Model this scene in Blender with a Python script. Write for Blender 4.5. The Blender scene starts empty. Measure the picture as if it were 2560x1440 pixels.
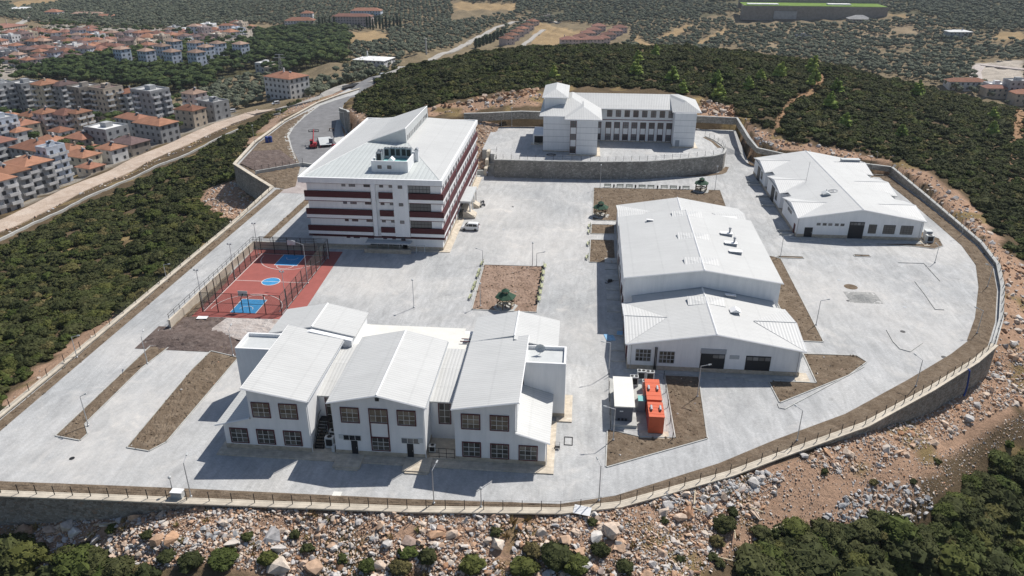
import bpy, bmesh, math, random
import numpy as np
from mathutils import Vector, Matrix
R = math.radians
random.seed(7); RNG = np.random.default_rng(11)
S = bpy.context.scene
COL = S.collection

# ------------------------------------------------------------------ camera, sky, sun, exposure
CAMH, PITCH, YAW, FPX = 64.3, 25.25, 5.2, 1900.0
cam = bpy.data.cameras.new('camera'); cam.sensor_width = 36; cam.lens = FPX / 2560 * 36
cam.clip_start = 0.5; cam.clip_end = 12000
co = bpy.data.objects.new('camera', cam); COL.objects.link(co)
co.location = (0, 0, CAMH); co.rotation_euler = (R(90 - PITCH), 0, R(YAW)); S.camera = co
SUN_DIR = Vector((-.50, -.62, -1.0)).normalized()
sl = bpy.data.lights.new('sun', 'SUN'); sl.energy = 5.0; sl.angle = R(.53); sl.color = (1, .955, .89)
so = bpy.data.objects.new('sun', sl); COL.objects.link(so)
so.rotation_euler = SUN_DIR.to_track_quat('-Z', 'Y').to_euler()
W = bpy.data.worlds.new('World'); S.world = W; W.use_nodes = True
_n = W.node_tree.nodes; _bg = _n['Background']
_sk = _n.new('ShaderNodeTexSky'); _sk.sky_type = 'NISHITA'; _sk.sun_disc = False
_sk.sun_elevation = R(51.5); _sk.sun_rotation = R(38.9); _sk.altitude = 200
_sk.air_density = 1.0; _sk.dust_density = 1.2
W.node_tree.links.new(_sk.outputs[0], _bg.inputs[0]); _bg.inputs[1].default_value = .085
S.view_settings.view_transform = 'Standard'; S.view_settings.look = 'None'
S.view_settings.exposure = 0.0; S.view_settings.gamma = 1.0; S.view_settings.use_curve_mapping = False
try:
    S.cycles.max_bounces = 5; S.cycles.diffuse_bounces = 3; S.cycles.glossy_bounces = 2
    S.cycles.transparent_max_bounces = 10; S.cycles.volume_bounces = 0
except Exception: pass

# ------------------------------------------------------------------ survey helpers: photo bearings to ground points
_A = R(-YAW); _E1 = (math.cos(_A), math.sin(_A)); _E2 = (-math.sin(_A), math.cos(_A))
_cp, _sp = math.cos(R(PITCH)), math.sin(R(PITCH))
def ray(px, py):
    a, b = (px - 1280) / FPX, (720 - py) / FPX
    w = (a, _cp + b * _sp, -_sp + b * _cp)
    return (w[0]*_E1[0] + w[1]*_E1[1], w[0]*_E2[0] + w[1]*_E2[1], w[2])
def G(px, py, z=0.0):
    r = ray(px, py); t = (z - CAMH) / r[2]
    return (r[0]*t, r[1]*t)
def to_px(x, y, z):
    wx = x*_E1[0] + y*_E2[0]; wy = x*_E1[1] + y*_E2[1]; wz = z - CAMH
    d = wy*_cp - wz*_sp; u = wy*_sp + wz*_cp
    return 1280 + FPX*wx/d, 720 - FPX*u/d, d

# ------------------------------------------------------------------ materials
MATS = {}
def newmat(name):
    m = bpy.data.materials.new(name); m.use_nodes = True
    nt = m.node_tree; b = nt.nodes['Principled BSDF']; MATS[name] = m
    return m, nt, b
def L(nt, a, b): nt.links.new(a, b)
def pos(nt, s=1.0):
    g = nt.nodes.new('ShaderNodeNewGeometry')
    if s == 1.0: return g.outputs['Position']
    v = nt.nodes.new('ShaderNodeVectorMath'); v.operation = 'MULTIPLY'
    v.inputs[1].default_value = s if isinstance(s, tuple) else (s, s, s); L(nt, g.outputs['Position'], v.inputs[0])
    return v.outputs[0]
def noise(nt, vec, scale, detail=4, rough=.6, dist=0):
    n = nt.nodes.new('ShaderNodeTexNoise'); n.inputs['Scale'].default_value = scale
    n.inputs['Detail'].default_value = detail; n.inputs['Roughness'].default_value = rough; n.inputs['Distortion'].default_value = dist
    L(nt, vec, n.inputs['Vector']); return n.outputs[0]
def ramp(nt, fac, stops, interp='LINEAR'):
    r = nt.nodes.new('ShaderNodeValToRGB'); r.color_ramp.interpolation = interp
    e = r.color_ramp.elements
    while len(e) < len(stops): e.new(.5)
    for k, (p, c) in enumerate(stops):
        e[k].position = p; e[k].color = (c[0], c[1], c[2], 1) if isinstance(c, tuple) else (c, c, c, 1)
    L(nt, fac, r.inputs[0]); return r.outputs[0]
def mix(nt, fac, a, b, mode='MIX'):
    m = nt.nodes.new('ShaderNodeMix'); m.data_type = 'RGBA'; m.blend_type = mode
    for sock, v in ((m.inputs[0], fac), (m.inputs[6], a), (m.inputs[7], b)):
        if isinstance(v, (int, float)): sock.default_value = v
        elif isinstance(v, tuple): sock.default_value = (v[0], v[1], v[2], 1)
        else: L(nt, v, sock)
    return m.outputs[2]
def bump(nt, b, h, strength=.3, dist=.1):
    n = nt.nodes.new('ShaderNodeBump'); n.inputs['Strength'].default_value = strength; n.inputs['Distance'].default_value = dist
    L(nt, h, n.inputs['Height']); L(nt, n.outputs[0], b.inputs['Normal'])
def M(name, col, rough=.75, var=.12, scale=.8, bmp=0, bscale=8, metal=0, spec=.3):
    if name in MATS: return MATS[name]
    m, nt, b = newmat(name)
    f = noise(nt, pos(nt), scale, 5, .65)
    lo = tuple(c*(1-var) for c in col); hi = tuple(min(1, c*(1+var)) for c in col)
    L(nt, ramp(nt, f, [(.3, lo), (.7, hi)]), b.inputs['Base Color'])
    b.inputs['Roughness'].default_value = rough; b.inputs['Metallic'].default_value = metal
    b.inputs['Specular IOR Level'].default_value = spec
    if bmp: bump(nt, b, noise(nt, pos(nt), bscale, 4), bmp, .05)
    return m
def roof_mat(name, col, axis, pitch=.42):
    m, nt, b = newmat(name)
    w = nt.nodes.new('ShaderNodeTexWave'); w.wave_type = 'BANDS'; w.bands_direction = axis
    w.inputs['Scale'].default_value = .314159/ pitch; L(nt, pos(nt), w.inputs['Vector'])
    rib = ramp(nt, w.outputs['Fac'], [(0, .86), (.3, 1.0)])
    st = (1.2, .06, 1.2) if axis == 'X' else (.06, 1.2, 1.2)
    dirt = ramp(nt, noise(nt, pos(nt, st), 1.0, 4, .6), [(.25, .93), (.6, 1.0)])
    blot = ramp(nt, noise(nt, pos(nt), .16, 5, .65), [(.3, .93), (.62, 1.0)])
    w2 = nt.nodes.new('ShaderNodeTexWave'); w2.wave_type = 'BANDS'; w2.bands_direction = 'Y' if axis == 'X' else 'X'; w2.inputs['Scale'].default_value = .314159/5.2; L(nt, pos(nt), w2.inputs['Vector'])
    lap = ramp(nt, w2.outputs['Fac'], [(0, .94), (.004, .95), (.012, 1.0)]); blot = mix(nt, 1.0, blot, lap, 'MULTIPLY')
    c = mix(nt, 1.0, mix(nt, 1.0, mix(nt, 1.0, col, rib, 'MULTIPLY'), dirt, 'MULTIPLY'), blot, 'MULTIPLY')
    L(nt, c, b.inputs['Base Color']); b.inputs['Roughness'].default_value = .5; b.inputs['Specular IOR Level'].default_value = .25
    bump(nt, b, w.outputs['Fac'], .5, .04)
    return m
RX = roof_mat('white_ribbed_roof_sheet_x', (.60, .605, .595), 'X', .5)
RY = roof_mat('white_ribbed_roof_sheet_y', (.59, .595, .585), 'Y', .5)
TRIM = M('white_trim', (.84, .84, .84), .5, .04)
FLASH = M('galvanised_flashing', (.42, .44, .46), .5, .1)
def wall_mat():
    m, nt, b = newmat('white_render')
    f = ramp(nt, noise(nt, pos(nt, (1.6, 1.6, .18)), 1.0, 5, .6), [(.3, (.76, .77, .78)), (.62, (.84, .845, .85))])
    s = ramp(nt, noise(nt, pos(nt), .25, 3), [(.3, .94), (.6, 1.0)])
    L(nt, mix(nt, 1.0, f, s, 'MULTIPLY'), b.inputs['Base Color']); b.inputs['Roughness'].default_value = .85
    b.inputs['Specular IOR Level'].default_value = .15
    bump(nt, b, noise(nt, pos(nt), 9, 3), .08, .02); return m
WALL = wall_mat()
def brickish(name, c1, c2, mortar, sx, sy, bmp=.4, rot=False):
    m, nt, b = newmat(name)
    t = nt.nodes.new('ShaderNodeTexBrick'); t.inputs['Scale'].default_value = 1.0
    t.inputs['Brick Width'].default_value = sx; t.inputs['Row Height'].default_value = sy; t.inputs['Mortar Size'].default_value = .02
    t.inputs['Color1'].default_value = (*c1, 1); t.inputs['Color2'].default_value = (*c2, 1); t.inputs['Mortar'].default_value = (*mortar, 1)
    if rot:
        g = nt.nodes.new('ShaderNodeNewGeometry'); sp = nt.nodes.new('ShaderNodeSeparateXYZ'); L(nt, g.outputs['Position'], sp.inputs[0])
        ad = nt.nodes.new('ShaderNodeMath'); ad.operation = 'ADD'; L(nt, sp.outputs[0], ad.inputs[0]); L(nt, sp.outputs[1], ad.inputs[1])
        cb = nt.nodes.new('ShaderNodeCombineXYZ'); L(nt, ad.outputs[0], cb.inputs[0]); L(nt, sp.outputs[2], cb.inputs[1]); v = cb.outputs[0]
    else: v = pos(nt)
    L(nt, v, t.inputs['Vector'])
    n = ramp(nt, noise(nt, pos(nt), 1.3, 4), [(.3, .78), (.7, 1.12)])
    L(nt, mix(nt, 1.0, t.outputs['Color'], n, 'MULTIPLY'), b.inputs['Base Color']); b.inputs['Roughness'].default_value = .9
    bump(nt, b, t.outputs['Fac'], -bmp, .03); return m
PLINTH = brickish('beige_stone_plinth', (.40, .34, .26), (.52, .45, .36), (.46, .42, .36), .5, .22, rot=True)
APRON = brickish('cream_stone_flags', (.55, .48, .38), (.64, .57, .47), (.5, .45, .38), .9, .45)
CONC = M('grey_concrete', (.45, .45, .43), .9, .2, .7, .2, 5)
COPING = M('cream_coping', (.56, .50, .41), .85, .22, .5, .15, 4)
def stone_wall(name, cols, sc):
    m, nt, b = newmat(name)
    v = nt.nodes.new('ShaderNodeTexVoronoi'); v.inputs['Scale'].default_value = sc; v.inputs['Randomness'].default_value = .9
    p = pos(nt, (1, 1, 1.5)); L(nt, p, v.inputs['Vector'])
    d = nt.nodes.new('ShaderNodeTexVoronoi'); d.feature = 'DISTANCE_TO_EDGE'; d.inputs['Scale'].default_value = sc; d.inputs['Randomness'].default_value = .9; L(nt, p, d.inputs['Vector'])
    c = ramp(nt, v.outputs['Color'], cols)
    e = ramp(nt, d.outputs['Distance'], [(0, .55), (.08, 1.0)])
    big = ramp(nt, noise(nt, pos(nt), .25, 3), [(.3, .8), (.7, 1.1)])
    L(nt, mix(nt, 1.0, mix(nt, 1.0, c, e, 'MULTIPLY'), big, 'MULTIPLY'), b.inputs['Base Color'])
    b.inputs['Roughness'].default_value = .95; bump(nt, b, d.outputs['Distance'], .7, .12); return m
STONE = stone_wall('rubble_stone_wall', [(.1, (.20, .17, .14)), (.45, (.31, .28, .24)), (.75, (.38, .35, .31)), (.95, (.30, .21, .15))], 2.2)
STONE_D = stone_wall('grey_stone_wall', [(.1, (.22, .21, .19)), (.5, (.30, .28, .25)), (.8, (.38, .36, .32)), (.95, (.48, .45, .4))], 1.8)
def paving():
    m, nt, b = newmat('grey_concrete_pavers')
    big = ramp(nt, noise(nt, pos(nt), .045, 6, .62, .6), [(.32, (.40, .41, .415)), (.52, (.47, .475, .475)), (.68, (.55, .545, .53))])
    med = ramp(nt, noise(nt, pos(nt, (1, .45, 1)), .33, 6, .7, 1.2), [(.28, .82), (.55, 1.0), (.78, 1.18)])
    trk = ramp(nt, noise(nt, pos(nt, (.55, .09, 1)), .9, 4, .6, 2.5), [(.36, .90), (.5, 1.0), (.66, 1.07)])
    stn = ramp(nt, noise(nt, pos(nt), .55, 3, .5), [(.24, .80), (.34, 1.0)])
    fine = ramp(nt, noise(nt, pos(nt), 2.6, 4, .7), [(.25, .88), (.75, 1.1)])
    t = nt.nodes.new('ShaderNodeTexBrick'); t.inputs['Scale'].default_value = 1; t.inputs['Brick Width'].default_value = .4; t.inputs['Row Height'].default_value = .2
    t.inputs['Mortar Size'].default_value = .012; L(nt, pos(nt), t.inputs['Vector'])
    t.inputs['Color1'].default_value = (.93, .93, .93, 1); t.inputs['Color2'].default_value = (1.04, 1.04, 1.04, 1); t.inputs['Mortar'].default_value = (.7, .7, .7, 1)
    dust = ramp(nt, noise(nt, pos(nt), .09, 7, .7, 1.5), [(.54, 0.0), (.72, .7)])
    c = mix(nt, 1, mix(nt, 1, mix(nt, 1, big, med, 'MULTIPLY'), fine, 'MULTIPLY'), t.outputs['Color'], 'MULTIPLY')
    c = mix(nt, 1, mix(nt, 1, c, trk, 'MULTIPLY'), stn, 'MULTIPLY')
    for (qx, qy, qr) in ((1330, 600, 15), (930, 705, 9), (1250, 520, 9), (2090, 735, 10), (2350, 850, 8), (2330, 610, 9), (220, 1130, 11), (330, 860, 5), (1440, 830, 6), (600, 960, 6), (1290, 345, 6), (490, 885, 5), (400, 1000, 6)):
        vd = nt.nodes.new('ShaderNodeVectorMath'); vd.operation = 'DISTANCE'; L(nt, pos(nt), vd.inputs[0]); gx_, gy_ = G(qx, qy); vd.inputs[1].default_value = (gx_, gy_, 0)
        dv = nt.nodes.new('ShaderNodeMath'); dv.operation = 'DIVIDE'; L(nt, vd.outputs['Value'], dv.inputs[0]); dv.inputs[1].default_value = qr*1.6
        dust = mix(nt, 1, dust, ramp(nt, dv.outputs[0], [(.1, .5), (1.0, 0.0)]), 'ADD')
    dust = mix(nt, 1, dust, ramp(nt, noise(nt, pos(nt), .5, 6, .75, .8), [(.3, .25), (.62, 1.0)]), 'MULTIPLY')
    c = mix(nt, dust, c, (.62, .595, .56))
    L(nt, c, b.inputs['Base Color']); b.inputs['Roughness'].default_value = .9; b.inputs['Specular IOR Level'].default_value = .2
    bump(nt, b, t.outputs['Fac'], -.15, .02); return m
PAVE = paving()
def soilmat(name, a, c, d, sc=.5):
    m, nt, b = newmat(name)
    f = ramp(nt, noise(nt, pos(nt), sc, 6, .7, .8), [(.3, a), (.5, c), (.72, d)])
    g = ramp(nt, noise(nt, pos(nt), 5, 5, .75), [(.25, .62), (.7, 1.22)])
    L(nt, mix(nt, 1, f, g, 'MULTIPLY'), b.inputs['Base Color']); b.inputs['Roughness'].default_value = 1; b.inputs['Specular IOR Level'].default_value = .05
    bump(nt, b, noise(nt, pos(nt), 2.2, 6, .75), .9, .25); return m
SOIL = soilmat('brown_garden_soil', (.14, .105, .075), (.195, .15, .108), (.275, .22, .165))
SOIL_R = soilmat('reddish_garden_soil', (.25, .175, .13), (.33, .235, .18), (.41, .30, .235), .35)
SOIL_P = soilmat('purple_brown_gravel', (.11, .085, .075), (.16, .125, .112), (.23, .19, .17), .6)
DUSTY = soilmat('pale_dusty_ground', (.36, .30, .27), (.50, .45, .42), (.62, .58, .55), .4)
DIRTROAD = soilmat('pinkish_dirt_road', (.42, .33, .26), (.52, .42, .34), (.62, .53, .45), .2)
ASPH = M('fresh_grey_asphalt', (.19, .19, .195), .9, .22, .35, .2, 9)
OLDROAD = M('pale_old_asphalt', (.38, .36, .33), .9, .2, .2)
def glassm(name, col, rough=.12):
    m, nt, b = newmat(name)
    oi = nt.nodes.new('ShaderNodeObjectInfo')
    L(nt, ramp(nt, oi.outputs['Random'], [(0, tuple(c*.45 for c in col)), (.55, col), (1, tuple(c*1.9 for c in col))]), b.inputs['Base Color'])
    b.inputs['Roughness'].default_value = rough; b.inputs['Specular IOR Level'].default_value = .6; return m
GLASS = glassm('window_glass_with_blinds', (.085, .078, .065))
GLASSG = glassm('grey_window_glass', (.10, .105, .11))
DARK = M('black_steel_door', (.018, .02, .024), .5, .1)
BLACK = M('black_painted_steel', (.02, .02, .022), .5, .1)
MAROON = M('maroon_frame', (.085, .012, .018), .55, .1)
REDB = M('maroon_cladding_band', (.075, .016, .020), .6, .12, .6)
PVC = M('white_window_bars', (.62, .62, .6), .5, .05)
STEEL = M('galvanised_steel', (.48, .49, .5), .45, .1, 2, metal=.3)
GREYP = M('grey_sheet_metal', (.33, .35, .38), .5, .1)
LGREY = M('light_grey_sheet_metal', (.55, .57, .57), .5, .08)
ORANGE = M('orange_painted_steel', (.62, .13, .06), .5, .08, 2)
TEAL = M('turquoise_panel', (.22, .50, .49), .6, .08)
KIOSK = M('blue_grey_panel', (.12, .13, .16), .6, .08)
CREAM = M('cream_roof_sheet', (.72, .71, .66), .6, .05)
WOODD = M('dark_brown_timber', (.08, .05, .03), .8, .2, 3)
WOODL = M('light_timber', (.5, .42, .3), .8, .15, 3)
GREENR = M('green_shingle', (.030, .075, .045), .8, .18, 3, .3, 20)
BENCHG = M('pale_green_bench_slats', (.42, .44, .26), .7, .15, 3)
RUBBER = M('black_rubber', (.015, .015, .016), .8, .1)
CARW = M('white_car_paint', (.78, .79, .8), .25, .02, spec=.5)
CARG = M('dark_car_glass', (.015, .017, .02), .1, .05, spec=.6)
REDM = M('red_machine_paint', (.36, .03, .04), .45, .12, 2)
BLUEB = M('blue_plastic', (.03, .07, .28), .5, .1)
TARP = M('blue_tarpaulin', (.22, .42, .62), .6, .2, 2)
COURT_R = M('terracotta_court_coating', (.33, .10, .085), .8, .1, .5)
COURT_B = M('blue_court_coating', (.045, .26, .52), .75, .16, .9)
LINE = M('white_court_line', (.78, .76, .74), .8, .05)
SKIN = M('skin', (.45, .28, .2), .7, .05)
CLOTHW = M('pale_shirt', (.6, .6, .68), .9, .1)
CLOTHD = M('dark_trousers', (.03, .035, .06), .9, .1)
def meshfence():
    m, nt, b = newmat('dark_wire_mesh')
    tr = nt.nodes.new('ShaderNodeBsdfTransparent'); mx = nt.nodes.new('ShaderNodeMixShader'); out = nt.nodes['Material Output']
    b.inputs['Base Color'].default_value = (.10, .11, .10, 1); b.inputs['Roughness'].default_value = .6
    mx.inputs[0].default_value = .30
    L(nt, tr.outputs[0], mx.inputs[1]); L(nt, b.outputs[0], mx.inputs[2]); L(nt, mx.outputs[0], out.inputs[0]); return m
MESHF = meshfence()
def instmat(name, stops, rough=.9, nsc=0, namt=.25, bmp=0, trans=0):
    m, nt, b = newmat(name)
    oi = nt.nodes.new('ShaderNodeObjectInfo')
    c = ramp(nt, oi.outputs['Random'], stops)
    if nsc:
        c = mix(nt, 1, c, ramp(nt, noise(nt, pos(nt), nsc, 4, .7), [(.28, 1-namt), (.72, 1+namt)]), 'MULTIPLY')
    L(nt, c, b.inputs['Base Color']); b.inputs['Roughness'].default_value = rough; b.inputs['Specular IOR Level'].default_value = .12
    if bmp: bump(nt, b, noise(nt, pos(nt), nsc*1.5, 5), bmp, .1)
    return m
F_MAQ = instmat('maquis_foliage', [(0, (.036, .044, .018)), (.3, (.052, .059, .023)), (.58, (.066, .070, .029)), (.78, (.060, .080, .022)), (.92, (.088, .092, .028)), (1, (.12, .10, .046))], .9, 1.2, .4)
F_OLIVE = instmat('olive_foliage', [(0, (.085, .102, .068)), (.5, (.118, .132, .092)), (1, (.15, .16, .108))], .9, .4, .25)
F_PINE = instmat('stone_pine_foliage', [(0, (.036, .056, .021)), (.5, (.050, .074, .026)), (1, (.078, .10, .033))], .9, .35, .3)
F_YPINE = instmat('young_pine_foliage', [(0, (.17, .23, .055)), (1, (.27, .32, .08))], .9, .6, .25)
F_CYP = instmat('cypress_foliage', [(0, (.018, .032, .014)), (1, (.03, .048, .02))], .9, .6, .25)
F_GRASS = instmat('dry_grass_blades', [(0, (.26, .19, .08)), (.6, (.34, .25, .12)), (1, (.20, .19, .07))], .95)
BARK = M('bark', (.12, .09, .065), .95, .2, 2)
ROCK = instmat('broken_limestone', [(0, (.60, .57, .53)), (.2, (.48, .46, .45)), (.38, (.62, .54, .46)), (.54, (.55, .40, .29)), (.68, (.48, .30, .19)), (.8, (.60, .49, .40)), (.92, (.38, .21, .12)), (1, (.36, .34, .33))], .95, 1.6, .3, .4)
ROCKW = instmat('pale_grey_limestone', [(0, (.42, .42, .43)), (.4, (.50, .49, .48)), (.7, (.36, .36, .36)), (.85, (.50, .42, .35)), (1, (.44, .36, .29))], .95, 1.6, .25, .4)
ROCKB = instmat('red_brown_cut_rock', [(0, (.30, .17, .10)), (.4, (.40, .26, .17)), (.7, (.50, .38, .28)), (1, (.42, .38, .34))], .95, 1.2, .35, .4)
def terrain_mat():
    m, nt, b = newmat('hill_soil')
    a = nt.nodes.new('ShaderNodeVertexColor'); a.layer_name = 'soil'
    f = ramp(nt, noise(nt, pos(nt), .11, 7, .7, .6), [(.28, .68), (.55, 1.0), (.75, 1.3)])
    g = ramp(nt, noise(nt, pos(nt), 1.7, 6, .75), [(.25, .68), (.75, 1.25)])
    c = mix(nt, 1, mix(nt, 1, a.outputs[0], f, 'MULTIPLY'), g, 'MULTIPLY')
    L(nt, c, b.inputs['Base Color']); b.inputs['Roughness'].default_value = 1; b.inputs['Specular IOR Level'].default_value = .05
    bump(nt, b, noise(nt, pos(nt), 1.1, 7, .75), .8, .5); return m
TERR = terrain_mat()
def varmat(name, col, amt):
    m, nt, b = newmat(name); oi = nt.nodes.new('ShaderNodeObjectInfo')
    c = mix(nt, 1, col, ramp(nt, oi.outputs['Random'], [(0, 1-amt), (.5, 1.0), (1, 1+amt*.5)]), 'MULTIPLY')
    c = mix(nt, 1, c, ramp(nt, noise(nt, pos(nt), .35, 5, .7), [(.28, .72), (.6, 1.05), (.75, 1.2)]), 'MULTIPLY')
    L(nt, c, b.inputs['Base Color']); b.inputs['Roughness'].default_value = .9; b.inputs['Specular IOR Level'].default_value = .15; return m
TILE = {}
for nm, c in (('terracotta', (.31, .155, .105)), ('orange', (.36, .185, .12)), ('dull_red', (.26, .135, .105)), ('purple_brown', (.165, .115, .11)), ('pink_tile', (.36, .25, .195)), ('white_sheet', (.74, .74, .73)), ('grey_flat', (.42, .42, .42))):
    TILE[nm] = varmat('roof_' + nm, c, .34)
PLAST = {}
for nm, c in (('white', (.70, .70, .70)), ('cream', (.60, .54, .42)), ('grey', (.38, .39, .40)), ('beige', (.50, .43, .35)), ('pink', (.60, .50, .47)), ('blue_white', (.55, .60, .68)), ('brown_grey', (.30, .27, .24))):
    PLAST[nm] = varmat('plaster_' + nm, c, .2)
TWIN = M('town_window_dark', (.06, .065, .075), .3, .3, 1)

# ------------------------------------------------------------------ mesh building helpers
class MB:
    def __init__(s): s.v = []; s.f = []; s.m = []; s.mats = []
    def mi(s, mat):
        if mat not in s.mats: s.mats.append(mat)
        return s.mats.index(mat)
    def add(s, vs, fs, mat):
        o = len(s.v); k = s.mi(mat); s.v += [tuple(v) for v in vs]
        for f in fs: s.f.append([i+o for i in f]); s.m.append(k)
    def box(s, x0, y0, z0, x1, y1, z1, mat):
        if x0 > x1: x0, x1 = x1, x0
        if y0 > y1: y0, y1 = y1, y0
        v = [(x0,y0,z0),(x1,y0,z0),(x1,y1,z0),(x0,y1,z0),(x0,y0,z1),(x1,y0,z1),(x1,y1,z1),(x0,y1,z1)]
        s.add(v, [(3,2,1,0),(4,5,6,7),(0,1,5,4),(1,2,6,5),(2,3,7,6),(3,0,4,7)], mat)
    def slab(s, pts, th, mat, up=None):
        """a solid sheet: polygon in space with a vertical thickness below it"""
        n = len(pts); lo = [(p[0], p[1], p[2]-th) for p in pts]
        a = sum(pts[i][0]*pts[(i+1) % n][1]-pts[(i+1) % n][0]*pts[i][1] for i in range(n))
        if a < 0: pts = pts[::-1]; lo = lo[::-1]
        s.add(list(pts)+lo, [list(range(n)), list(range(2*n-1, n-1, -1))] + [(i, n+i, n+(i+1) % n, (i+1) % n) for i in range(n)], mat)
    def prism(s, poly, z0, z1, mat):
        s.slab([(p[0], p[1], z1) for p in poly], z1-z0, mat)
    def gable(s, prof, y0, y1, mat):
        """profile in (x,z) drawn along y"""
        n = len(prof); v = [(x, y0, z) for x, z in prof] + [(x, y1, z) for x, z in prof]
        s.add(v, [list(range(n)), list(range(2*n-1, n-1, -1))] + [(i, n+i, n+(i+1) % n, (i+1) % n) for i in range(n)], mat)
    def gablex(s, prof, x0, x1, mat):
        n = len(prof); v = [(x0, y, z) for y, z in prof] + [(x1, y, z) for y, z in prof]
        s.add(v, [list(range(n)), list(range(2*n-1, n-1, -1))] + [(i, n+i, n+(i+1) % n, (i+1) % n) for i in range(n)], mat)
    def tube(s, pts, r, mat, n=6, r2=None, cap=True):
        pts = [Vector(p) for p in pts]; rings = []
        for i, p in enumerate(pts):
            d = (pts[min(i+1, len(pts)-1)] - pts[max(i-1, 0)]).normalized()
            a = d.cross(Vector((0, 0, 1))); a = Vector((1, 0, 0)) if a.length < .05 else a.normalized(); b_ = d.cross(a)
            rr = r if r2 is None else r + (r2-r)*i/(len(pts)-1)
            rings.append([p + a*rr*math.cos(2*math.pi*k/n) + b_*rr*math.sin(2*math.pi*k/n) for k in range(n)])
        v = [q for g in rings for q in g]; f = []
        for i in range(len(pts)-1):
            for k in range(n): f.append((i*n+k, i*n+(k+1) % n, (i+1)*n+(k+1) % n, (i+1)*n+k))
        if cap: f += [tuple(range(n-1, -1, -1)), tuple(range((len(pts)-1)*n, len(pts)*n))]
        s.add(v, f, mat)
    def lathe(s, cx, cy, prof, mat, n=12, ph=0.0):
        v = [(cx + r*math.cos(ph+2*math.pi*k/n), cy + r*math.sin(ph+2*math.pi*k/n), z) for r, z in prof for k in range(n)]
        f = [(i*n+k, i*n+(k+1) % n, (i+1)*n+(k+1) % n, (i+1)*n+k) for i in range(len(prof)-1) for k in range(n)]
        f += [tuple(range(n-1, -1, -1)), tuple(range((len(prof)-1)*n, len(prof)*n))]
        s.add(v, f, mat)
    def mesh(s, name, off=(0, 0, 0), fix=True):
        me = bpy.data.meshes.new(name)
        me.from_pydata([(x-off[0], y-off[1], z-off[2]) for x, y, z in s.v], [], s.f)
        for m in s.mats: me.materials.append(m)
        if len(s.mats) > 1: me.polygons.foreach_set('material_index', s.m)
        if fix:
            bm = bmesh.new(); bm.from_mesh(me); bmesh.ops.recalc_face_normals(bm, faces=bm.faces); bm.to_mesh(me); bm.free()
        me.update(); return me
    def build(s, name, parent=None, **kw):
        """world coordinates in; linked as one object, under its thing if given"""
        off = parent_loc(parent)
        return link(name, s.mesh(name, off), parent, **kw)
def parent_loc(p):
    l = [0, 0, 0]
    while p is not None:
        l = [l[k] + p.location[k] for k in range(3)]; p = p.parent
    return l
def tag(o, label=None, cat=None, group=None, kind=None):
    if label: o['label'] = label
    if cat: o['category'] = cat
    if group: o['group'] = group
    if kind: o['kind'] = kind
    return o
def link(name, me, parent=None, loc=None, rz=0, label=None, cat=None, group=None, kind=None, smooth=False):
    o = bpy.data.objects.new(name, me); COL.objects.link(o)
    if parent is not None: o.parent = parent
    if loc is not None: o.location = loc
    if rz: o.rotation_euler = (0, 0, rz)
    if smooth: me.polygons.foreach_set('use_smooth', [True]*len(me.polygons))
    return tag(o, label, cat, group, kind)
def thing(name, label, cat, loc, rz=0, group=None):
    o = bpy.data.objects.new(name, None); COL.objects.link(o); o.empty_display_size = .3
    o.location = loc; o.rotation_euler = (0, 0, rz); return tag(o, label, cat, group)
def kids(o): return [c for c in bpy.data.objects if c.parent == o]
KIDS = {}
def copy_tree(o, loc, rz=0.0, label=None, group=None, sc=None):
    """a thing, its parts and their sub-parts; meshes shared"""
    if o not in KIDS: KIDS[o] = [(c, kids(c)) for c in kids(o)]
    r = o.copy(); COL.objects.link(r); r.location = loc; r.rotation_euler = (0, 0, rz)
    if sc: r.scale = sc
    tag(r, label, None, group)
    for c, gs in KIDS[o]:
        d = c.copy(); COL.objects.link(d); d.parent = r
        for g in gs:
            e = g.copy(); COL.objects.link(e); e.parent = d
    return r
def structure(name, mb): return mb.build(name, kind='structure')
def sheet(name, poly, z, mat, kind='structure', jit=0.0, cuts=0, th=.02):
    """a flat sheet on the ground, its surface broken up when jit > 0"""
    bm = bmesh.new(); bm.faces.new([bm.verts.new((p[0], p[1], z)) for p in poly])
    bmesh.ops.recalc_face_normals(bm, faces=bm.faces)
    for f in bm.faces:
        if f.normal.z < 0: f.normal_flip()
    if cuts:
        bmesh.ops.triangulate(bm, faces=bm.faces)
        for k in range(cuts):
            bmesh.ops.subdivide_edges(bm, edges=[e for e in bm.edges if e.calc_length() > 1.2], cuts=1)
            bmesh.ops.triangulate(bm, faces=bm.faces)
        for v in bm.verts:
            if not v.is_boundary: v.co.z += random.random()*jit
    me = bpy.data.meshes.new(name); bm.to_mesh(me); bm.free(); me.materials.append(mat)
    return link(name, me, kind=kind)

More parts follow.
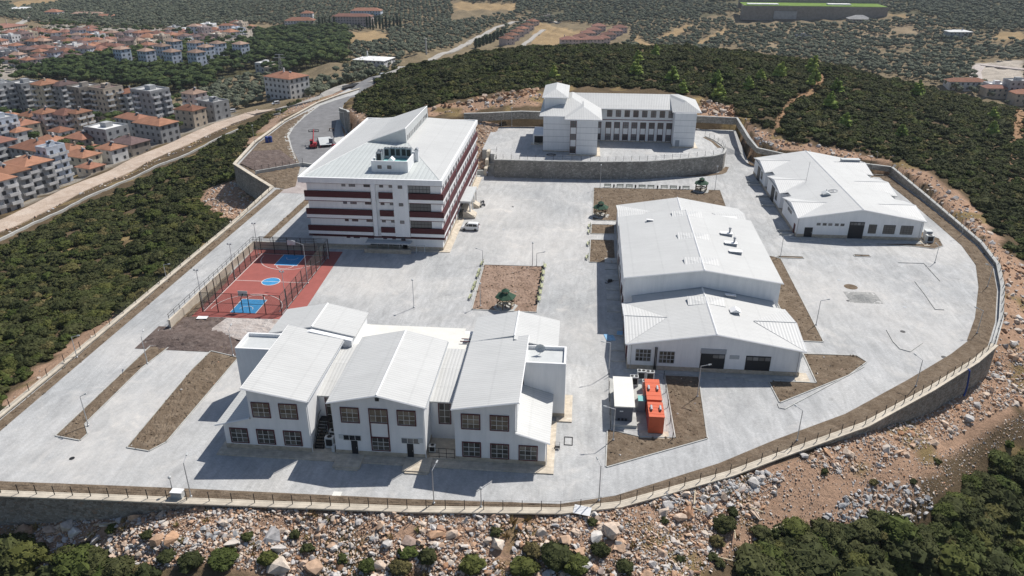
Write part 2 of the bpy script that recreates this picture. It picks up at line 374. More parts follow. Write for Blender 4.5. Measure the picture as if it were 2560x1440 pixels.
# windows and doors: shared meshes; local x along the wall, -y out of it
WCACHE = {}
def box_mesh(key, mat):
    k = ('box', key, mat.name)
    if k not in WCACHE:
        mb = MB(); w, d, h = key; mb.box(-w/2, -d, -h/2, w/2, 0, h/2, mat); WCACHE[k] = mb.mesh('pane')
    return WCACHE[k]
def frame_mesh(w, h, nx, nz, surround, fr, bars, bar=.06, recess=.0):
    k = ('fr', round(w, 2), round(h, 2), nx, nz, surround and surround.name, fr, bars.name)
    if k not in WCACHE:
        mb = MB()
        if surround:
            mb.box(-w/2, -.10, h/2-fr, w/2, 0, h/2, surround); mb.box(-w/2, -.10, -h/2, w/2, 0, -h/2+fr, surround)
            mb.box(-w/2, -.10, -h/2+fr, -w/2+fr, 0, h/2-fr, surround); mb.box(w/2-fr, -.10, -h/2+fr, w/2, 0, h/2-fr, surround)
        iw, ih = w-2*fr, h-2*fr
        for i in range(nx+1):
            x = -iw/2 + iw*i/nx; mb.box(x-bar/2, -.055, -ih/2, x+bar/2, 0, ih/2, bars)
        for i in range(nz+1):
            z = -ih/2 + ih*i/nz; mb.box(-iw/2+bar/2, -.058, z-bar/2, iw/2-bar/2, -.002, z+bar/2, bars)
        WCACHE[k] = mb.mesh('window')
    return WCACHE[k]
def place(face, a, c, z):
    """point on a facade: face = ('S', y) | ('E', x) | ('W', x) | ('N', y); a along it"""
    d, q = face
    return ((a, q-c, z), 0) if d == 'S' else ((q+c, a, z), R(90)) if d == 'E' else ((q-c, a, z), R(-90)) if d == 'W' else ((a, q+c, z), R(180))
def window(parent, face, a0, a1, z0, z1, nx=3, nz=3, surround=None, fr=.0, bars=None, glass=None, single=False, name='window', bar=.06):
    w, h = abs(a1-a0), z1-z0
    fr = fr if surround else 0
    (x, y, z), rz = place(face, (a0+a1)/2, .0, (z0+z1)/2)
    l = parent_loc(parent)
    o = link(name, frame_mesh(w, h, nx, nz, surround, fr, bars or PVC, bar), parent, (x-l[0], y-l[1], z-l[2]), rz)
    iw, ih = w-2*fr, h-2*fr
    if single: link('pane', box_mesh((round(iw, 2), .03, round(ih, 2)), glass or GLASSG), o)
    else:
        pw, ph = round(iw/nx, 2), round(ih/nz, 2)
        for i in range(nx):
            for j in range(nz):
                link('pane', box_mesh((pw-.05, .03, ph-.05), glass or GLASS), o, (-iw/2+iw*(i+.5)/nx, 0, -ih/2+ih*(j+.5)/nz))
    return o
def part_box(parent, name, x0, y0, z0, x1, y1, z1, mat, **kw):
    mb = MB(); mb.box(x0, y0, z0, x1, y1, z1, mat); return mb.build(name, parent, **kw)
def on_face(parent, name, face, a0, a1, z0, z1, d, mat, **kw):
    """a board of thickness d standing proud of a facade"""
    p, q = face
    if p == 'S': return part_box(parent, name, a0, q-d, z0, a1, q-.001, z1, mat, **kw)
    if p == 'E': return part_box(parent, name, q+.001, a0, z0, q+d, a1, z1, mat, **kw)
    if p == 'W': return part_box(parent, name, q-d, a0, z0, q-.001, a1, z1, mat, **kw)
    return part_box(parent, name, a0, q+.001, z0, a1, q+d, z1, mat, **kw)

# ------------------------------------------------------------------ the lie of the land
# edge of the levelled campus: (x, y, level of the natural ground outside, wall top, coping width)
EDGE = [(-82.4, 69.5, -4.6, .15, .9), (-71, 69.8, -4.6, .15, .9), (-57, 70.3, -2.9, .15, .9), (-47, 70.6, -.7, .15, .9), (-38.4, 70.9, -.1, .15, .9), (-19.4, 71.6, .02, .15, .8),
 (-.7, 73, .02, .15, .8), (6.5, 74.8, .02, .15, .8), (21, 82, .02, .15, .8), (30, 87.5, -.1, .2, .8), (42, 94.6, -.9, .3, .9), (55, 105, -4.2, .4, .9), (65.5, 114.1, -5.0, .5, .9), (71.1, 119.8, -5.4, .7, .9),
 (76.5, 129, -3.0, .9, .7), (83.4, 143.2, -1.0, 1.0, .6), (88.0, 155, -.2, 1.0, .6), (90.0, 167, .3, 1.1, .6), (90.2, 181.5, .6, 1.3, .6), (90.2, 200, 1.4, 1.7, .6), (89.5, 222, 2.5, 2.5, .6),
 (84, 222.7, 3.0, 2.9, .6), (60, 225.7, 4.4, 4.6, .6), (53, 230.3, 5.0, 5.0, .6), (51.4, 237, 6.0, 6.6, .6), (50.3, 252.6, 8.3, 9.0, .6),
 (38.4, 253.3, 8.6, 9.2, .6), (-20, 251.5, 9.0, 10.0, .6), (-32, 249.5, 8.5, 9.6, .6), (-39, 251, 7.0, 9.0, .6), (-47, 236, 4.0, 0, 0), (-62, 233, 3.2, 0, 0), (-75, 247, 5.0, 0, 0),
 (-81, 257.8, 5.5, 7.6, .6), (-90, 277.4, 3.0, 4.2, .6), (-97, 306.6, 1.5, 0, 0), (-94.2, 323.6, 1.2, 0, 0), (-94.5, 336, .6, 0, 0), (-104, 337, -1.6, .6, .5),
 (-107, 303, -2.6, .6, .5), (-109, 271, -3.8, .6, .5), (-107, 240, -5.5, .6, .5), (-103.3, 215, -6.5, .4, .6), (-93, 204, -6.5, .4, .6), (-83.5, 194, -5.5, .4, .6), (-82.3, 165, -4.0, .4, .7), (-82.2, 135, -3.0, .4, .7), (-82.2, 100, -2.2, .4, .7)]
POLY = np.array([(e[0], e[1]) for e in EDGE])
def inpoly(x, y, poly):
    x = np.asarray(x, float); y = np.asarray(y, float); c = np.zeros(x.shape, bool); n = len(poly); j = n-1
    bx = (x >= min(p[0] for p in poly)) & (x <= max(p[0] for p in poly)) & (y >= min(p[1] for p in poly)) & (y <= max(p[1] for p in poly))
    for i in range(n):
        xi, yi = poly[i]; xj, yj = poly[j]
        c ^= ((yi > y) != (yj > y)) & (x < (xj-xi)*(y-yi)/((yj-yi) or 1e-9)+xi); j = i
    return c & bx
def polydist(x, y, pts, closed=True):
    d = np.full(np.shape(x), 1e9); n = len(pts)
    for i in range(n if closed else n-1):
        ax, ay = pts[i]; bx, by = pts[(i+1) % n]; dx, dy = bx-ax, by-ay
        t = np.clip(((x-ax)*dx+(y-ay)*dy)/(dx*dx+dy*dy), 0, 1); d = np.minimum(d, np.hypot(x-ax-t*dx, y-ay-t*dy))
    return d
cx_, cy_ = 0.0, 160.0
CP = []
def edge_out(k, d):
    a, b, c = POLY[k-1], POLY[k], POLY[(k+1) % len(POLY)]
    t = (c-a)/np.hypot(*(c-a)); nrm = np.array([t[1], -t[0]]); return b + nrm*d
for k in range(len(EDGE)):
    q = edge_out(k, 1.6); CP.append((q[0], q[1], EDGE[k][2]))
    q = edge_out(k, -6); CP.append((q[0], q[1], min(EDGE[k][2], 0)*.6 + max(EDGE[k][2], 0)*.3))
for k in range(3, 11):
    for d, dz in ((3.5, -.5), (7, -1.7), (11, -3.6)):
        q = edge_out(k, d); CP.append((q[0], q[1], EDGE[k][2]+dz))
for px, py, z in [(0,1440,-11),(300,1440,-9),(700,1440,-8),(1000,1440,-7.5),(1400,1440,-7.5),(1700,1400,-9),(1950,1330,-10.5),(1950,1440,-13),(2250,1440,-16),(2560,1440,-20),(2560,1250,-15),(2560,1080,-10.5),(2560,900,-7),(2560,740,-3.5),(2300,1150,-9.5),(2100,1200,-8.5),(1800,1270,-5.5),(1300,1350,-4.6),(700,1350,-4.8),(300,1340,-6),(0,1360,-8),
 (0,1000,-3.5),(0,900,-8),(0,760,-13),(120,800,-8),(200,850,-3),(330,680,-9.5),(450,600,-8),(560,540,-6),(330,560,-13),(470,480,-13),(590,490,-7.5),(300,470,-17),(0,640,-18),(0,590,-19.5),(120,548,-19.5),(250,480,-19),(380,420,-18.5),(500,360,-17.5),(620,310,-14),(700,285,-10),(780,258,-6),(860,222,-3.2),(930,207,-1.5),(1010,176,-4),
 (0,535,-25),(130,480,-25),(300,400,-26),(450,345,-26),(560,300,-25),(80,470,-29),(60,380,-31),(20,300,-32),(250,310,-31),(400,300,-30),(540,270,-29),(20,230,-33),(250,220,-34),(500,190,-34),(700,240,-24),(640,190,-33),(760,200,-28),(830,190,-22),(900,165,-24),(980,140,-30),(880,120,-35),(1100,110,-36),
 (0,150,-36),(300,140,-37),(600,90,-38),(0,80,-37),(300,60,-37),(600,45,-36),(900,60,-38),(1200,70,-40),(1290,58,-40),(1380,95,-42),(1500,90,-43),(1650,90,-43),(1800,110,-42),(2000,100,-41),(2250,100,-38),(2400,130,-36),(2400,205,-32),(2520,200,-31),(2500,150,-33),(2300,160,-37),(2150,140,-40),(2100,60,-33),(2400,60,-25),(2560,90,-26),
 (0,0,-36),(300,0,-33),(640,0,-29),(960,0,-27),(1280,0,-26),(1600,0,-25),(1900,0,-24),(2200,0,-22),(2560,0,-18),(1900,45,-33),
 (960,250,5.5),(1000,215,7),(1100,230,9),(1200,240,10.5),(1430,215,11),(1600,215,11.5),(1780,265,9.5),(1900,290,8.5),(1960,350,6.6),(2100,370,5.2),(2260,420,3.6),(2400,500,1.5),(2500,580,-.5),(2560,640,-3),(2560,520,-4),(2400,400,0),(2200,330,4),(2050,280,7.5),(1950,250,9)]:
    p = G(px, py, z); CP.append((p[0], p[1], z))
RIDGE = [(940,195,2.5),(1020,176,6),(1110,158,9),(1280,128,12.5),(1400,123,13.5),(1520,122,14),(1650,124,13.8),(1780,130,13),(1900,147,11.5),(2040,164,10),(2150,190,6.5),(2280,222,2.5),(2400,252,-2),(2500,278,-5.5),(2620,305,-9),(2800,350,-14)]
RW = []
for px, py, z in RIDGE:
    x, y = G(px, py, z); RW.append((x, y)); CP.append((x, y, z)); d = math.hypot(x, y)
    for dd, dz in ((30, -4), (80, -19), (140, -34), (210, -46)):
        CP.append((x*(d+dd)/d, y*(d+dd)/d, max(z+dz, -43 if px < 1900 else -38)))
for x, y, z in [(-1500,1500,0),(0,1700,22),(1500,1500,60),(-1500,2500,45),(0,2500,75),(1500,2500,100),(-1200,400,-38),(-1200,900,-38),(1300,500,-20),(1300,900,20),(-500,60,-30),(-300,0,-25),(0,0,-30),(200,20,-40),(500,60,-40),(600,300,-28)]:
    CP.append((x, y, z))
CP = np.array(CP); _c2 = 14.0**2
def _phi(d2): return np.sqrt(d2+_c2)
_K = _phi((CP[:, None, 0]-CP[None, :, 0])**2+(CP[:, None, 1]-CP[None, :, 1])**2); _n = len(CP)
_P = np.c_[np.ones(_n), CP[:, 0]/100, CP[:, 1]/100]
_Amat = np.block([[_K - 1.2*np.eye(_n), _P], [_P.T, np.zeros((3, 3))]])
_w = np.linalg.solve(_Amat, np.r_[CP[:, 2], 0, 0, 0])
def _rbf(x, y):
    o = np.full(x.shape, _w[_n]) + _w[_n+1]*x/100 + _w[_n+2]*y/100
    for k in range(_n): o += _w[k]*_phi((x-CP[k, 0])**2+(y-CP[k, 1])**2)
    return o
def fbm(x, y, s, seed=0, octv=4):
    o = 0; a = 1.0; r = np.random.default_rng(seed)
    for k in range(octv):
        for q in range(3):
            th = r.uniform(0, 6.28); ph = r.uniform(0, 6.28); o = o + a*np.sin((x*np.cos(th)+y*np.sin(th))*6.283/s*r.uniform(.7, 1.3)+ph)/3
        s *= .5; a *= .55
    return o
_xs = np.unique(np.r_[np.arange(-150, 200, 1.9), -150-6*np.arange(1, 140)*1.0, 200+6*np.arange(1, 130)*1.0, -990-60*np.arange(1, 20), 980+60*np.arange(1, 20)])
_ys = np.unique(np.r_[np.arange(-20, 30, 8), np.arange(30, 290, 1.6), np.arange(290, 480, 3.2), np.arange(480, 1320, 8), 1320*1.045**np.arange(0, 15)])
GX, GY = np.meshgrid(_xs, _ys); TZ = _rbf(GX, GY)
_in = inpoly(GX, GY, POLY); _d = polydist(GX, GY, POLY)
_damp = np.clip(_d/12, 0, 1); _far = np.clip((np.hypot(GX, GY)-300)/300, 0, 1)
TZ += fbm(GX, GY, 28, 3)*.55*_damp*(1+1.6*_far) + fbm(GX, GY, 7, 5, 3)*.16*np.clip(_d/3, 0, 1)
# right outside the boundary the ground follows the level surveyed along it
_zc = np.zeros_like(TZ); _db = np.full(TZ.shape, 1e9)
for k in range(len(EDGE)):
    (ax, ay), (bx, by) = POLY[k], POLY[(k+1) % len(POLY)]; dx, dy = bx-ax, by-ay
    t = np.clip(((GX-ax)*dx+(GY-ay)*dy)/(dx*dx+dy*dy), 0, 1); dd = np.hypot(GX-ax-t*dx, GY-ay-t*dy); z0, z1 = EDGE[k][2], EDGE[(k+1) % len(EDGE)][2]
    m_ = dd < _db; _zc = np.where(m_, z0+(z1-z0)*t, _zc); _db = np.where(m_, dd, _db)
_wt = np.clip(1-_d/15, 0, 1)**1.3*(~_in)
_tg = _zc-np.where(_zc < .4, .10*_d+.022*_d**2, -.06*_d)+fbm(GX, GY, 6, 15, 3)*.3*np.clip(_d/3, 0, 1)
TZ = np.where(_wt > 0, TZ*(1-_wt)+_tg*_wt, TZ)
_low = (~_in) & (_d < 1.8) & (_zc < .2); TZ = np.where(_low, np.minimum(TZ, .05), TZ)
_raised = _zc > .2
TZ = np.where(_in | ((_d < 1.5) & _raised), np.where((_d < 2.6) & ~_raised, np.minimum(_zc, -.12), -1.0), TZ)
def Tz(x, y):
    x = np.asarray(x, float); y = np.asarray(y, float)
    i = np.clip(np.searchsorted(_xs, x)-1, 0, len(_xs)-2); j = np.clip(np.searchsorted(_ys, y)-1, 0, len(_ys)-2)
    fx = np.clip((x-_xs[i])/(_xs[i+1]-_xs[i]), 0, 1); fy = np.clip((y-_ys[j])/(_ys[j+1]-_ys[j]), 0, 1)
    return (TZ[j, i]*(1-fx)+TZ[j, i+1]*fx)*(1-fy)+(TZ[j+1, i]*(1-fx)+TZ[j+1, i+1]*fx)*fy
_T = np.concatenate([np.arange(45, 500, .7), np.arange(500, 2400, 2.5)])
def hit(px, py):
    """where a bearing of the photograph meets the land"""
    r = np.array(ray(px, py)); r = r/np.linalg.norm(r); P = r[None]*_T[:, None]; z = CAMH+P[:, 2]
    g = Tz(P[:, 0], P[:, 1]); g = np.where(inpoly(P[:, 0], P[:, 1], POLY), 0, g)
    k = np.nonzero(z < g)[0]
    k = k[0] if len(k) else len(_T)-1
    return float(P[k, 0]), float(P[k, 1]), float(g[k])
def region(pts): return [G(*p) if len(p) == 3 else hit(*p)[:2] for p in pts]

ZN = {}
def zone(nm, *polys): ZN.setdefault(nm, []); ZN[nm] += [region(p) for p in polys]
zone('rubble', [(-60,1300),(300,1285),(640,1262),(1020,1276),(1400,1280),(1560,1262),(1840,1190),(2000,1138),(2170,1075),(2350,985),(2450,930),(2480,880),(2560,880),(2620,1000),(2480,1075),(2340,1180),(2280,1260),(2150,1330),(1960,1340),(1800,1440),(1700,1480),(-60,1480)])
zone('rubble', [(2478,860),(2510,725),(2475,645),(2440,590),(2390,548),(2420,540),(2500,610),(2600,700),(2600,900)],
     [(2232,418),(2300,460),(2400,560),(2440,590),(2500,610),(2440,520),(2330,440),(2240,405),(2110,375),(1980,362),(1900,330),(1860,300),(1850,310),(1890,365),(1965,378),(2180,405)],
     [(1060,292),(1200,277),(1290,268),(1352,266),(1352,232),(1290,238),(1200,255),(1060,272)], [(1745,290),(1845,298),(1860,300),(1830,270),(1750,250)],
     [(590,452),(690,512),(625,560),(500,500),(520,470)], [(150,935),(330,795),(300,775),(150,880),(0,1000),(0,1050)])
zone('cut', [(590,400),(600,385),(700,300),(790,258),(870,222),(905,214),(862,216),(760,250),(690,290),(635,335)], [(876,262),(913,300),(905,330),(872,330)])
zone('track', [(2045,185),(2063,185),(2062,215),(2040,235),(1990,255),(1965,280),(1955,305),(1945,345),(1930,345),(1935,310),(1945,280),(1975,250),(2020,225)], [(2530,290),(2560,270),(2560,330),(2535,370),(2530,450),(2518,440)])
zone('town', [(-80,160),(60,165),(10,215),(430,260),(560,262),(590,285),(560,300),(440,345),(0,535),(-80,565)], [(-60,60),(60,95),(120,60),(300,70),(640,70),(640,90),(470,130),(380,135),(250,170),(130,180),(-60,180)])
zone('pines', [(30,215),(120,180),(220,160),(400,140),(640,115),(640,90),(860,78),(880,110),(860,150),(890,165),(720,200),(640,190),(540,200),(540,225),(440,245),(300,225),(130,215)])
zone('dry', [(1330,110),(1430,112),(1458,80),(1345,57),(1335,62)], [(872,110),(960,108),(975,85),(935,76),(880,80)], [(1135,8),(1290,10),(1290,28),(1140,26)], [(40,22),(185,0),(110,-8),(20,10)], [(1545,118),(1640,120),(1590,88)], [(1625,110),(1735,66),(1720,62),(1660,85)], [(1740,118),(1830,72),(1810,72),(1750,100)], [(2480,100),(2560,105),(2560,80),(2490,82)], [(2200,32),(2340,55),(2340,46),(2210,32)], [(460,70),(640,75),(640,62),(560,60)])
zone('terraces', [(1920,60),(2350,58),(2300,110),(2060,130),(1920,130)])
zone('greengroves', [(185,0),(640,0),(640,60),(400,85),(250,80),(240,40),(100,40)])
zone('quarry', [(2430,160),(2560,150),(2560,215),(2435,210)])
zone('mountain', [(1290,25),(1280,-40),(2700,-60),(2700,70),(2400,78),(2340,40),(2200,28),(1880,5),(1780,40),(1500,55),(1380,40)])
ZCOL = {'rubble': (.44, .29, .20), 'cut': (.42, .29, .21), 'track': (.36, .225, .135), 'town': (.34, .31, .27), 'pines': (.09, .085, .045), 'dry': (.36, .26, .145), 'terraces': (.30, .235, .155), 'greengroves': (.15, .14, .09), 'quarry': (.46, .41, .35), 'mountain': (.13, .12, .075)}
_colr = np.zeros((*GX.shape, 4), np.float32); _colr[..., 3] = 1
_dist = np.hypot(GX, GY)
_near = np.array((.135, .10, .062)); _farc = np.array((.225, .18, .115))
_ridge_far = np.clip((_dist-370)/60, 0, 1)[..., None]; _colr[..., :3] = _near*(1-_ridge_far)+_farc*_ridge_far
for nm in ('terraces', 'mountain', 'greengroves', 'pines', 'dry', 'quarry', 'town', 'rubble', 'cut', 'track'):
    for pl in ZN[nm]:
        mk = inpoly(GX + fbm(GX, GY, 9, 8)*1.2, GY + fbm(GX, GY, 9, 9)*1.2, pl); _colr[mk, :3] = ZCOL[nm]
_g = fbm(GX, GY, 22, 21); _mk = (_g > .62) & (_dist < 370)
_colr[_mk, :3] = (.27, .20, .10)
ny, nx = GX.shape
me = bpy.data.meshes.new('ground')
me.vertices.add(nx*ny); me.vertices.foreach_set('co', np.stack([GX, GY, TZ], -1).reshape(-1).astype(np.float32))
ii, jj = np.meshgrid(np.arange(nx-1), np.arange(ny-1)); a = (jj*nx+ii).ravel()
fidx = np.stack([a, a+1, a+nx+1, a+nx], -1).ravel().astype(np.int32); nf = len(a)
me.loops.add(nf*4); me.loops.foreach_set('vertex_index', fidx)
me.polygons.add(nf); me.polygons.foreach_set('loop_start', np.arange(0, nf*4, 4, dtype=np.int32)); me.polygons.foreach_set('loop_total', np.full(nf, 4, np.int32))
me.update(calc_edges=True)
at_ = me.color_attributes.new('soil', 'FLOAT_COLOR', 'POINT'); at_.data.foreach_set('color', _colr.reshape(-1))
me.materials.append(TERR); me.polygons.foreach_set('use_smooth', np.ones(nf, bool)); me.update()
link('ground', me, kind='structure')

# ------------------------------------------------------------------ the levelled campus: paving, walls, terraces
sheet('pavement', [tuple(p) for p in POLY], 0.0, PAVE)
def off_path(path, d):
    """parallel line to the right of a path (positive d)"""
    o = []
    for k in range(len(path)):
        a = Vector(path[max(k-1, 0)][:2]); b = Vector(path[min(k+1, len(path)-1)][:2]); t = (b-a).normalized()
        o.append((path[k][0]+t.y*d, path[k][1]-t.x*d))
    return o
def strip(mb, path, d0, d1, zb, zt, mat):
    """solid band along a path between two parallel lines; zb / zt single or per point"""
    n = len(path); A = off_path(path, d0); B = off_path(path, d1)
    zb = [zb]*n if isinstance(zb, (int, float)) else zb; zt = [zt]*n if isinstance(zt, (int, float)) else zt
    v = []
    for k in range(n): v += [(*A[k], zb[k]), (*B[k], zb[k]), (*B[k], zt[k]), (*A[k], zt[k])]
    f = []
    for k in range(n-1):
        o = 4*k
        for e in range(4): f.append((o+e, o+(e+1) % 4, o+4+(e+1) % 4, o+4+e))
    f += [(3, 2, 1, 0), (4*n-4, 4*n-3, 4*n-2, 4*n-1)]
    mb.add(v, f, mat)
def dense(path, step):
    o = []
    for k in range(len(path)-1):
        a, b = path[k], path[k+1]; n = max(1, int(math.hypot(b[0]-a[0], b[1]-a[1])/step))
        for i in range(n): o.append(tuple(a[j]+(b[j]-a[j])*i/n for j in range(len(a))))
    return o+[tuple(path[-1])]
def retaining_wall(label, pts, stone, cw=.7, base=None, name='retaining_wall', cop=COPING):
    """pts: (x, y, bottom, top)"""
    t = thing(name, label, 'wall', (pts[0][0], pts[0][1], 0))
    mb = MB(); strip(mb, pts, 0, cw*.8, [p[2] for p in pts], [p[3]-.2 for p in pts], stone); mb.build('wall_face', t)
    mb = MB(); strip(mb, pts, -.12, cw+.08, [p[3]-.198 for p in pts], [p[3] for p in pts], cop); mb.build('coping', t)
    return t
# EDGE runs counter-clockwise, so its right-hand side is outside
E_ = EDGE
def seg(i, j, depth=None): return [(e[0], e[1], e[2]-1.6, e[3]) for e in E_[i:j]]
retaining_wall('long stone boundary wall with cream coping along the front edge of the campus', seg(0, 14), STONE, .9)
retaining_wall('low curved boundary wall round the paved turning area, beside the rubble bank', [(e[0], e[1], -1.6, e[3]) for e in E_[13:21]], STONE_D, .55, cop=CONC)
retaining_wall('grey retaining wall behind the hall with six roof gables', seg(20, 25), STONE_D, .55, cop=CONC)
retaining_wall('tall grey retaining wall holding the hill behind the L-shaped dormitory', seg(24, 30), STONE_D, .6, cop=CONC)
retaining_wall('dark retaining wall beside the asphalt entrance road, under the bushy hill', [(-79.5, 254.5, -1, 7.9), (-81, 257.8, -1, 7.8), (-86, 268, -1, 6), (-90, 277.4, -1, 4.4)], STONE_D, .6, cop=CONC)
retaining_wall('tall stone bastion wall at the corner below the red telehandler', [(-109, 271, -6, .5), (-107.5, 240, -8, .5), (-103.3, 215, -9, .5), (-93, 204, -9, .5), (-83.5, 194, -7.5, .5)], STONE_D, .8)
retaining_wall('low stone wall with cream coping along the entrance road', [(-98.5, 336, -2, .5), (-103, 320, -3, .8), (-107, 303, -4, .8), (-109, 271.2, -6, .6)], STONE, .6)
lw = [(e[0], e[1], e[2]-2, .45) for e in E_[44:]] + [(-82.4, 69.5, -6.5, .45)]
retaining_wall('long straight boundary wall with cream coping above the bushy slope', lw, STONE, .75)

# dormitory terrace, five metres up
TERRACE = [(-29, 210.2), (-23.5, 209.8), (-10, 210), (5.7, 210.4), (19.1, 212.1), (31.1, 216.4), (38.5, 219.6), (41.6, 222.6), (42.8, 227), (42.6, 231.5), (41.2, 238), (39.2, 242.6), (43.5, 252.4), (50.2, 252.5), (38.4, 253.2), (-20, 251.4), (-29, 249.5)]
mb = MB(); mb.prism([(-26.0, 216.3)] + [(-24.2, 216.2)] + TERRACE[1:12] + [(39.2, 252.4)] + TERRACE[14:17] + [(-29, 220.8), (-26.5, 220.8)], -.5, 5.0, PAVE)
structure('terrace', mb)
mb = MB(); v = [(43.0, 229.5, .012), (51.3, 230.5, .012), (51.2, 237, 1.0), (50.4, 252.4, 4.99), (43.2, 252.4, 4.99), (39.22, 252.4, 4.99), (39.25, 242.8, 4.6), (42.4, 237, 1.0), (39.2, 252.4, 4.99)]
mb.add(v, [(0, 1, 2, 7), (7, 2, 3, 4, 5, 6)], PAVE); structure('access_ramp', mb)
tw = [(-24.3, 216.0), (-24.0, 209.9), (-10, 209.9), (5.7, 210.3), (19.1, 212.0), (31.1, 216.3), (38.5, 219.5), (41.7, 222.5), (43.0, 227), (42.8, 231.5), (41.4, 238), (39.3, 242.8)]
retaining_wall('curved grey stone terrace wall carrying the dormitory yard', [(p[0], p[1], -.3, 5.25) for p in tw], STONE_D, .45, cop=CONC)
sheet('soil_bed', [(42.4, 229), (41.2, 237), (39.2, 242), (38.4, 241.6), (40.2, 236.6), (41.2, 229)], 5.03, SOIL, jit=.1, cuts=3)
sheet('soil_bed', [(-28, 251), (38, 252.6), (38, 251.4), (-28, 249.6)], 5.03, SOIL, jit=.1, cuts=4)
sheet('soil_bed', [(28, 214.6), (40.6, 219.9), (43.6, 226.5), (44.6, 226), (43, 220.5), (41.5, 218.5), (36.5, 216)], .03, SOIL, jit=.08, cuts=3)
sheet('soil_bed', [(46.5, 252), (50.2, 252.2), (51, 237), (52.6, 230.4), (59.5, 225.3), (58, 224.2), (51.2, 228.2), (48.8, 236)], .04, SOIL, jit=.1, cuts=3)
# stair up to the terrace, and the person on it
st = thing('outdoor_stair', 'concrete stair climbing to the dormitory terrace beside the stone wall', 'stairs', (-25.3, 212, 0))
rises = 28
for k in range(rises):
    y = 211.2 + k*.30 + (1.4 if k > 13 else 0); part_box(st, 'step', -26.4, y, -.05 + (k)*5/rises, -24.45, y+(.30 if k != 13 else 1.7), (k+1)*5/rises, CONC)
mb = MB()
for q in range(3): mb.box(-27.3, 211+q*3.1, -.4, -26.45, 214+q*3.1, 2.1+q*1.65, COPING)
mb.build('stepped_side_wall', st)
mb = MB()
for q in range(7): mb.box(-24.6, 211.5+q*1.45, .7+q*.75, -24.55, 211.55+q*1.45, 1.6+q*.75, BLACK)
mb.tube([(-24.57, 211.4, 1.6), (-24.57, 220.3, 6.1)], .03, BLACK, 5); mb.build('handrail', st)
# rocky bank between the school and the terrace
def rough_grid(name, fn, nu, nv, mat, amp, **kw):
    vs = []; r = random.Random(5)
    for j in range(nv+1):
        for i in range(nu+1):
            x, y, z = fn(i/nu, j/nv); e = 0 if (j in (0, nv) or i in (0, nu)) else 1
            vs.append((x+r.uniform(-.2, .2)*e, y+r.uniform(-.2, .2)*e, z+r.uniform(-amp, amp)*e))
    me = bpy.data.meshes.new(name); me.from_pydata(vs, [], [(j*(nu+1)+i, j*(nu+1)+i+1, (j+1)*(nu+1)+i+1, (j+1)*(nu+1)+i) for j in range(nv) for i in range(nu)])
    me.materials.append(mat); return link(name, me, **kw)
BANKM = soilmat('orange_brown_bank_earth', (.26, .165, .11), (.35, .25, .18), (.46, .37, .30), .5)
rough_grid('earth_bank', lambda u, v: (-27.0 - u*11, 213.5 + v*37, 1.0 + v*3.4 + (1-u)*(.4+1.0*v) - u*u*(2.2)*(1-v) + 3.6*max(0, v-.55)*u*2), 16, 46, BANKM, .3, kind='structure')
mb = MB(); mb.box(-30.5, 211.6, -.2, -26.9, 212.2, 1.3, CONC); structure('kerb_wall', mb)
part_box(None, 'footpath', -29.2, 209.5, 0.005, -28.2, 211.5, .06, CONC, kind='structure')

# ------------------------------------------------------------------ soil beds, kerbs, roads on the campus
BEDS = []
def bed(poly, mat=SOIL, jit=.16, cuts=5, kerb=True, z=.03):
    BEDS.append(poly)
    sheet('soil_bed', poly, z, mat, jit=jit, cuts=cuts)
    if kerb:
        mb = MB(); p = [tuple(q) for q in poly]
        a = sum(p[i][0]*p[(i+1) % len(p)][1]-p[(i+1) % len(p)][0]*p[i][1] for i in range(len(p)))
        if a < 0: p = p[::-1]
        for k in range(len(p)):
            q0, q1 = Vector(p[k]), Vector(p[(k+1) % len(p)]); t = (q1-q0).normalized(); nrm = Vector((t.y, -t.x))
            c = [q0-t*.0, q1, q1+nrm*.16, q0+nrm*.16]; mb.slab([(w.x, w.y, .13) for w in c], .13, CONC)
        structure('kerb', mb)
bed([(-19.2, 146.6), (-6.9, 146.8), (-6.9, 125.6), (-18.9, 125.7)], SOIL_R)
bed([(4.3, 202), (38.4, 203), (37.8, 189), (37.5, 175.5), (10.3, 176.2), (3.8, 176.4)])
bed([(3.6, 173.2), (8.9, 173.3), (8.7, 167.3), (3.4, 167)]); bed([(3.3, 163), (8.5, 163.3), (8.4, 150), (3, 150.1)])
bed([(5.1, 81.6), (19.2, 89.1), (20.1, 105.4), (14.9, 105.4), (14.9, 88.8), (9.9, 88.6), (5.5, 89.9)])
bed([(31, 105.2), (31.4, 99.2), (33.1, 100.4), (44, 108.1), (48.2, 112.6), (47.2, 114.5), (38.6, 114.3), (38.4, 105.2)])
bed([(38.6, 157), (42.3, 156.9), (44, 155.6), (43, 118.9), (39, 118.9), (38.6, 130)])
bed([(66, 166.2), (75.1, 165.8), (79.4, 164.6), (82.0, 166.6), (82.9, 171), (80.2, 176), (79.0, 176), (78.7, 167.4)])
bed([(-60.3, 79.9), (-56.9, 79.4), (-55.6, 81.5), (-55.2, 104.6), (-60.6, 106.2), (-61, 100)])
bed([(-71.7, 81.5), (-67.7, 80.8), (-67.6, 82.3), (-69.4, 84.5), (-69.4, 100), (-68.4, 107), (-71.6, 107)])
bed([(-72.0, 157.3), (-70.2, 157.3), (-69.6, 186), (-71.6, 186)], kerb=False)
for x0, y0, w in ((43.8, 156.3, 5.2), (60.5, 158.6, 3.2)): bed([(x0, y0), (x0+w, y0), (x0+w, y0+.9), (x0, y0+.9)], jit=.05, cuts=2)
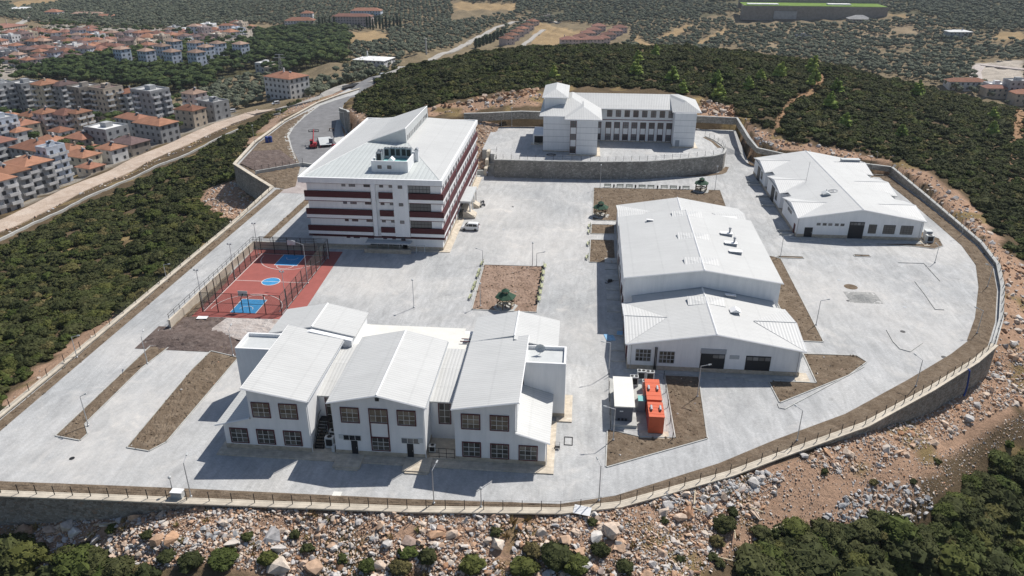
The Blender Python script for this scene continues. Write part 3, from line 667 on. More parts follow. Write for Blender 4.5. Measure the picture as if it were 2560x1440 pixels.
# borders inside the boundary walls
inner = off_path([e[:2] for e in E_[13:22]], -.5); inn2 = off_path([e[:2] for e in E_[13:22]], -3.7)
sheet('soil_bed', inner + inn2[::-1], .03, SOIL, jit=.2, cuts=5)
fp = [e[:2] for e in E_[0:14]]; wid = [1.9, 1.9, 1.9, 1.9, 1.8, 1.5, .9, 1.3, 2.0, 2.6, 3.0, 3.3, 3.4, 3.4]
inner = off_path(fp, -.25); inn2 = [off_path(fp, -wid[k])[k] for k in range(14)]
sheet('soil_bed', inner + inn2[::-1], .028, SOIL, jit=.12, cuts=6)
sheet('soil_bed', [(-82.0, 72), (-80.3, 72), (-80.2, 193), (-82.2, 193)], .03, SOIL, jit=.15, cuts=6)
sheet('soil_bed', [(57.5, 224.6), (84, 221.6), (89.0, 221.4), (88.8, 218.6), (84, 220), (60, 223)], .03, SOIL, jit=.15, cuts=4)
sheet('dirt_ground', [(-71.2, 106.9), (-60.5, 106.4), (-55.4, 105.0), (-49.5, 106), (-50, 118.2), (-71.4, 118.2)], .02, SOIL_P, jit=.25, cuts=6)
sheet('dirt_ground', [(-64, 113), (-56, 109.5), (-47, 107), (-49.8, 118.1), (-63, 117.9)], .24, DUSTY, jit=.22, cuts=5)
sheet('dirt_ground', [(-80, 193.2), (-83.5, 194.6), (-92.5, 204.6), (-102.6, 215.6), (-106.6, 240), (-108.4, 271), (-105.6, 299), (-104.6, 280), (-102.8, 264), (-100.2, 251), (-92.8, 234.5), (-83.6, 216), (-78, 196)], .03, SOIL, jit=.3, cuts=6)
sheet('dirt_ground', [(-102, 215.5), (-104.2, 230), (-96, 232), (-84.5, 217), (-93, 207.2)], .36, SOIL_P, jit=.25, cuts=5)
ASP = [(-76, 196), (-80.6, 215.9), (-84.2, 216.2), (-92.8, 234.5), (-100, 251), (-102.8, 264), (-104.4, 280), (-105.2, 299.9), (-102.3, 310.1), (-98.8, 319.9), (-96.9, 325.5), (-98.5, 336), (-94.6, 336), (-94.3, 323.6), (-97, 306.6), (-92, 284), (-88.5, 277), (-83.6, 252), (-74, 232), (-64, 212), (-66, 196)]
sheet('asphalt_road', ASP, .012, ASPH)
mb = MB(); kp = [(-79.5, 206), (-80.6, 215.9), (-84.2, 216.2), (-92.8, 234.5), (-100, 251), (-102.8, 264), (-104.4, 280), (-105.2, 299.9), (-102.3, 310.1), (-98.8, 319.9)]
strip(mb, kp, -1.5, .0, -.1, .14, CONC); structure('kerb', mb)
mb = MB(); strip(mb, [(-88.9, 276.5), (-85.2, 262), (-80.5, 246), (-74, 234)], -.1, 1.9, -.1, .14, CONC); structure('kerb', mb)
sheet('soil_bed', [(-86.5, 268), (-81.6, 257), (-77.5, 249), (-72, 238), (-73.2, 236), (-79.6, 249), (-83.8, 260)], .05, BANKM, jit=.4, cuts=4)
rough_grid('dusty_patch', lambda u, v: (-80.5+u*12, 190+v*17, .016), 4, 4, soilmat('pink_dust', (.36, .31, .30), (.44, .39, .375), (.52, .47, .45), .3), 0, kind='structure')
for k, pth in enumerate(([(-93.4, 205.9), (-82.7, 215.7)], [(-82.7, 215.7), (-79.5, 214.5)])):
    mb = MB(); strip(mb, pth, -.25, .25, -.2, 1.1, CONC); structure('low_wall', mb)

rough_grid('dirt_mound', lambda u, v: (G(478, 848)[0]+(u-.5)*16, G(478, 848)[1]+(v-.5)*8, .05+1.0*max(0, 1-math.hypot((u-.5)*2, (v-.5)*2))**.8), 26, 14, SOIL_P, .10, kind='stuff')
# the sunken-court retaining wall with its black railing
cw = thing('court_wall', 'cream concrete wall with a black railing along the sports court', 'wall', (-71.7, 116, 0))
mb = MB(); strip(mb, [(-71.7, 113.6), (-71.7, 151.5), (-57, 151.5)], 0, .35, -.3, 1.6, COPING); mb.build('wall_face', cw)
mb = MB()
for k in range(20): mb.box(-71.75, 114+k*2, 1.6, -71.69, 114.06+k*2, 2.6, BLACK)
for k in range(8): mb.box(-71.6+k*2, 151.2, 1.6, -71.54+k*2, 151.26, 2.6, BLACK)
for z in (2.1, 2.6): mb.tube([(-71.72, 113.8, z), (-71.72, 151.2, z)], .035, BLACK, 5); mb.tube([(-71.7, 151.22, z), (-57, 151.22, z)], .035, BLACK, 5)
mb.build('railing', cw)
sheet('soil_bed', [(-71.3, 114), (-69.9, 118.4), (-69.9, 133), (-71.3, 139)], .02, SOIL, jit=.3, cuts=4)
sheet('sports_court', [(-69.9, 118.2), (-49.9, 118.7), (-51.2, 151), (-71.3, 150.8)], .012, COURT_R)
def ring(cx, cy, r, a0, a1, w, z, mat, mb, n=40):
    v = []; f = []
    for k in range(n+1):
        t = a0+(a1-a0)*k/n
        v += [(cx+(r-w/2)*math.cos(t), cy+(r-w/2)*math.sin(t), z), (cx+(r+w/2)*math.cos(t), cy+(r+w/2)*math.sin(t), z)]
    for k in range(n): f.append((2*k, 2*k+1, 2*k+3, 2*k+2))
    mb.add(v, f, mat)
def lineb(mb, x0, y0, x1, y1, z=.024): mb.add([(x0, y0, z), (x1, y0, z), (x1, y1, z), (x0, y1, z)], [(0, 1, 2, 3)], LINE)
X0, X1, Y0, Y1 = -68.6, -53.6, 120.35, 148.4; XM = (X0+X1)/2; YM = (Y0+Y1)/2; COURT = (X0, X1, Y0, Y1)
mb = MB()
for yk, s in ((Y0, 1), (Y1, -1)): mb.add([(XM-2.45, yk, .018), (XM+2.45, yk, .018), (XM+2.45, yk+s*5.8, .018), (XM-2.45, yk+s*5.8, .018)], [(0, 1, 2, 3)], COURT_B)
mb.add([(XM+1.8*math.cos(k*math.pi/20), YM+1.8*math.sin(k*math.pi/20), .018) for k in range(40)], [list(range(40))], COURT_B); structure('court_key_paint', mb)
mb = MB(); w = .11
lineb(mb, X0, Y0, X1, Y0+w); lineb(mb, X0, Y1-w, X1, Y1); lineb(mb, X0, Y0+w, X0+w, Y1-w); lineb(mb, X1-w, Y0+w, X1, Y1-w); lineb(mb, X0+w, YM-w/2, X1-w, YM+w/2, .028)
ring(XM, YM, 1.8, 0, 2*math.pi, .12, .033, LINE, mb)
for yk, s in ((Y0, 1), (Y1, -1)):
    for sx in (-1, 1): lineb(mb, XM+sx*2.45-w/2, yk+s*w, XM+sx*2.45+w/2, yk+s*(5.8-w/2), .028)
    lineb(mb, XM-2.5, yk+s*5.8-w/2, XM+2.5, yk+s*5.8+w/2, .026)
    ring(XM, yk+s*5.8, 1.8, 0 if s > 0 else math.pi, math.pi if s > 0 else 2*math.pi, .1, .031, LINE, mb)
    ring(XM, yk+s*1.5, 6.6, R(-3) if s > 0 else R(177), R(183) if s > 0 else R(363), .1, .034, LINE, mb, 60)
    ring(XM, yk+s*1.6, 1.25, 0 if s > 0 else math.pi, math.pi if s > 0 else 2*math.pi, .08, .03, LINE, mb, 24)
structure('court_lines', mb)

# ------------------------------------------------------------------ classroom block with twin sloping wings (nearest building)
B = thing('classroom_building', 'white two storey building with angled white roofs and maroon framed windows, nearest the front wall', 'building', (-24.8, 90, 0))
def wallpart(mk, name='wall', mat=WALL, parent=None): 
    mb = MB(); mk(mb, mat); return mb.build(name, parent or B)
def roofpart(slabs, name='roof', mat=RY, parent=None, trim=True, th=.22):
    mb = MB()
    for s in slabs: mb.slab(s, th, mat)
    r = mb.build(name, parent or B)
    return r
PB = .85
# plinths and flagstone aprons
def boxes(name, mat, rows, parent=None):
    for r in rows: part_box(parent or B, name, *r, mat)
boxes('stone_plinth', PLINTH, [(-46.55, 80.95, -.05, -34.55, 92, PB), (-31.25, 80.95, -.05, -18.95, 92, PB), (-14.95, 80.95, -.05, -2.95, 92.25, PB), (-49.05, 92.4, -.05, -43, 97.2, PB), (-6.6, 92.3, -.05, -.75, 97.25, PB), (-46.1, 97.3, -.05, -33, 106.05, PB), (-15.0, 97.3, -.05, -2.2, 106.05, PB)])
boxes('flagstone_apron', APRON, [(-47.4, 79.4, -.1, -1.8, 80.94, .16), (-2.94, 80.94, -.1, -1.8, 91.2, .16), (-1.9, 91.2, -.1, .35, 98.2, .17), (-47.4, 80.94, -.1, -46.56, 92, .16)])
boxes('recess_floor', APRON, [(-34.55, 80.95, -.1, -31.25, 85.5, .3), (-18.95, 80.95, -.1, -14.95, 85.5, .3)])
# walls
wallpart(lambda m, k: m.gable([(-42.5, PB), (-34.6, PB), (-34.6, 8.4), (-42.5, 9.9)], 81, 98, k))
wallpart(lambda m, k: m.gable([(-31.2, PB), (-19, PB), (-19, 8.4), (-24.9, 9.75), (-31.2, 8.4)], 81, 98, k))
wallpart(lambda m, k: m.gable([(-14.9, PB), (-6.9, PB), (-6.9, 9.9), (-14.9, 8.4)], 81, 98, k))
wallpart(lambda m, k: m.gable([(-46.5, PB), (-42.5, PB), (-42.5, 5.1), (-46.5, 3.95)], 81, 92.4, k))
wallpart(lambda m, k: m.gable([(-6.9, PB), (-3, PB), (-3, 3.95), (-6.9, 5.1)], 81, 92.2, k))
def tower(x0, x1, y0, y1):
    def mk(m, k):
        m.box(x0, y0, PB, x1, y1, 8.6, k)
        for a in ((x0, y0, x1, y0+.3), (x0, y1-.3, x1, y1), (x0, y0+.3, x0+.3, y1-.3), (x1-.3, y0+.3, x1, y1-.3)): m.box(a[0], a[1], 8.6, a[2], a[3], 9.15, k)
    wallpart(mk, 'flat_roofed_tower'); part_box(B, 'roof_membrane', x0+.3, y0+.3, 8.6, x1-.3, y1-.3, 8.65, LGREY)
tower(-49, -42.5, 92.4, 97.2); tower(-6.7, -.8, 92.2, 97.2)
wallpart(lambda m, k: m.gable([(-46, PB), (-33.1, PB), (-33.1, 8.4), (-39.4, 9.7), (-46, 8.4)], 97.3, 106, k))
wallpart(lambda m, k: m.gable([(-14.9, PB), (-2.3, PB), (-2.3, 8.4), (-8.6, 9.7), (-14.9, 8.4)], 97.3, 106, k))
boxes('link_wall', WALL, [(-34.59, 85.5, .3, -31.21, 98, 6.3), (-18.99, 85.5, .3, -14.91, 98, 6.3)])
wallpart(lambda m, k: m.box(-33.1, 98, 0, -15, 105, 6.7, k), 'rear_hall_wall')
# roofs
roofpart([[(-42.95, 80.6, 10.15), (-34.25, 80.6, 8.6), (-34.25, 98.25, 8.6), (-42.95, 98.25, 10.15)]])
roofpart([[(-31.65, 80.6, 8.6), (-24.9, 80.6, 10.1), (-24.9, 98.3, 10.1), (-31.65, 98.3, 8.6)], [(-24.895, 80.6, 10.1), (-18.55, 80.6, 8.6), (-18.55, 98.3, 8.6), (-24.895, 98.3, 10.1)]])
roofpart([[(-15.2, 80.6, 8.6), (-6.5, 80.6, 10.15), (-6.5, 98.25, 10.15), (-15.2, 98.25, 8.6)]])
roofpart([[(-47.4, 80.6, 4.1), (-42.51, 80.6, 5.5), (-42.51, 92.39, 5.5), (-47.4, 92.39, 4.1)]])
roofpart([[(-6.89, 80.5, 5.5), (-2.4, 80.5, 4.1), (-2.4, 92.19, 4.1), (-6.89, 92.19, 5.5)]])
roofpart([[(-46.3, 98.26, 8.6), (-39.4, 98.26, 10.0), (-39.4, 106.3, 10.0), (-46.3, 106.3, 8.6)], [(-39.395, 98.31, 10.0), (-32.8, 98.31, 8.6), (-32.8, 106.3, 8.6), (-39.395, 106.3, 10.0)]])
roofpart([[(-15.2, 98.31, 8.6), (-8.6, 98.31, 10.0), (-8.6, 106.3, 10.0), (-15.2, 106.3, 8.6)], [(-8.595, 97.25, 10.0), (-2.05, 97.25, 8.6), (-2.05, 106.3, 8.6), (-8.595, 106.3, 10.0)]])
roofpart([[(-34.59, 85.2, 6.5), (-31.21, 85.2, 6.5), (-31.21, 92.5, 7.3), (-34.59, 92.5, 7.3)], [(-34.59, 92.52, 7.3), (-31.21, 92.52, 7.3), (-31.21, 98.3, 7.3), (-34.59, 98.3, 7.3)]], mat=RX)
roofpart([[(-18.99, 85.2, 6.5), (-14.91, 85.2, 6.5), (-14.91, 92.5, 7.3), (-18.99, 92.5, 7.3)], [(-18.99, 92.52, 7.3), (-14.91, 92.52, 7.3), (-14.91, 98.3, 7.3), (-18.99, 98.3, 7.3)]], mat=RX)
roofpart([[(-33.2, 98.32, 7.0), (-15.2, 98.32, 7.0), (-15.2, 103.6, 7.0), (-16.9, 103.6, 7.0), (-16.9, 105.3, 7.0), (-33.2, 105.3, 7.0)]], mat=CREAM)
def trimrun(parent, pts, w=.11, name='roof_edge_trim', mat=TRIM):
    mb = MB(); mb.tube(pts, w, mat, 4); return mb.build(name, parent)
for pts in ([(-43, 80.55, 10.06), (-34.2, 80.55, 8.5)], [(-31.7, 80.55, 8.5), (-24.9, 80.55, 10.0), (-18.5, 80.55, 8.5)], [(-15.25, 80.55, 8.5), (-6.45, 80.55, 10.06)],
            [(-47.45, 80.55, 4.02), (-42.5, 80.55, 5.42)], [(-6.9, 80.45, 5.42), (-2.35, 80.45, 4.02)], [(-43, 80.6, 10.05), (-43, 98.3, 10.05)], [(-6.45, 80.6, 10.05), (-6.45, 98.3, 10.05)], [(-42.95, 98.3, 10.05), (-34.2, 98.3, 8.52)], [(-15.2, 98.3, 8.52), (-6.45, 98.3, 10.05)]):
    trimrun(B, pts)
for pts in ([(-24.9, 80.6, 10.1), (-24.9, 98.3, 10.1)], [(-39.4, 98.3, 10.0), (-39.4, 106.3, 10.0)], [(-8.6, 98.3, 10.0), (-8.6, 106.3, 10.0)]): trimrun(B, pts, .14, 'ridge_cap')
for pts in ([(-34.2, 80.7, 8.38), (-34.2, 98.2, 8.38)], [(-31.7, 80.7, 8.38), (-31.7, 98.2, 8.38)], [(-18.5, 80.7, 8.38), (-18.5, 98.2, 8.38)], [(-15.25, 80.7, 8.38), (-15.25, 98.2, 8.38)]): trimrun(B, pts, .1, 'gutter', FLASH)
for pts in ([(-34.45, 80.95, 8.3), (-34.45, 80.93, .3)], [(-18.9, 80.9, 8.3), (-18.9, 80.9, .3)], [(-2.85, 80.9, 3.9), (-2.85, 80.9, .3)], [(-6.75, 80.9, 5.2), (-6.75, 80.9, 9.8)]): trimrun(B, pts, .06, 'downpipe', TRIM)
# maroon framed windows, nine panes each
FS = ('S', 81)
for a0, z0 in ((-45.73, 1.08), (-42.0, 1.08), (-38.28, 1.08), (-42.1, 5.4), (-38.36, 5.4), (-30.04, 5.36), (-22.48, 5.36), (-14.02, 5.33), (-10.27, 5.33), (-13.99, .92), (-10.26, .86), (-6.5, .84)):
    window(B, FS, a0, a0+2.52, z0, z0+2.42, 3, 3, MAROON, .14)
window(B, FS, -26.24, -23.68, 5.5, 7.8, 3, 2, MAROON, .14); window(B, FS, -26.24, -23.68, 1.05, 3.3, 3, 3, MAROON, .14)
for x in (-26.24, -23.82): part_box(B, 'window_surround', x, 80.9, 3.3, x+.14, 80.999, 5.5, MAROON)
window(B, ('S', 85.5), -17.9, -16.15, 2.75, 6.2, 2, 3, MAROON, .14); window(B, ('S', 85.5), -33.7, -32.2, .4, 6.2, 2, 4, MAROON, .14)
for a0, dx, sx in ((-30.0, -29.0, -30.6), (-22.1, -21.4, -19.85)):
    d = part_box(B, 'door', dx, 80.93, .35, dx+.85, 80.995, 2.5, DARK); part_box(d, 'handle', dx+.7, 80.86, 1.3, dx+.74, 80.925, 1.5, STEEL)
    window(B, FS, a0, a0+2.4, 2.52, 3.35, 3, 1, None, 0, PVC, CARG if dx < -25 else GLASSG)
    part_box(B, 'sign_board', sx, 80.9, 2.75, sx+.62, 80.98, 3.4, LGREY)
part_box(B, 'vent', -25.2, 80.9, 9.0, -24.7, 80.99, 9.45, DARK)
for x0, x1 in ((-30.9, -27.3), (-21.6, -18.0)):
    mb = MB(); mb.box(x0, 78.1, -.05, x1, 80.9, .34, APRON); mb.box(x0+.4, 77.8, -.05, x1-.2, 78.1, .18, APRON); mb.build('entrance_step', B)
mb = MB()   # railing across the right-hand recess
for x in (-18.6, -17.2, -16.2, -15.1): mb.box(x, 81.1, .3, x+.06, 81.16, 1.9, BLACK)
for z in (.5, 1.1, 1.85): mb.box(-18.6, 81.1, z, -15.05, 81.15, z+.05, BLACK)
mb.build('railing', B)
mb = MB()   # black escape stair in the left-hand recess
for k in range(9): mb.box(-34.4, 81.6+k*.3, .3+k*.3, -33.2, 81.9+k*.3, .36+k*.3, BLACK)
mb.box(-34.4, 84.3, 2.95, -31.4, 85.4, 3.05, BLACK)
for x in (-34.4, -33.2):
    mb.tube([(x, 81.6, 1.3), (x, 84.3, 4.0), (x, 85.4, 4.0)], .04, BLACK, 4); mb.tube([(x, 81.6, .3), (x, 84.3, 3.0)], .06, BLACK, 4)
    for k in range(4): mb.tube([(x, 81.6+k*.9, .3+k*.9), (x, 81.6+k*.9, 1.3+k*.9)], .03, BLACK, 4)
mb.build('escape_stair', B)
rd = MB(); rd.box(-16.6, 100.6, 7.0, -16.0, 101.3, 7.35, GREYP); rd.box(-17.1, 100.4, 7.35, -15.4, 100.55, 7.42, MAROON); rd.box(-17.0, 101.2, 7.35, -15.3, 101.35, 7.42, MAROON); rd.build('roof_hatch', B)
ds = MB(); ds.tube([(-4.6, 95.6, 8.65), (-4.6, 95.6, 9.3)], .04, STEEL, 5); ds.add([(-4.6+.75*math.cos(k*math.pi/6), 95.5-.18*math.cos(0)+.2*math.sin(k*math.pi/6), 9.7+.6*math.sin(k*math.pi/6)) for k in range(12)]+[(-4.6, 95.75, 9.6)], [(k, (k+1) % 12, 12) for k in range(12)], LGREY)
ds.tube([(-4.6, 95.7, 9.6), (-4.6, 94.9, 9.7)], .025, STEEL, 4)
o = ds.build('satellite_dish', None); tag(o, 'white satellite dish standing on the flat tower roof', 'satellite dish')

# ------------------------------------------------------------------ air conditioning units
def condenser(name, label, x, y, w, d, h, fans=1, vert=False, rz=0, group=None, z=0, hm=None):
    t = thing(name, label, 'air conditioner', (x, y, z), rz, group)
    mb = MB(); mb.box(-w/2, -d/2, .08, w/2, d/2, h, hm or LGREY)
    for sx in (-1, 1): mb.box(sx*w*.36-.05, -d/2, 0, sx*w*.36+.05, d/2, .08, GREYP)
    link('housing', mb.mesh('housing'), t)
    for k in range(fans):
        f = MB(); 
        if vert: f.lathe(0, 0, [(.0, 0), (min(w/fans, d)*.40, 0), (min(w/fans, d)*.40, .05), (.08, .06)], BLACK, 12); link('fan_grille', f.mesh('fan_grille'), t, (-w/2+w*(k+.5)/fans, 0, h))
        else: f.lathe(0, 0, [(.0, 0), (min(w, h/fans)*.42, 0), (min(w, h/fans)*.42, .04), (.06, .05)], BLACK, 12); o = link('fan_grille', f.mesh('fan_grille'), t, (0, -d/2, .08+(h-.08)*(k+.5)/fans)); o.rotation_euler = (R(90), 0, 0)
    if vert: link('intake_grille', box_mesh((round(w*.72, 2), .02, round(h*.62, 2)), DARK), t, (0, -d/2, h*.56))
    return t
g = 'air conditioners in the recess'
condenser('air_conditioner', 'large grey air conditioner at the foot of the black escape stair', -32.4, 82.2, 1.2, .8, 1.7, 1, True, 0, g, .3)
condenser('air_conditioner', 'grey air conditioner behind the larger one in the narrow recess', -32.3, 83.7, 1.2, .8, 1.7, 1, True, 0, g, .3)
condenser('air_conditioner', 'small air conditioner against the central gabled block in the recess', -31.65, 81.4, .8, .4, .9, 1, False, R(-90), g, .3)
condenser('air_conditioner', 'dark air conditioner behind the black railing of the recess', -18.3, 82.4, .9, .6, 1.1, 1, True, 0, None, .3)

# ------------------------------------------------------------------ four storey school
C = thing('school_building', 'four storey white school with maroon bands and a wedge skylight roof', 'building', (-44, 182, 0))
def part(fn, name, parent=C):
    mb = MB(); fn(mb); return mb.build(name, parent)
part(lambda m: m.box(-58.7, 153.75, .75, -29.25, 209.6, 15.0, WALL), 'wall')
part(lambda m: m.box(-58.76, 153.69, -.05, -29.19, 209.66, .75, PLINTH), 'stone_plinth')
boxes('flagstone_apron', APRON, [(-59.5, 152.6, -.05, -27.6, 153.68, .12), (-29.18, 153.69, -.05, -27.6, 209, .12)], C)
def fasc(m):
    for a in ((-60.3, 153.1, -28.8, 153.6), (-60.3, 209.9, -28.8, 210.4), (-60.3, 153.6, -59.8, 209.9), (-29.3, 153.6, -28.8, 209.9)): m.box(a[0], a[1], 15.0, a[2], a[3], 16.2, WALL)
    m.box(-59.8, 153.6, 15.0, -29.3, 209.9, 15.06, WALL)
part(fasc, 'parapet')
part(lambda m: [m.box(-59.6, 153.3, 14.88, -29.0, 153.7, 14.998, MAROON), m.box(-29.2, 153.7, 14.88, -28.95, 209.6, 14.998, MAROON)], 'eaves_line')
ZR = 15.95
A_, B_, C_, D_ = (-59.8, 153.6, ZR), (-29.3, 153.6, ZR), (-29.3, 209.9, ZR), (-59.8, 209.9, ZR)
P1, P2, P3, P4 = (-51.5, 178.5, 17.5), (-41.6, 178.5, 17.55), (-41.6, 206, 17.55), (-51.5, 206, 17.5)
RSC = roof_mat('white_school_roof_sheet', (.56, .59, .58), 'X', 1.0)
def tri(m, pts, mat): m.add(pts, [list(range(len(pts)))], mat)
def rf(m):
    tri(m, [A_, B_, P2, P1], RSC); tri(m, [B_, C_, P3, P2], RY); tri(m, [C_, D_, P4, P3], RSC); tri(m, [D_, A_, P1, P4], RY); tri(m, [P1, P2, P3, P4], RY)
part(rf, 'roof')
H1, H2 = (-42.0, 178.5, 21.0), (-42.0, 206, 20.7)
def wedge(m):
    e = .03
    tri(m, [(-51.5, 178.4, 17.52), (-42.2, 178.4, 21.05), (-42.2, 206.1, 20.75), (-51.5, 206.1, 17.52)], RY)
    tri(m, [(-51.4, 178.5, 17.5), (-41.9, 178.5, 17.5), H1], LGREY); tri(m, [(-51.4, 206, 17.5), (-41.9, 206, 17.5), H2], LGREY)
    tri(m, [(-42.0, 178.5, 17.5), (-42.0, 206, 17.5), H2, H1], LGREY)
part(wedge, 'wedge_skylight')
for k in range(13): on_face(C, 'skylight_window', ('E', -42.0), 180.0+k*1.98, 180.0+k*1.98+1.2, 17.9, 19.0, .04, GLASSG)
trimrun(C, [(-42.1, 178.4, 21.0), (-42.1, 206.1, 20.7)], .12); trimrun(C, [(-51.5, 178.45, 17.6), (-42.0, 178.45, 21.0)], .08)
for pts in ([A_, P1], [B_, P2]): trimrun(C, pts, .07, 'hip_cap', LGREY)
# plant box on the roof
def pent(m):
    m.box(-45.3, 158.3, 15.9, -37.2, 166.5, 17.6, WALL)
    for a in ((-45.3, 158.3, -37.2, 158.6), (-45.3, 166.2, -37.2, 166.5), (-45.3, 158.6, -45.0, 166.2), (-37.5, 158.6, -37.2, 166.2)): m.box(a[0], a[1], 17.6, a[2], a[3], 18.7, WALL)
part(pent, 'plant_enclosure')
part_box(C, 'enclosure_floor', -45, 158.6, 17.6, -37.5, 166.2, 17.66, TEAL)
for a in (-43.9, -41.75): window(C, ('S', 158.3), a, a+.85, 17.0, 17.7, 1, 1, None, 0, MAROON, GLASSG, True)
mb = MB(); mb.box(-37.15, 165.5, 16.5, -36.35, 166.3, 19.2, WALL); mb.box(-37.3, 165.35, 19.2, -36.2, 166.45, 19.35, TRIM); mb.gable([(-37.25, 19.36), (-36.25, 19.36), (-36.75, 19.9)], 165.4, 166.4, GREYP); mb.build('chimney', C)
g = 'outdoor air conditioning units on the school roof'
for k, (x, y) in enumerate(((-44.0, 160.6), (-44.2, 162.8), (-43.2, 164.6), (-41.9, 165.0), (-40.7, 164.9), (-39.4, 165.0), (-38.2, 164.6))):
    condenser('air_conditioner', 'tall grey twin fan unit in the rooftop enclosure, '+('front left of the group' if k == 0 else 'second behind the front left one' if k == 1 else 'rear left corner' if k == 2 else 'second in the back row' if k == 3 else 'middle of the back row' if k == 4 else 'fourth in the back row' if k == 5 else 'rear right corner'), x, y, 1.25, .9, 2.4, 2, True, 0, g, 17.66, GREYP)
mb = MB(); mb.box(-42, 160.5, 17.66, -40.9, 161.7, 18.2, GREYP); mb.gable([(-42.2, 18.2), (-40.7, 18.2), (-41.45, 18.9)], 160.3, 161.9, TRIM); mb.build('roof_vent', C)
# front elevation
VF = 153.75
for z0, z1 in ((11.75, 13.1), (7.75, 9.05), (3.95, 5.15)):
    for a0, a1 in ((-59.3, -44.65), (-42.85, -39.65), (-36.3, -28.75)):
        on_face(C, 'maroon_band', ('S', VF), a0, a1, z0, z1, .45, REDB); on_face(C, 'white_ledge', ('S', VF), a0, a1, z0-.75, z0-.005, .42, TRIM); on_face(C, 'dark_line', ('S', VF), a0, a1, z0-.9, z0-.755, .38, MAROON)
on_face(C, 'dark_line', ('S', VF), -59.3, -28.75, 2.72, 2.9, .5, MAROON)
boxes('pilaster', WALL, [(-44.3, 153.0, 3.2, -43.5, 153.74, 14.99), (-39.64, 153.1, 3.2, -36.35, 153.74, 14.99)], C)
for z in (14.2, 10.25, 6.25, 2.3):
    for a0, w in ((-50.9, .8), (-49.3, 1.35), (-46.05, 1.35), (-42.6, .8), (-40.55, .75)): window(C, ('S', VF), a0, a0+w, z, z+.7, 2 if w > 1 else 1, 1, None, 0, MAROON, GLASSG, True, bar=.05)
    window(C, ('S', 153.1), -38.4, -37.5, z+.05, z+.7, 1, 1, None, 0, MAROON, GLASSG, True)
for z0, z1 in ((13.15, 14.75), (9.1, 10.7), (5.2, 6.75)): window(C, ('S', VF), -36.2, -31.6, z0, z1, 6, 2, None, 0, BLACK, GLASSG, True, bar=.08)
on_face(C, 'entrance_canopy', ('S', VF), -46.2, -36.1, 1.95, 2.1, 2.2, LGREY)
boxes('canopy_post', STEEL, [(x, 151.7, 0, x+.08, 151.78, 1.95) for x in (-46.1, -43.6, -41.1, -38.6, -36.3)], C)
window(C, ('S', VF), -45.6, -38.6, .2, 1.9, 7, 1, None, 0, STEEL, GLASSG, True); on_face(C, 'door', ('S', VF), -38.3, -37.3, .05, 1.9, .06, DARK)
part(lambda m: m.box(-46.3, 150.9, -.1, -36, 151.5, .9, PLINTH), 'ramp_wall')
# right-hand elevation
FE = ('E', -29.25)
for z0, z1 in ((11.75, 13.1), (7.75, 9.05), (3.95, 5.15)):
    on_face(C, 'maroon_band', FE, 153.755, 209.7, z0, z1, .45, REDB); on_face(C, 'white_ledge', FE, 153.755, 209.7, z0-.75, z0-.005, .42, TRIM); on_face(C, 'dark_line', FE, 153.755, 209.7, z0-.9, z0-.755, .38, MAROON)
on_face(C, 'dark_line', FE, 153.755, 209.7, 2.72, 2.9, .5, MAROON)
for z0, z1 in ((13.2, 14.7), (9.2, 10.75), (5.3, 6.75), (1.0, 2.6)):
    for k in range(15):
        y = 155.2+k*3.65
        if not (z0 < 2 and 174 < y < 192): window(C, FE, y, y+2.1, z0, z1, 2, 2, None, 0, FLASH, GLASSG, True, bar=.08)
for y in (161, 171.5, 196): trimrun(C, [(-28.72, y, .2), (-28.72, y, 14.9)], .06, 'downpipe', STEEL)
# porch
part(lambda m: m.box(-29.24, 175.6, 3.6, -26.2, 187.6, 4.1, LGREY), 'porch_roof')
boxes('porch_column', WALL, [(-26.6, y, 0, -26.25, y+.35, 3.6) for y in (176, 180.0, 183.2, 187)], C)
part(lambda m: m.box(-29.24, 178.2, 0, -26.8, 186.5, 1.2, APRON), 'porch_floor')
part(lambda m: m.box(-29.2, 179.5, 1.2, -29.1, 184.5, 3.4, DARK), 'porch_glazing')
def sidewing(m, y0, y1): m.gablex([(y0, 0), (y1, 0), (y1, 1.7), (y0, 1.7)], -28.0, -27.0, APRON); m.add([(-27, y0, 0), (-27, y1, 0), (-25.0, y1, 0), (-25.0, y0, 0), (-27, y0, 1.7), (-27, y1, 1.7), (-25, y1, .5), (-25, y0, .5)], [(0, 3, 7, 4), (1, 2, 6, 5), (3, 2, 6, 7), (4, 7, 6, 5)], APRON)
part(lambda m: sidewing(m, 174.6, 178.0), 'stepped_ramp'); part(lambda m: sidewing(m, 182.4, 185), 'stepped_ramp')

# ------------------------------------------------------------------ dormitory on the terrace
D = thing('dormitory_building', 'white three storey L-shaped building with hipped roofs on the raised stone terrace', 'building', (12, 235, 5))
def dpart(fn, name): return part(fn, name, D)
dpart(lambda m: [m.box(4.9, 234, 5.3, 27.7, 247.3, 15.2, WALL)], 'wall'); dpart(lambda m: m.box(27.7, 228.6, 5.3, 34.0, 247.6, 15.2, WALL), 'wall')
dpart(lambda m: m.box(-3.1, 217, 5.3, 4.9, 240, 15.2, WALL), 'wall'); dpart(lambda m: m.box(-10.9, 220.5, 5.3, -3.1, 246, 15.2, WALL), 'wall')
dpart(lambda m: m.box(-11.0, 227.6, 15.2, -4.7, 246, 19.3, WALL), 'tower_wall')
boxes('stone_plinth', PLINTH, [(4.97, 233.93, 4.9, 27.65, 234.5, 5.3), (27.75, 228.53, 4.9, 34.06, 247.6, 5.3), (-3.16, 216.93, 4.9, 4.96, 234, 5.3), (-10.96, 220.43, 4.9, -3.17, 246, 5.3)], D)
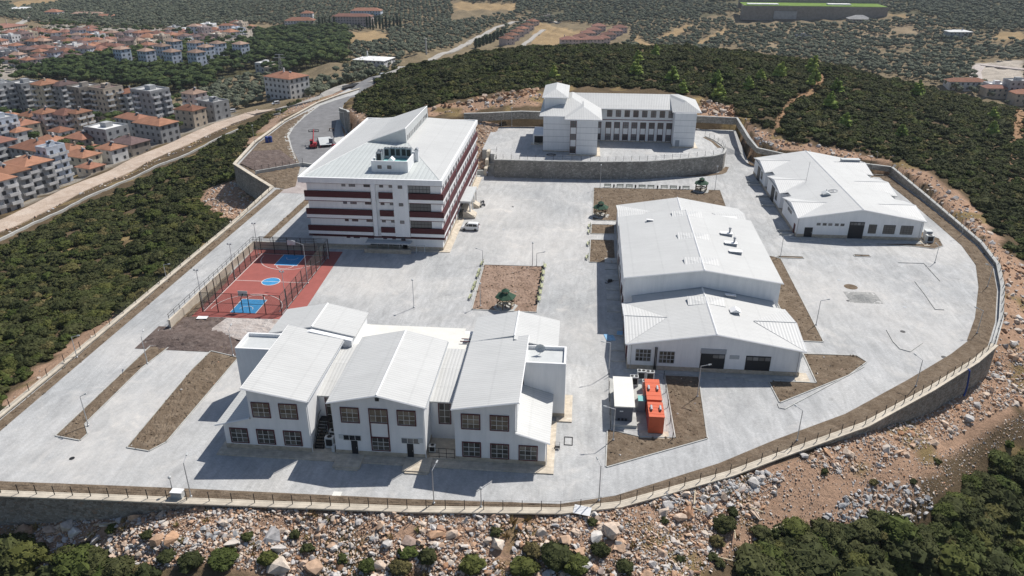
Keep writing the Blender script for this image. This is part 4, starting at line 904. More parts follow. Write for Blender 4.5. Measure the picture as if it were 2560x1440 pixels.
boxes('flagstone_apron', APRON, [(-3.9, 216, 4.95, 5.9, 216.92, 5.08), (4.97, 216.93, 4.95, 5.9, 233, 5.08), (34.07, 228.51, 4.95, 35.1, 247, 5.08), (31.1, 227.6, 4.95, 35.1, 228.5, 5.08)], D)
ZE = 15.4
def hip(m, x0, x1, y0, y1, z, zr, ya, yb, mat_s, mat_e, xr=None, th=.16):
    xr = (x0+x1)/2 if xr is None else xr; a, b = (xr, ya, zr), (xr, yb, zr)
    m.slab([(x0, y0, z), (x1, y0, z), a], th, mat_e); m.slab([(x1, y1, z), (x0, y1, z), b], th, mat_e)
    m.slab([(x0, y1, z), (x0, y0, z), a, b], th, mat_s); m.slab([(x1, y0, z), (x1, y1, z), b, a], th, mat_s)
dpart(lambda m: [m.slab([(4.0, 232.4, ZE), (28, 232.4, ZE), (28, 240.2, 18.5), (-3, 240.2, 18.5)], .16, RX), m.slab([(28, 240.21, 18.5), (-3, 240.21, 18.5), (-3, 248, ZE), (28, 248, ZE)], .16, RX)], 'roof')
dpart(lambda m: [m.slab([(26.9, 229.2, ZE), (35.4, 229.2, ZE), (31, 232.9, 18.0)], .16, RX), m.slab([(35.4, 229.2, ZE), (36, 248.4, ZE), (29.4, 240.3, 18.55), (31, 232.9, 18.0)], .16, RY), m.slab([(36, 248.4, ZE), (26.9, 248.4, ZE), (29.4, 240.3, 18.55)], .16, RX), m.slab([(26.9, 229.2, ZE), (31, 232.9, 18.02), (29.4, 240.3, 18.57), (26.9, 240.25, 18.52), (26.9, 232.35, ZE+.02)], .16, RY)], 'roof')
dpart(lambda m: hip(m, -12.1, 5.95, 220.6, 247.5, ZE, 18.7, 231.6, 240.2, RY, RX, -3.0), 'roof')
dpart(lambda m: hip(m, -4.7, 5.97, 217.0-.05, 232, ZE+.03, 17.75, 223.6, 231.5, RY, RX, .62), 'roof')
dpart(lambda m: hip(m, -11.7, -3.95, 226.9, 246.7, 19.5, 21.1, 231.8, 242.6, RY, RX), 'tower_roof')
for pts in ([(-4.75, 216.9, 15.35), (6.0, 216.9, 15.35)], [(4, 232.3, 15.35), (27, 232.3, 15.35)], [(26.85, 229.1, 15.35), (35.45, 229.1, 15.35)], [(-12.15, 220.5, 15.35), (-4.8, 220.5, 15.35)], [(-11.75, 226.8, 19.45), (-3.9, 226.8, 19.45)]): trimrun(D, pts, .1)
for k in range(8):
    x = 7.86 + k*2.645; window(D, ('S', 234), x, x+1.5, 12.65, 14.6, 2, 2, None, 0, MAROON, GLASSG, True, bar=.08)
on_face(D, 'maroon_line', ('S', 234), 4.95, 27.65, 11.65, 11.85, .08, MAROON)
for k in range(9):
    x = 5.05 + k*2.66 if k else 5.0; w = 1.7 if k else 1.2; x = 7.55-2.62+k*2.63
    if k == 0: x = 5.0
    window(D, ('S', 234), x, x+w, 9.2, 11.0, 2, 2, None, 0, MAROON, GLASSG, True, bar=.07); window(D, ('S', 234), x, x+w, 5.5, 7.35, 2, 2, None, 0, MAROON, GLASSG, True, bar=.07)
    for q in (x, x+w-.14): part_box(D, 'window_surround', q, 233.9, 5.2, q+.14, 233.94, 11.05, MAROON)
    part_box(D, 'white_panel', x+.15, 233.93, 7.4, x+w-.15, 233.99, 9.15, TRIM)
for z0, z1 in ((13.1, 14.95), (9.5, 11.2), (5.6, 7.55)): window(D, ('S', 217), -2.98, -1.3, z0, z1, 2, 2, None, 0, MAROON, GLASSG, True, bar=.07)
for q in (-3.0, -1.32): part_box(D, 'window_surround', q, 216.9, 5.4, q+.12, 216.94, 15.0, MAROON)
for z in (13.15, 11.48, 9.5, 7.82, 5.65):
    on_face(D, 'joint_line', ('S', 217), -1.2, 4.88, z-.05, z+.05, .02, FLASH); on_face(D, 'joint_line', ('S', 220.5), -10.85, -3.12, z-.05, z+.05, .02, FLASH); on_face(D, 'joint_line', ('S', 228.6), 27.75, 33.95, z-.05, z+.05, .02, FLASH)
d = on_face(D, 'door', ('S', 228.6), 28.4, 29.6, 5.1, 7.2, .06, GREYP); part_box(d, 'handle', 29.4, 228.5, 6.0, 29.45, 228.535, 6.2, STEEL)
on_face(D, 'door_step', ('S', 228.5), 26.8, 31, 4.95, 5.12, 1.3, APRON)
dpart(lambda m: [m.box(-14.4, 228.2, 7.6, -10.95, 238.4, 8.0, WALL), m.box(-14.4, 228.2, 5, -14.1, 228.5, 7.6, WALL), m.box(-14.3, 230, 5, -10.95, 237.5, 7.6, WALL), m.box(-15, 227.6, 4.95, -10.95, 230, 5.15, APRON)], 'entrance_porch')
dpart(lambda m: m.box(-14.0, 229.9, 5.2, -11.2, 229.99, 7.4, DARK), 'porch_glazing')

# ------------------------------------------------------------------ gabled halls
def bay_roof(m, xo, xi, y0, y1, zlo, zpk, mat):
    ym = (y0+y1)/2
    m.slab([(xo, y0, zlo), (xo, ym, zpk), (xi, ym, zpk)], .14, mat); m.slab([(xo, ym, zpk), (xo, y1, zlo), (xi, ym, zpk)], .14, mat)
RX2 = roof_mat('white_bay_roof_sheet', (.63, .635, .625), 'X', .5)
K3 = thing('workshop_hall', 'long white hall with three gabled bays on each side, beside the right boundary wall', 'building', (64, 194, 0))
def kpart(fn, name): return part(fn, name, K3)
XL, XR, XM3, Y0, Y1 = 50.25, 78.35, 64.2, 169.0, 220.0
kpart(lambda m: m.gable([(XL+.25, .8), (XR-.25, .8), (XR-.25, 4.5), (XM3, 6.95), (XL+.25, 4.5)], Y0+.25, Y0+.55, WALL), 'wall')
bays = ((169.2, 184.0), (187.1, 201.9), (205.0, 220.0))
for y0, y1 in bays[::1]:
    ym = (y0+y1)/2
    kpart(lambda m: m.gablex([(y0+.2, .8), (y1-.2, .8), (y1-.2, 4.5), (ym, 5.85), (y0+.2, 4.5)], XL+.25, XR-.25, WALL), 'wall')
kpart(lambda m: m.box(XL+2.2, Y0+.6, .8, XR-1.9, Y1-.3, 4.5, WALL), 'wall')
kpart(lambda m: m.box(XL+.2, Y0+.2, -.05, XR-.2, Y1-.1, .799, PLINTH), 'stone_plinth')
def slope3(m, sx):
    xo = XL if sx < 0 else XR; xn = xo + (1.9 if sx < 0 else -1.6); zo = 4.7; zn = 7.15-(7.15-4.7)*abs(xn-XM3)/abs(xo-XM3)
    p = [(XM3, Y0, 7.15), (xo, Y0, zo)]
    for a, b in ((184.0, 187.1), (201.9, 205.0)): p += [(xo, a, zo), (xn, a, zn), (xn, b, zn), (xo, b, zo)]
    p += [(xo, Y1, zo), (XM3, Y1, 7.15)]
    m.slab(p, .16, RY)
kpart(lambda m: slope3(m, -1), 'roof'); kpart(lambda m: slope3(m, 1), 'roof')
for y0, y1 in ((169.0, 184.0), (187.1, 201.9), (205.0, 220.0)):
    kpart(lambda m: bay_roof(m, XL-.05, 59.0, y0, y1, 4.72, 6.1, RX2), 'bay_roof'); kpart(lambda m: bay_roof(m, XR+.15, 69.8, y0, y1, 4.72, 6.1, RX2), 'bay_roof')
    ym = (y0+y1)/2
    for x in (XL-.08, XR+.18): trimrun(K3, [(x, y0, 4.66), (x, ym, 6.04), (x, y1, 4.66)], .12)
    trimrun(K3, [(XL, ym, 6.12), (59, ym, 6.12)], .05, 'ridge_cap', FLASH); trimrun(K3, [(XR, ym, 6.12), (69.8, ym, 6.12)], .05, 'ridge_cap', FLASH)
trimrun(K3, [(XL, Y0-.03, 4.65), (XM3, Y0-.03, 7.1), (XR, Y0-.03, 4.65)], .13); trimrun(K3, [(XM3, Y0, 7.17), (XM3, Y1, 7.17)], .13, 'ridge_cap')
F3 = ('S', Y0+.25)
d = on_face(K3, 'door', F3, 52.15, 53.95, .1, 2.45, .08, DARK); part_box(d, 'handle', 53.7, Y0+.1, 1.1, 53.76, Y0+.165, 1.4, STEEL)
d = on_face(K3, 'roller_door', F3, 61.9, 65.2, .1, 4.15, .08, DARK)
for k in range(4): part_box(d, 'pane', 62.05+k*.79, Y0+.11, 3.4, 62.7+k*.79, Y0+.165, 4.0, GLASSG)
for k, x in enumerate((54.62, 55.95, 57.2, 58.65, 59.9)): window(K3, F3, x, x+.9, 3.0, 3.65, 1, 1, None, 0, PVC, GLASSG, True)
for x0, x1, z1, n in ((66.25, 67.95, 3.6, 3), (69.5, 72.05, 3.6, 4), (73.3, 75.95, 3.55, 4)): window(K3, F3, x0, x1, 1.5, z1, n, 4, None, 0, BLACK, GLASSG, True, bar=.07)
boxes('door_apron', CONC, [(51.3, 166.9, -.05, 54.6, 169.15, .15), (61.3, 166.9, -.05, 66, 169.15, .15), (49.2, 168.2, -.05, 78.0, 169.1, .08)], K3)
kpart(lambda m: m.box(77.9, 166.2, .02, 79.2, 169.6, .1, APRON), 'flagstone_apron')
FW = ('W', XL+.25)
for y, w, z, nm in ((211.5, 3.2, 3.9, 'roller_door'), (193.5, 3.2, 3.9, 'roller_door')):
    on_face(K3, nm, FW, y, y+w, .1, z, .08, DARK); kpart(lambda m: m.box(XL-2.6, y-.5, -.05, XL+.1, y+w+.5, .14, CONC), 'door_apron')
    for q in (y-3.0,): window(K3, FW, q, q+1.8, 1.6, 3.6, 3, 3, None, 0, BLACK, GLASSG, True)
window(K3, FW, 175.6, 179.2, 3.3, 3.95, 4, 1, None, 0, BLACK, GLASSG, True); on_face(K3, 'door', FW, 171.0, 172.2, .1, 2.4, .08, MAROON)
boxes('ramp_kerb', CONC, [(XL-3.2, y, -.05, XL+.1, y+.25, .45) for y in (170.2, 172.6, 208.2, 210.6, 190.6, 198.0)], K3)
for x, y in ((50.5, 169.15), (52.0, 184.3), (77.6, 169.2)): trimrun(K3, [(x, y, .1), (x, y, 4.5)], .06, 'downpipe', STEEL)
mb = MB(); mb.box(72.6, 213.3, 5.4, 77.4, 214.9, 6.5, GREYP); mb.box(72.5, 213.2, 6.5, 77.5, 215.0, 6.65, LGREY); mb.build('roof_ventilator', K3)
mb = MB(); mb.box(58.8, 181.0, 5.9, 60.4, 182.6, 6.7, GREYP); mb.gable([(58.6, 6.7), (60.6, 6.7), (59.6, 7.2)], 180.8, 182.8, LGREY); mb.tube([(60.0, 183.1, 6.2), (60.0, 183.1, 7.3)], .12, GREYP, 6); mb.build('roof_ventilator', K3)
mb = MB(); mb.tube([(61.6+1.1*math.cos(t*.33), 183.6+1.1*math.sin(t*.33), 6.78+.19*math.cos(t*.33)) for t in range(20)], .05, GREYP, 4); mb.tube([(61.3+.6*math.cos(t*.33), 183.7+.6*math.sin(t*.33), 6.74+.1*math.cos(t*.33)) for t in range(20)], .05, GREYP, 4)
o = mb.build('cable_coil', None); tag(o, 'coil of grey cable lying on the roof of the six-gabled hall', 'cable')
mb = MB(); mb.tube([(57.6, 192.5, 5.9), (57.8, 192.5, 11.5)], .045, STEEL, 5); tag(mb.build('mast', None), 'thin steel mast standing on the roof of the six-gabled hall', 'mast')
condenser('air_conditioner', 'grey condensing unit on a slab at the right end of the six-gabled hall', 79.8, 168.8, 1.6, 1.2, 1.7, 1, True, 0)
mb = MB(); mb.box(79.2, 169.6, .02, 80.9, 171.6, .4, CONC); mb.box(79.4, 169.8, .4, 80.7, 171.4, 2.1, GREYP); mb.box(79.3, 169.7, 2.1, 80.8, 171.5, 2.2, LGREY); tag(mb.build('pump_cabinet', None), 'grey metal cabinet behind the condensing unit at the hall end', 'cabinet')

K2 = thing('workshop_complex', 'stepped white workshop with a taller middle block and gabled ends, in the middle right', 'building', (22.4, 140, 0))
def wpart(fn, name): return part(fn, name, K2)
XL, XR, XM2 = 8.75, 36.15, 22.45
wpart(lambda m: m.gable([(9.0, .8), (35.9, .8), (35.9, 4.5), (XM2, 6.9), (9.0, 4.5)], 107.0, 107.3, WALL), 'wall')
wpart(lambda m: m.gablex([(107.31, .8), (121.3, .8), (121.3, 4.5), (114.6, 5.75), (107.31, 4.5)], 9.0, 35.9, WALL), 'wall')
wpart(lambda m: m.box(10.4, 107.35, .8, 34.9, 123.9, 4.45, WALL), 'wall')
wpart(lambda m: m.gable([(8.95, .8), (35.85, .8), (35.85, 8.3), (XM2, 10.3), (8.95, 8.3)], 124, 155.1, WALL), 'tall_block_wall')
wpart(lambda m: m.box(9.6, 155.1, .8, 36.4, 174, 4.45, WALL), 'wall'); wpart(lambda m: m.gablex([(160.2, .8), (173.9, .8), (173.9, 4.5), (167, 5.8), (160.2, 4.5)], 9.4, 37.2, WALL), 'wall')
boxes('stone_plinth', PLINTH, [(8.9, 106.9, -.05, 36.0, 121.3, .799), (8.85, 124, -.05, 35.95, 155, .799), (9.3, 160, -.05, 37.3, 174, .799)], K2)
def slope2(m, sx):
    xo = 8.6 if sx < 0 else 36.3; xn = 10.2 if sx < 0 else 35.0; zn = 4.7+(2.4)*abs(xn-xo)/abs(XM2-xo)
    m.slab([(XM2, 106.7, 7.1), (xo, 106.7, 4.7), (xo, 121.5, 4.7), (xn, 121.5, zn), (xn, 123.99, zn), (XM2, 123.99, 7.1)], .16, RY)
wpart(lambda m: slope2(m, -1), 'roof'); wpart(lambda m: slope2(m, 1), 'roof')
wpart(lambda m: bay_roof(m, 8.5, 15.5, 106.7, 121.5, 4.72, 5.95, RX2), 'bay_roof'); wpart(lambda m: bay_roof(m, 36.4, 29.6, 106.7, 121.5, 4.72, 5.95, RX2), 'bay_roof')
wpart(lambda m: [m.slab([(8.6, 123.7, 8.6), (XM2, 123.7, 10.6), (XM2+.4, 155.4, 10.6), (8.8, 155.4, 8.6)], .18, RY), m.slab([(XM2+.005, 123.7, 10.6), (36.2, 123.7, 8.6), (36.6, 155.4, 8.6), (XM2+.405, 155.4, 10.6)], .18, RY)], 'tall_block_roof')
wpart(lambda m: [m.slab([(9.2, 155.41, 4.75), (XM2+.6, 155.41, 7.1), (XM2+.9, 174.3, 7.1), (9.3, 174.3, 4.75)], .16, RY), m.slab([(XM2+.605, 155.41, 7.1), (37.3, 155.41, 4.75), (37.6, 174.3, 4.75), (XM2+.905, 174.3, 7.1)], .16, RY)], 'roof')
wpart(lambda m: bay_roof(m, 9.1, 16.6, 160.0, 174.2, 4.77, 6.0, RX2), 'bay_roof'); wpart(lambda m: bay_roof(m, 37.7, 30.4, 160.0, 174.2, 4.77, 6.0, RX2), 'bay_roof')
trimrun(K2, [(8.55, 106.65, 4.63), (XM2, 106.65, 7.03), (36.35, 106.65, 4.63)], .13); trimrun(K2, [(XM2, 106.7, 7.12), (XM2, 124, 7.12)], .15, 'ridge_cap'); trimrun(K2, [(XM2, 123.7, 10.62), (XM2+.4, 155.4, 10.62)], .15, 'ridge_cap'); trimrun(K2, [(XM2+.6, 155.4, 7.12), (XM2+.9, 174.3, 7.12)], .13, 'ridge_cap')
trimrun(K2, [(8.55, 123.65, 8.52), (XM2, 123.65, 10.52), (36.25, 123.65, 8.52)], .12)
for x, ym, y0, y1 in ((8.45, 114.1, 106.7, 121.5), (36.45, 114.1, 106.7, 121.5)): trimrun(K2, [(x, y0, 4.65), (x, ym, 5.9), (x, y1, 4.65)], .11)
trimrun(K2, [(8.5, 114.1, 5.98), (15.5, 114.1, 5.98)], .05, 'ridge_cap', FLASH); trimrun(K2, [(36.4, 114.1, 5.98), (29.6, 114.1, 5.98)], .05, 'ridge_cap', FLASH)
trimrun(K2, [(10.3, 123.93, 4.95), (XM2, 123.93, 7.2), (34.9, 123.93, 4.95)], .09, 'flashing', FLASH)
for y, zr, xm in ((154.3, 10.6, XM2+.35), (141.6, 10.6, XM2+.2), (129.2, 10.6, XM2+.1), (120.1, 7.1, XM2)):   # ridge monitors
    mb = MB()
    for s in (-1, 1):
        pts = [(xm, y+.0, zr+.12), (xm+s*3.1, y+.0, zr+.05), (xm+s*3.1, y-2.5, zr-.45), (xm, y-2.5, zr+.02)]
        mb.slab(pts if s > 0 else pts, .1, RX2); mb.add([(xm+s*3.05, y, zr), (xm+s*3.05, y-2.4, zr-.5), (xm+s*3.05, y-.1, zr-.75)], [(0, 1, 2)], GREYP)
        mb.add([(xm, y, zr+.05), (xm+s*3.05, y, zr), (xm+s*3.05, y, zr-.75)], [(0, 1, 2)], GREYP)
    mb.build('ridge_monitor', K2)
def hatch(x, y, z, w=2.2, d=1.0, chim=True):
    mb = MB(); mb.box(x, y, z-.2, x+w, y+d, z+.45, GREYP); mb.slab([(x-.1, y-.15, z+.62), (x+w+.15, y-.15, z+.5), (x+w+.15, y+d+.1, z+.5), (x-.1, y+d+.1, z+.62)], .08, TRIM)
    if chim: mb.tube([(x+w*.8, y+d*.7, z+.5), (x+w*.8, y+d*.7, z+1.3)], .18, GREYP, 8); mb.lathe(x+w*.8, y+d*.7, [(.3, z+1.3), (.26, z+1.5), (.05, z+1.6)], GREYP, 8)
    mb.build('roof_hatch', K2)
hatch(28.4, 143.4, 9.55); hatch(28.4, 138.2, 9.55); hatch(28.6, 134.2, 9.5, chim=False); hatch(26.3, 122.0, 6.25, 1.6, .5, False); hatch(14.4, 150.6, 9.3, 1.2, .4, False); hatch(31.5, 161.8, 6.3, 3.4, .9, False)
mb = MB(); mb.box(26.3, 115.7, 5.9, 27.5, 116.7, 6.7, GREYP); mb.gable([(26.0, 6.7), (27.8, 6.7), (26.9, 7.2)], 115.4, 117.0, TRIM); mb.build('roof_ventilator', K2)
F2 = ('S', 107.0)
window(K2, F2, 10.15, 12.55, 1.6, 3.72, 4, 3, None, 0, FLASH, GLASS, bar=.09); window(K2, F2, 13.9, 16.3, 1.4, 3.52, 4, 3, None, 0, FLASH, GLASS, bar=.09)
d = on_face(K2, 'roller_door', F2, 20.4, 24.2, .1, 3.5, .08, DARK); on_face(K2, 'door_lintel', F2, 20.3, 24.3, 3.5, 4.35, .1, GREYP)
for k in range(2): part_box(d, 'pane', 22.3+k*.95, 106.86, 2.75, 23.15+k*.95, 106.915, 3.35, GLASSG)
d = on_face(K2, 'roller_door', F2, 27.45, 31.3, .1, 3.4, .08, DARK)
for k in range(4): part_box(d, 'pane', 27.6+k*.94, 106.86, 2.65, 28.4+k*.94, 106.915, 3.25, GLASSG)
on_face(K2, 'louvre_vent', F2, 24.9, 26.4, 2.7, 3.35, .06, FLASH)
boxes('flue', BLACK, [(13.15, 106.7, .2, 13.3, 106.88, 4.3), (13.4, 106.7, .2, 13.52, 106.88, 4.25)], K2)
boxes('door_apron', CONC, [(20.2, 105.0, -.05, 24.4, 106.88, .1), (27.3, 104.9, -.05, 31.5, 106.88, .1), (8.4, 105.9, -.05, 36.0, 106.89, .08)], K2)
wpart(lambda m: m.box(35.2, 105.2, .02, 37.4, 108, .12, APRON), 'flagstone_apron')
for x in (9.4, 35.5): trimrun(K2, [(x, 106.85, .2), (x, 106.85, 4.5)], .06, 'downpipe', STEEL)
for y in (109, 112.5, 118, 127, 132, 136.5, 141, 146.5, 150): wpart(lambda m: m.box(6.2, y, -.05, 8.8, y+2.6, .16, CONC), 'door_apron')
for y in (109.4, 118.3, 127.3, 132.3, 136.9, 146.8): on_face(K2, 'door', ('W', 8.95), y, y+1.8, .15, 2.9, .07, MAROON)
for y in (125.2, 130, 139.6, 143.5, 151): window(K2, ('W', 8.95), y, y+1.6, 2.0, 3.6, 3, 2, None, 0, BLACK, GLASSG, True)
for k, (y, z) in enumerate(((121.0, 3.4), (108.2, 3.3))):
    mb = MB(); mb.lathe(0, 0, [(.55, 0), (.6, .25), (.3, .4)], LGREY, 14); o = link('extract_fan', mb.mesh('extract_fan'), K2, (36.0-22.4, y-140, z)); o.rotation_euler = (0, R(90), 0)

# ------------------------------------------------------------------ plants and stones: shared meshes
def ico(sub, seed, rx, ry, rz, amp, mb, mat, c=(0, 0, 0), freq=2.2, zmin=None):
    bm = bmesh.new(); bmesh.ops.create_icosphere(bm, subdivisions=sub, radius=1); r = random.Random(seed)
    ph = [(Vector((r.uniform(-1, 1), r.uniform(-1, 1), r.uniform(-1, 1))).normalized()*freq*r.uniform(.7, 1.6), r.uniform(0, 6.3)) for _ in range(7)]
    vs = []
    for v in bm.verts:
        k = 1+amp*sum(math.sin(v.co.dot(d)*2.2+p) for d, p in ph)/4 + r.uniform(-amp, amp)*.5
        z = v.co.z*k*rz+c[2]
        if zmin is not None: z = max(z, zmin)
        vs.append((v.co.x*k*rx+c[0], v.co.y*k*ry+c[1], z))
    mb.add(vs, [[q.index for q in f.verts] for f in bm.faces], mat); bm.free()
def leaf_quads(mb, mat, c, rad, n, size, r, up=.5):
    for _ in range(n):
        d = Vector((r.gauss(0, 1), r.gauss(0, 1), abs(r.gauss(0, 1))*1.0-.25)).normalized(); k = r.uniform(.86, 1.12)
        p = Vector((c[0]+d.x*rad[0]*k, c[1]+d.y*rad[1]*k, c[2]+d.z*rad[2]*k))
        nrm = (d + Vector((r.uniform(-1, 1), r.uniform(-1, 1), r.uniform(-.4, 1)))*.8).normalized()
        a = nrm.cross(Vector((r.uniform(-1, 1), r.uniform(-1, 1), r.uniform(-1, 1)))).normalized(); b = nrm.cross(a); s = size*r.uniform(.6, 1.3)
        mb.add([p-a*s-b*s*.5, p+a*s*.3-b*s*.7, p+a*s+b*s*.4, p-a*s*.2+b*s*.7], [(0, 1, 2, 3)], mat)
def bush_mesh(name, seed, mat, lobes, sub, nl, ls, flat=.62):
    """a low dome of many small leafy clumps"""
    r = random.Random(seed); mb = MB()
    ico(2 if sub > 1 else 1, seed*31+99, .72, .72, flat*.78, .3, mb, mat, (0, 0, flat*.38), zmin=-.08)
    for k in range(lobes):
        a = k*2.39996+r.uniform(-.3, .3); q = math.sqrt((k+.5)/lobes)*r.uniform(.62, .82); s = r.uniform(.2, .36)*(1.15-.35*q)
        z = flat*(math.sqrt(max(.02, 1-q*q*1.25))*.95)*r.uniform(.72, 1.12)-.05
        c = (math.cos(a)*q, math.sin(a)*q, max(z, .12)); rad = (s*r.uniform(.8, 1.25), s*r.uniform(.8, 1.25), s*r.uniform(.7, 1.0))
        ico(sub if sub < 2 else 1, seed*31+k, *rad, .34, mb, mat, c, zmin=-.08)
        leaf_quads(mb, mat, c, (rad[0]*1.06, rad[1]*1.06, rad[2]*1.06), nl, ls, r)
    me = mb.mesh(name, fix=False); return me
BUSH_HI = [bush_mesh('bush', 100+k, F_MAQ, 26, 2, 46, .058) for k in range(5)]
BUSH_LO = [bush_mesh('bush', 200+k, F_MAQ, 13, 1, 14, .085) for k in range(4)]
def tree_mesh(name, seed, mat, h, cw, ch, lobes, sub, nl, ls, trunk=.12, umb=False):
    r = random.Random(seed); mb = MB(); zc = h-ch*.55
    mb.tube([(0, 0, -.8), (.05*h*r.uniform(-1, 1), 0, zc*.6), (0, .04*h*r.uniform(-1, 1), zc)], trunk, BARK, 5, trunk*.5)
    for k in range(3):
        a = k*2.1+r.random(); mb.tube([(0, 0, zc*.7), (math.cos(a)*cw*.3, math.sin(a)*cw*.3, zc+ch*.1)], trunk*.5, BARK, 4, trunk*.2)
    for k in range(lobes):
        a = r.uniform(0, 6.28); q = 0 if k == 0 else r.uniform(.35, .75)*cw*.5; s = cw*.5*(r.uniform(.42, .6) if k else .68)
        c = (math.cos(a)*q, math.sin(a)*q, zc + ch*(r.uniform(-.12, .22) if not umb else r.uniform(-.05, .12))); rad = (s, s, s*ch/cw*1.1)
        ico(sub, seed*17+k, *rad, .22, mb, mat, c); leaf_quads(mb, mat, c, rad, nl, ls, r)
    return mb.mesh(name, fix=False)
OLIVE = [tree_mesh('olive_tree', 300+k, F_OLIVE, 4.6, 5.2, 3.6, 4, 1, 14, .42, .16) for k in range(4)]
PINE = [tree_mesh('pine_tree', 320+k, F_PINE, 9.5, 8.0, 4.6, 5, 1, 22, .5, .2, True) for k in range(4)]
YPINE = []
for k in range(3):
    r = random.Random(340+k); mb = MB(); mb.tube([(0, 0, -.6), (0, 0, 5.6)], .14, BARK, 5, .03)
    for q in range(5):
        z = .9+q*.85; w = 2.3*(1-q/6.2)
        for j in range(4 if q < 4 else 2):
            a = r.uniform(0, 6.28); ico(1, 340+k*50+q*7+j, w*.55, w*.55, .62, .25, mb, F_YPINE, (math.cos(a)*w*.6, math.sin(a)*w*.6, z+r.uniform(-.2, .2))); leaf_quads(mb, F_YPINE, (math.cos(a)*w*.6, math.sin(a)*w*.6, z), (w*.6, w*.6, .65), 16, .22, r)
    YPINE.append(mb.mesh('young_pine', fix=False))
mb = MB(); mb.tube([(0, 0, -.5), (0, 0, 2)], .2, BARK, 5)
for q in range(6): ico(1, 360+q, 1.15*(1-abs(q-2)/7), 1.15*(1-abs(q-2)/7), 1.5, .16, mb, F_CYP, (0, 0, 1.4+q*1.7))
leaf_quads(mb, F_CYP, (0, 0, 5.6), (1.1, 1.1, 5.2), 70, .3, random.Random(3)); CYP = mb.mesh('cypress_tree', fix=False)
def rock_mesh(seed, mat, flat=.7, n=15):
    r = random.Random(seed); bm = bmesh.new()
    for _ in range(n):
        d = Vector((r.gauss(0, 1), r.gauss(0, 1), r.gauss(0, 1))).normalized()*r.uniform(.42, .58); bm.verts.new((d.x*r.uniform(.9, 1.25), d.y, d.z*flat))
    res = bmesh.ops.convex_hull(bm, input=bm.verts); bmesh.ops.delete(bm, geom=[e for e in res['geom_interior'] if isinstance(e, bmesh.types.BMVert)], context='VERTS')
    me = bpy.data.meshes.new('rock'); bm.to_mesh(me); bm.free(); me.materials.append(mat); return me
ROCKS = [rock_mesh(400+k, ROCK, .55+.12*(k % 4)) for k in range(8)]; ROCKSW = [rock_mesh(430+k, ROCKW, .6+.1*(k % 3)) for k in range(5)]; ROCKSB = [rock_mesh(450+k, ROCKB, .8) for k in range(4)]
TUFT = []
for k in range(3):
    r = random.Random(470+k); mb = MB()
    for _ in range(26):
        a = r.uniform(0, 6.28); q = r.uniform(0, .35); x, y = math.cos(a)*q, math.sin(a)*q; t = r.uniform(0, 6.28); l = r.uniform(.35, .75); dx, dy = math.cos(t)*.1, math.sin(t)*.1
        mb.add([(x-dx, y-dy, -.05), (x+dx, y+dy, -.05), (x+math.cos(a)*l*.5, y+math.sin(a)*l*.5, l)], [(0, 1, 2)], F_GRASS)
    TUFT.append(mb.mesh('grass_tuft', fix=False))

# ------------------------------------------------------------------ scatter: the largest as objects of their own, the rest one mass
_PROTO = {}
def proto_obj(me):
    if me.name not in _PROTO: _PROTO[me.name] = bpy.data.objects.new(me.name+'_source', me)
    return _PROTO[me.name]
def mass(name, P, SC, meshes, label=None, rotx=False):
    """one object of kind stuff: meshes placed on points"""
    n = len(P)
    if not n: return
    me = bpy.data.meshes.new(name); me.vertices.add(n); me.vertices.foreach_set('co', np.asarray(P, np.float32).reshape(-1))
    A = me.attributes.new('sc', 'FLOAT_VECTOR', 'POINT'); A.data.foreach_set('vector', np.asarray(SC, np.float32).reshape(-1))
    rot = np.zeros((n, 3), np.float32); rot[:, 2] = RNG.uniform(0, 6.283, n)
    if rotx: rot[:, 0] = RNG.uniform(-.7, .7, n); rot[:, 1] = RNG.uniform(-.7, .7, n)
    A = me.attributes.new('rot', 'FLOAT_VECTOR', 'POINT'); A.data.foreach_set('vector', rot.reshape(-1))
    A = me.attributes.new('pick', 'INT', 'POINT'); A.data.foreach_set('value', RNG.integers(0, len(meshes), n).astype(np.int32))
    me.update()
    ng = bpy.data.node_groups.new(name, 'GeometryNodeTree'); N = ng.nodes; K = ng.links
    ng.interface.new_socket('Geometry', in_out='INPUT', socket_type='NodeSocketGeometry'); ng.interface.new_socket('Geometry', in_out='OUTPUT', socket_type='NodeSocketGeometry')
    gi, go = N.new('NodeGroupInput'), N.new('NodeGroupOutput'); ip = N.new('GeometryNodeInstanceOnPoints'); g2 = N.new('GeometryNodeGeometryToInstance')
    for m in reversed(meshes):
        oi = N.new('GeometryNodeObjectInfo'); oi.inputs[0].default_value = proto_obj(m); oi.inputs['As Instance'].default_value = False; K.new(oi.outputs['Geometry'], g2.inputs[0])
    def attr(nm, ty):
        a = N.new('GeometryNodeInputNamedAttribute'); a.data_type = ty; a.inputs[0].default_value = nm; return a.outputs[0]
    # one instance per source mesh: keep them apart so that each point can pick one
    N.remove(g2); jn = N.new('GeometryNodeJoinGeometry')
    for m in reversed(meshes):
        oi = [q for q in N if q.bl_idname == 'GeometryNodeObjectInfo' and q.inputs[0].default_value == proto_obj(m)][0]
        gt = N.new('GeometryNodeGeometryToInstance'); K.new(oi.outputs['Geometry'], gt.inputs[0]); K.new(gt.outputs[0], jn.inputs[0])
    K.new(gi.outputs[0], ip.inputs['Points']); K.new(jn.outputs[0], ip.inputs['Instance']); ip.inputs['Pick Instance'].default_value = True
    K.new(attr('pick', 'INT'), ip.inputs['Instance Index']); K.new(attr('rot', 'FLOAT_VECTOR'), ip.inputs['Rotation']); K.new(attr('sc', 'FLOAT_VECTOR'), ip.inputs['Scale'])
    K.new(ip.outputs[0], go.inputs[0])
    o = link(name, me, kind='stuff'); md = o.modifiers.new('scatter', 'NODES'); md.node_group = ng
    if label: o['label'] = label
    return o
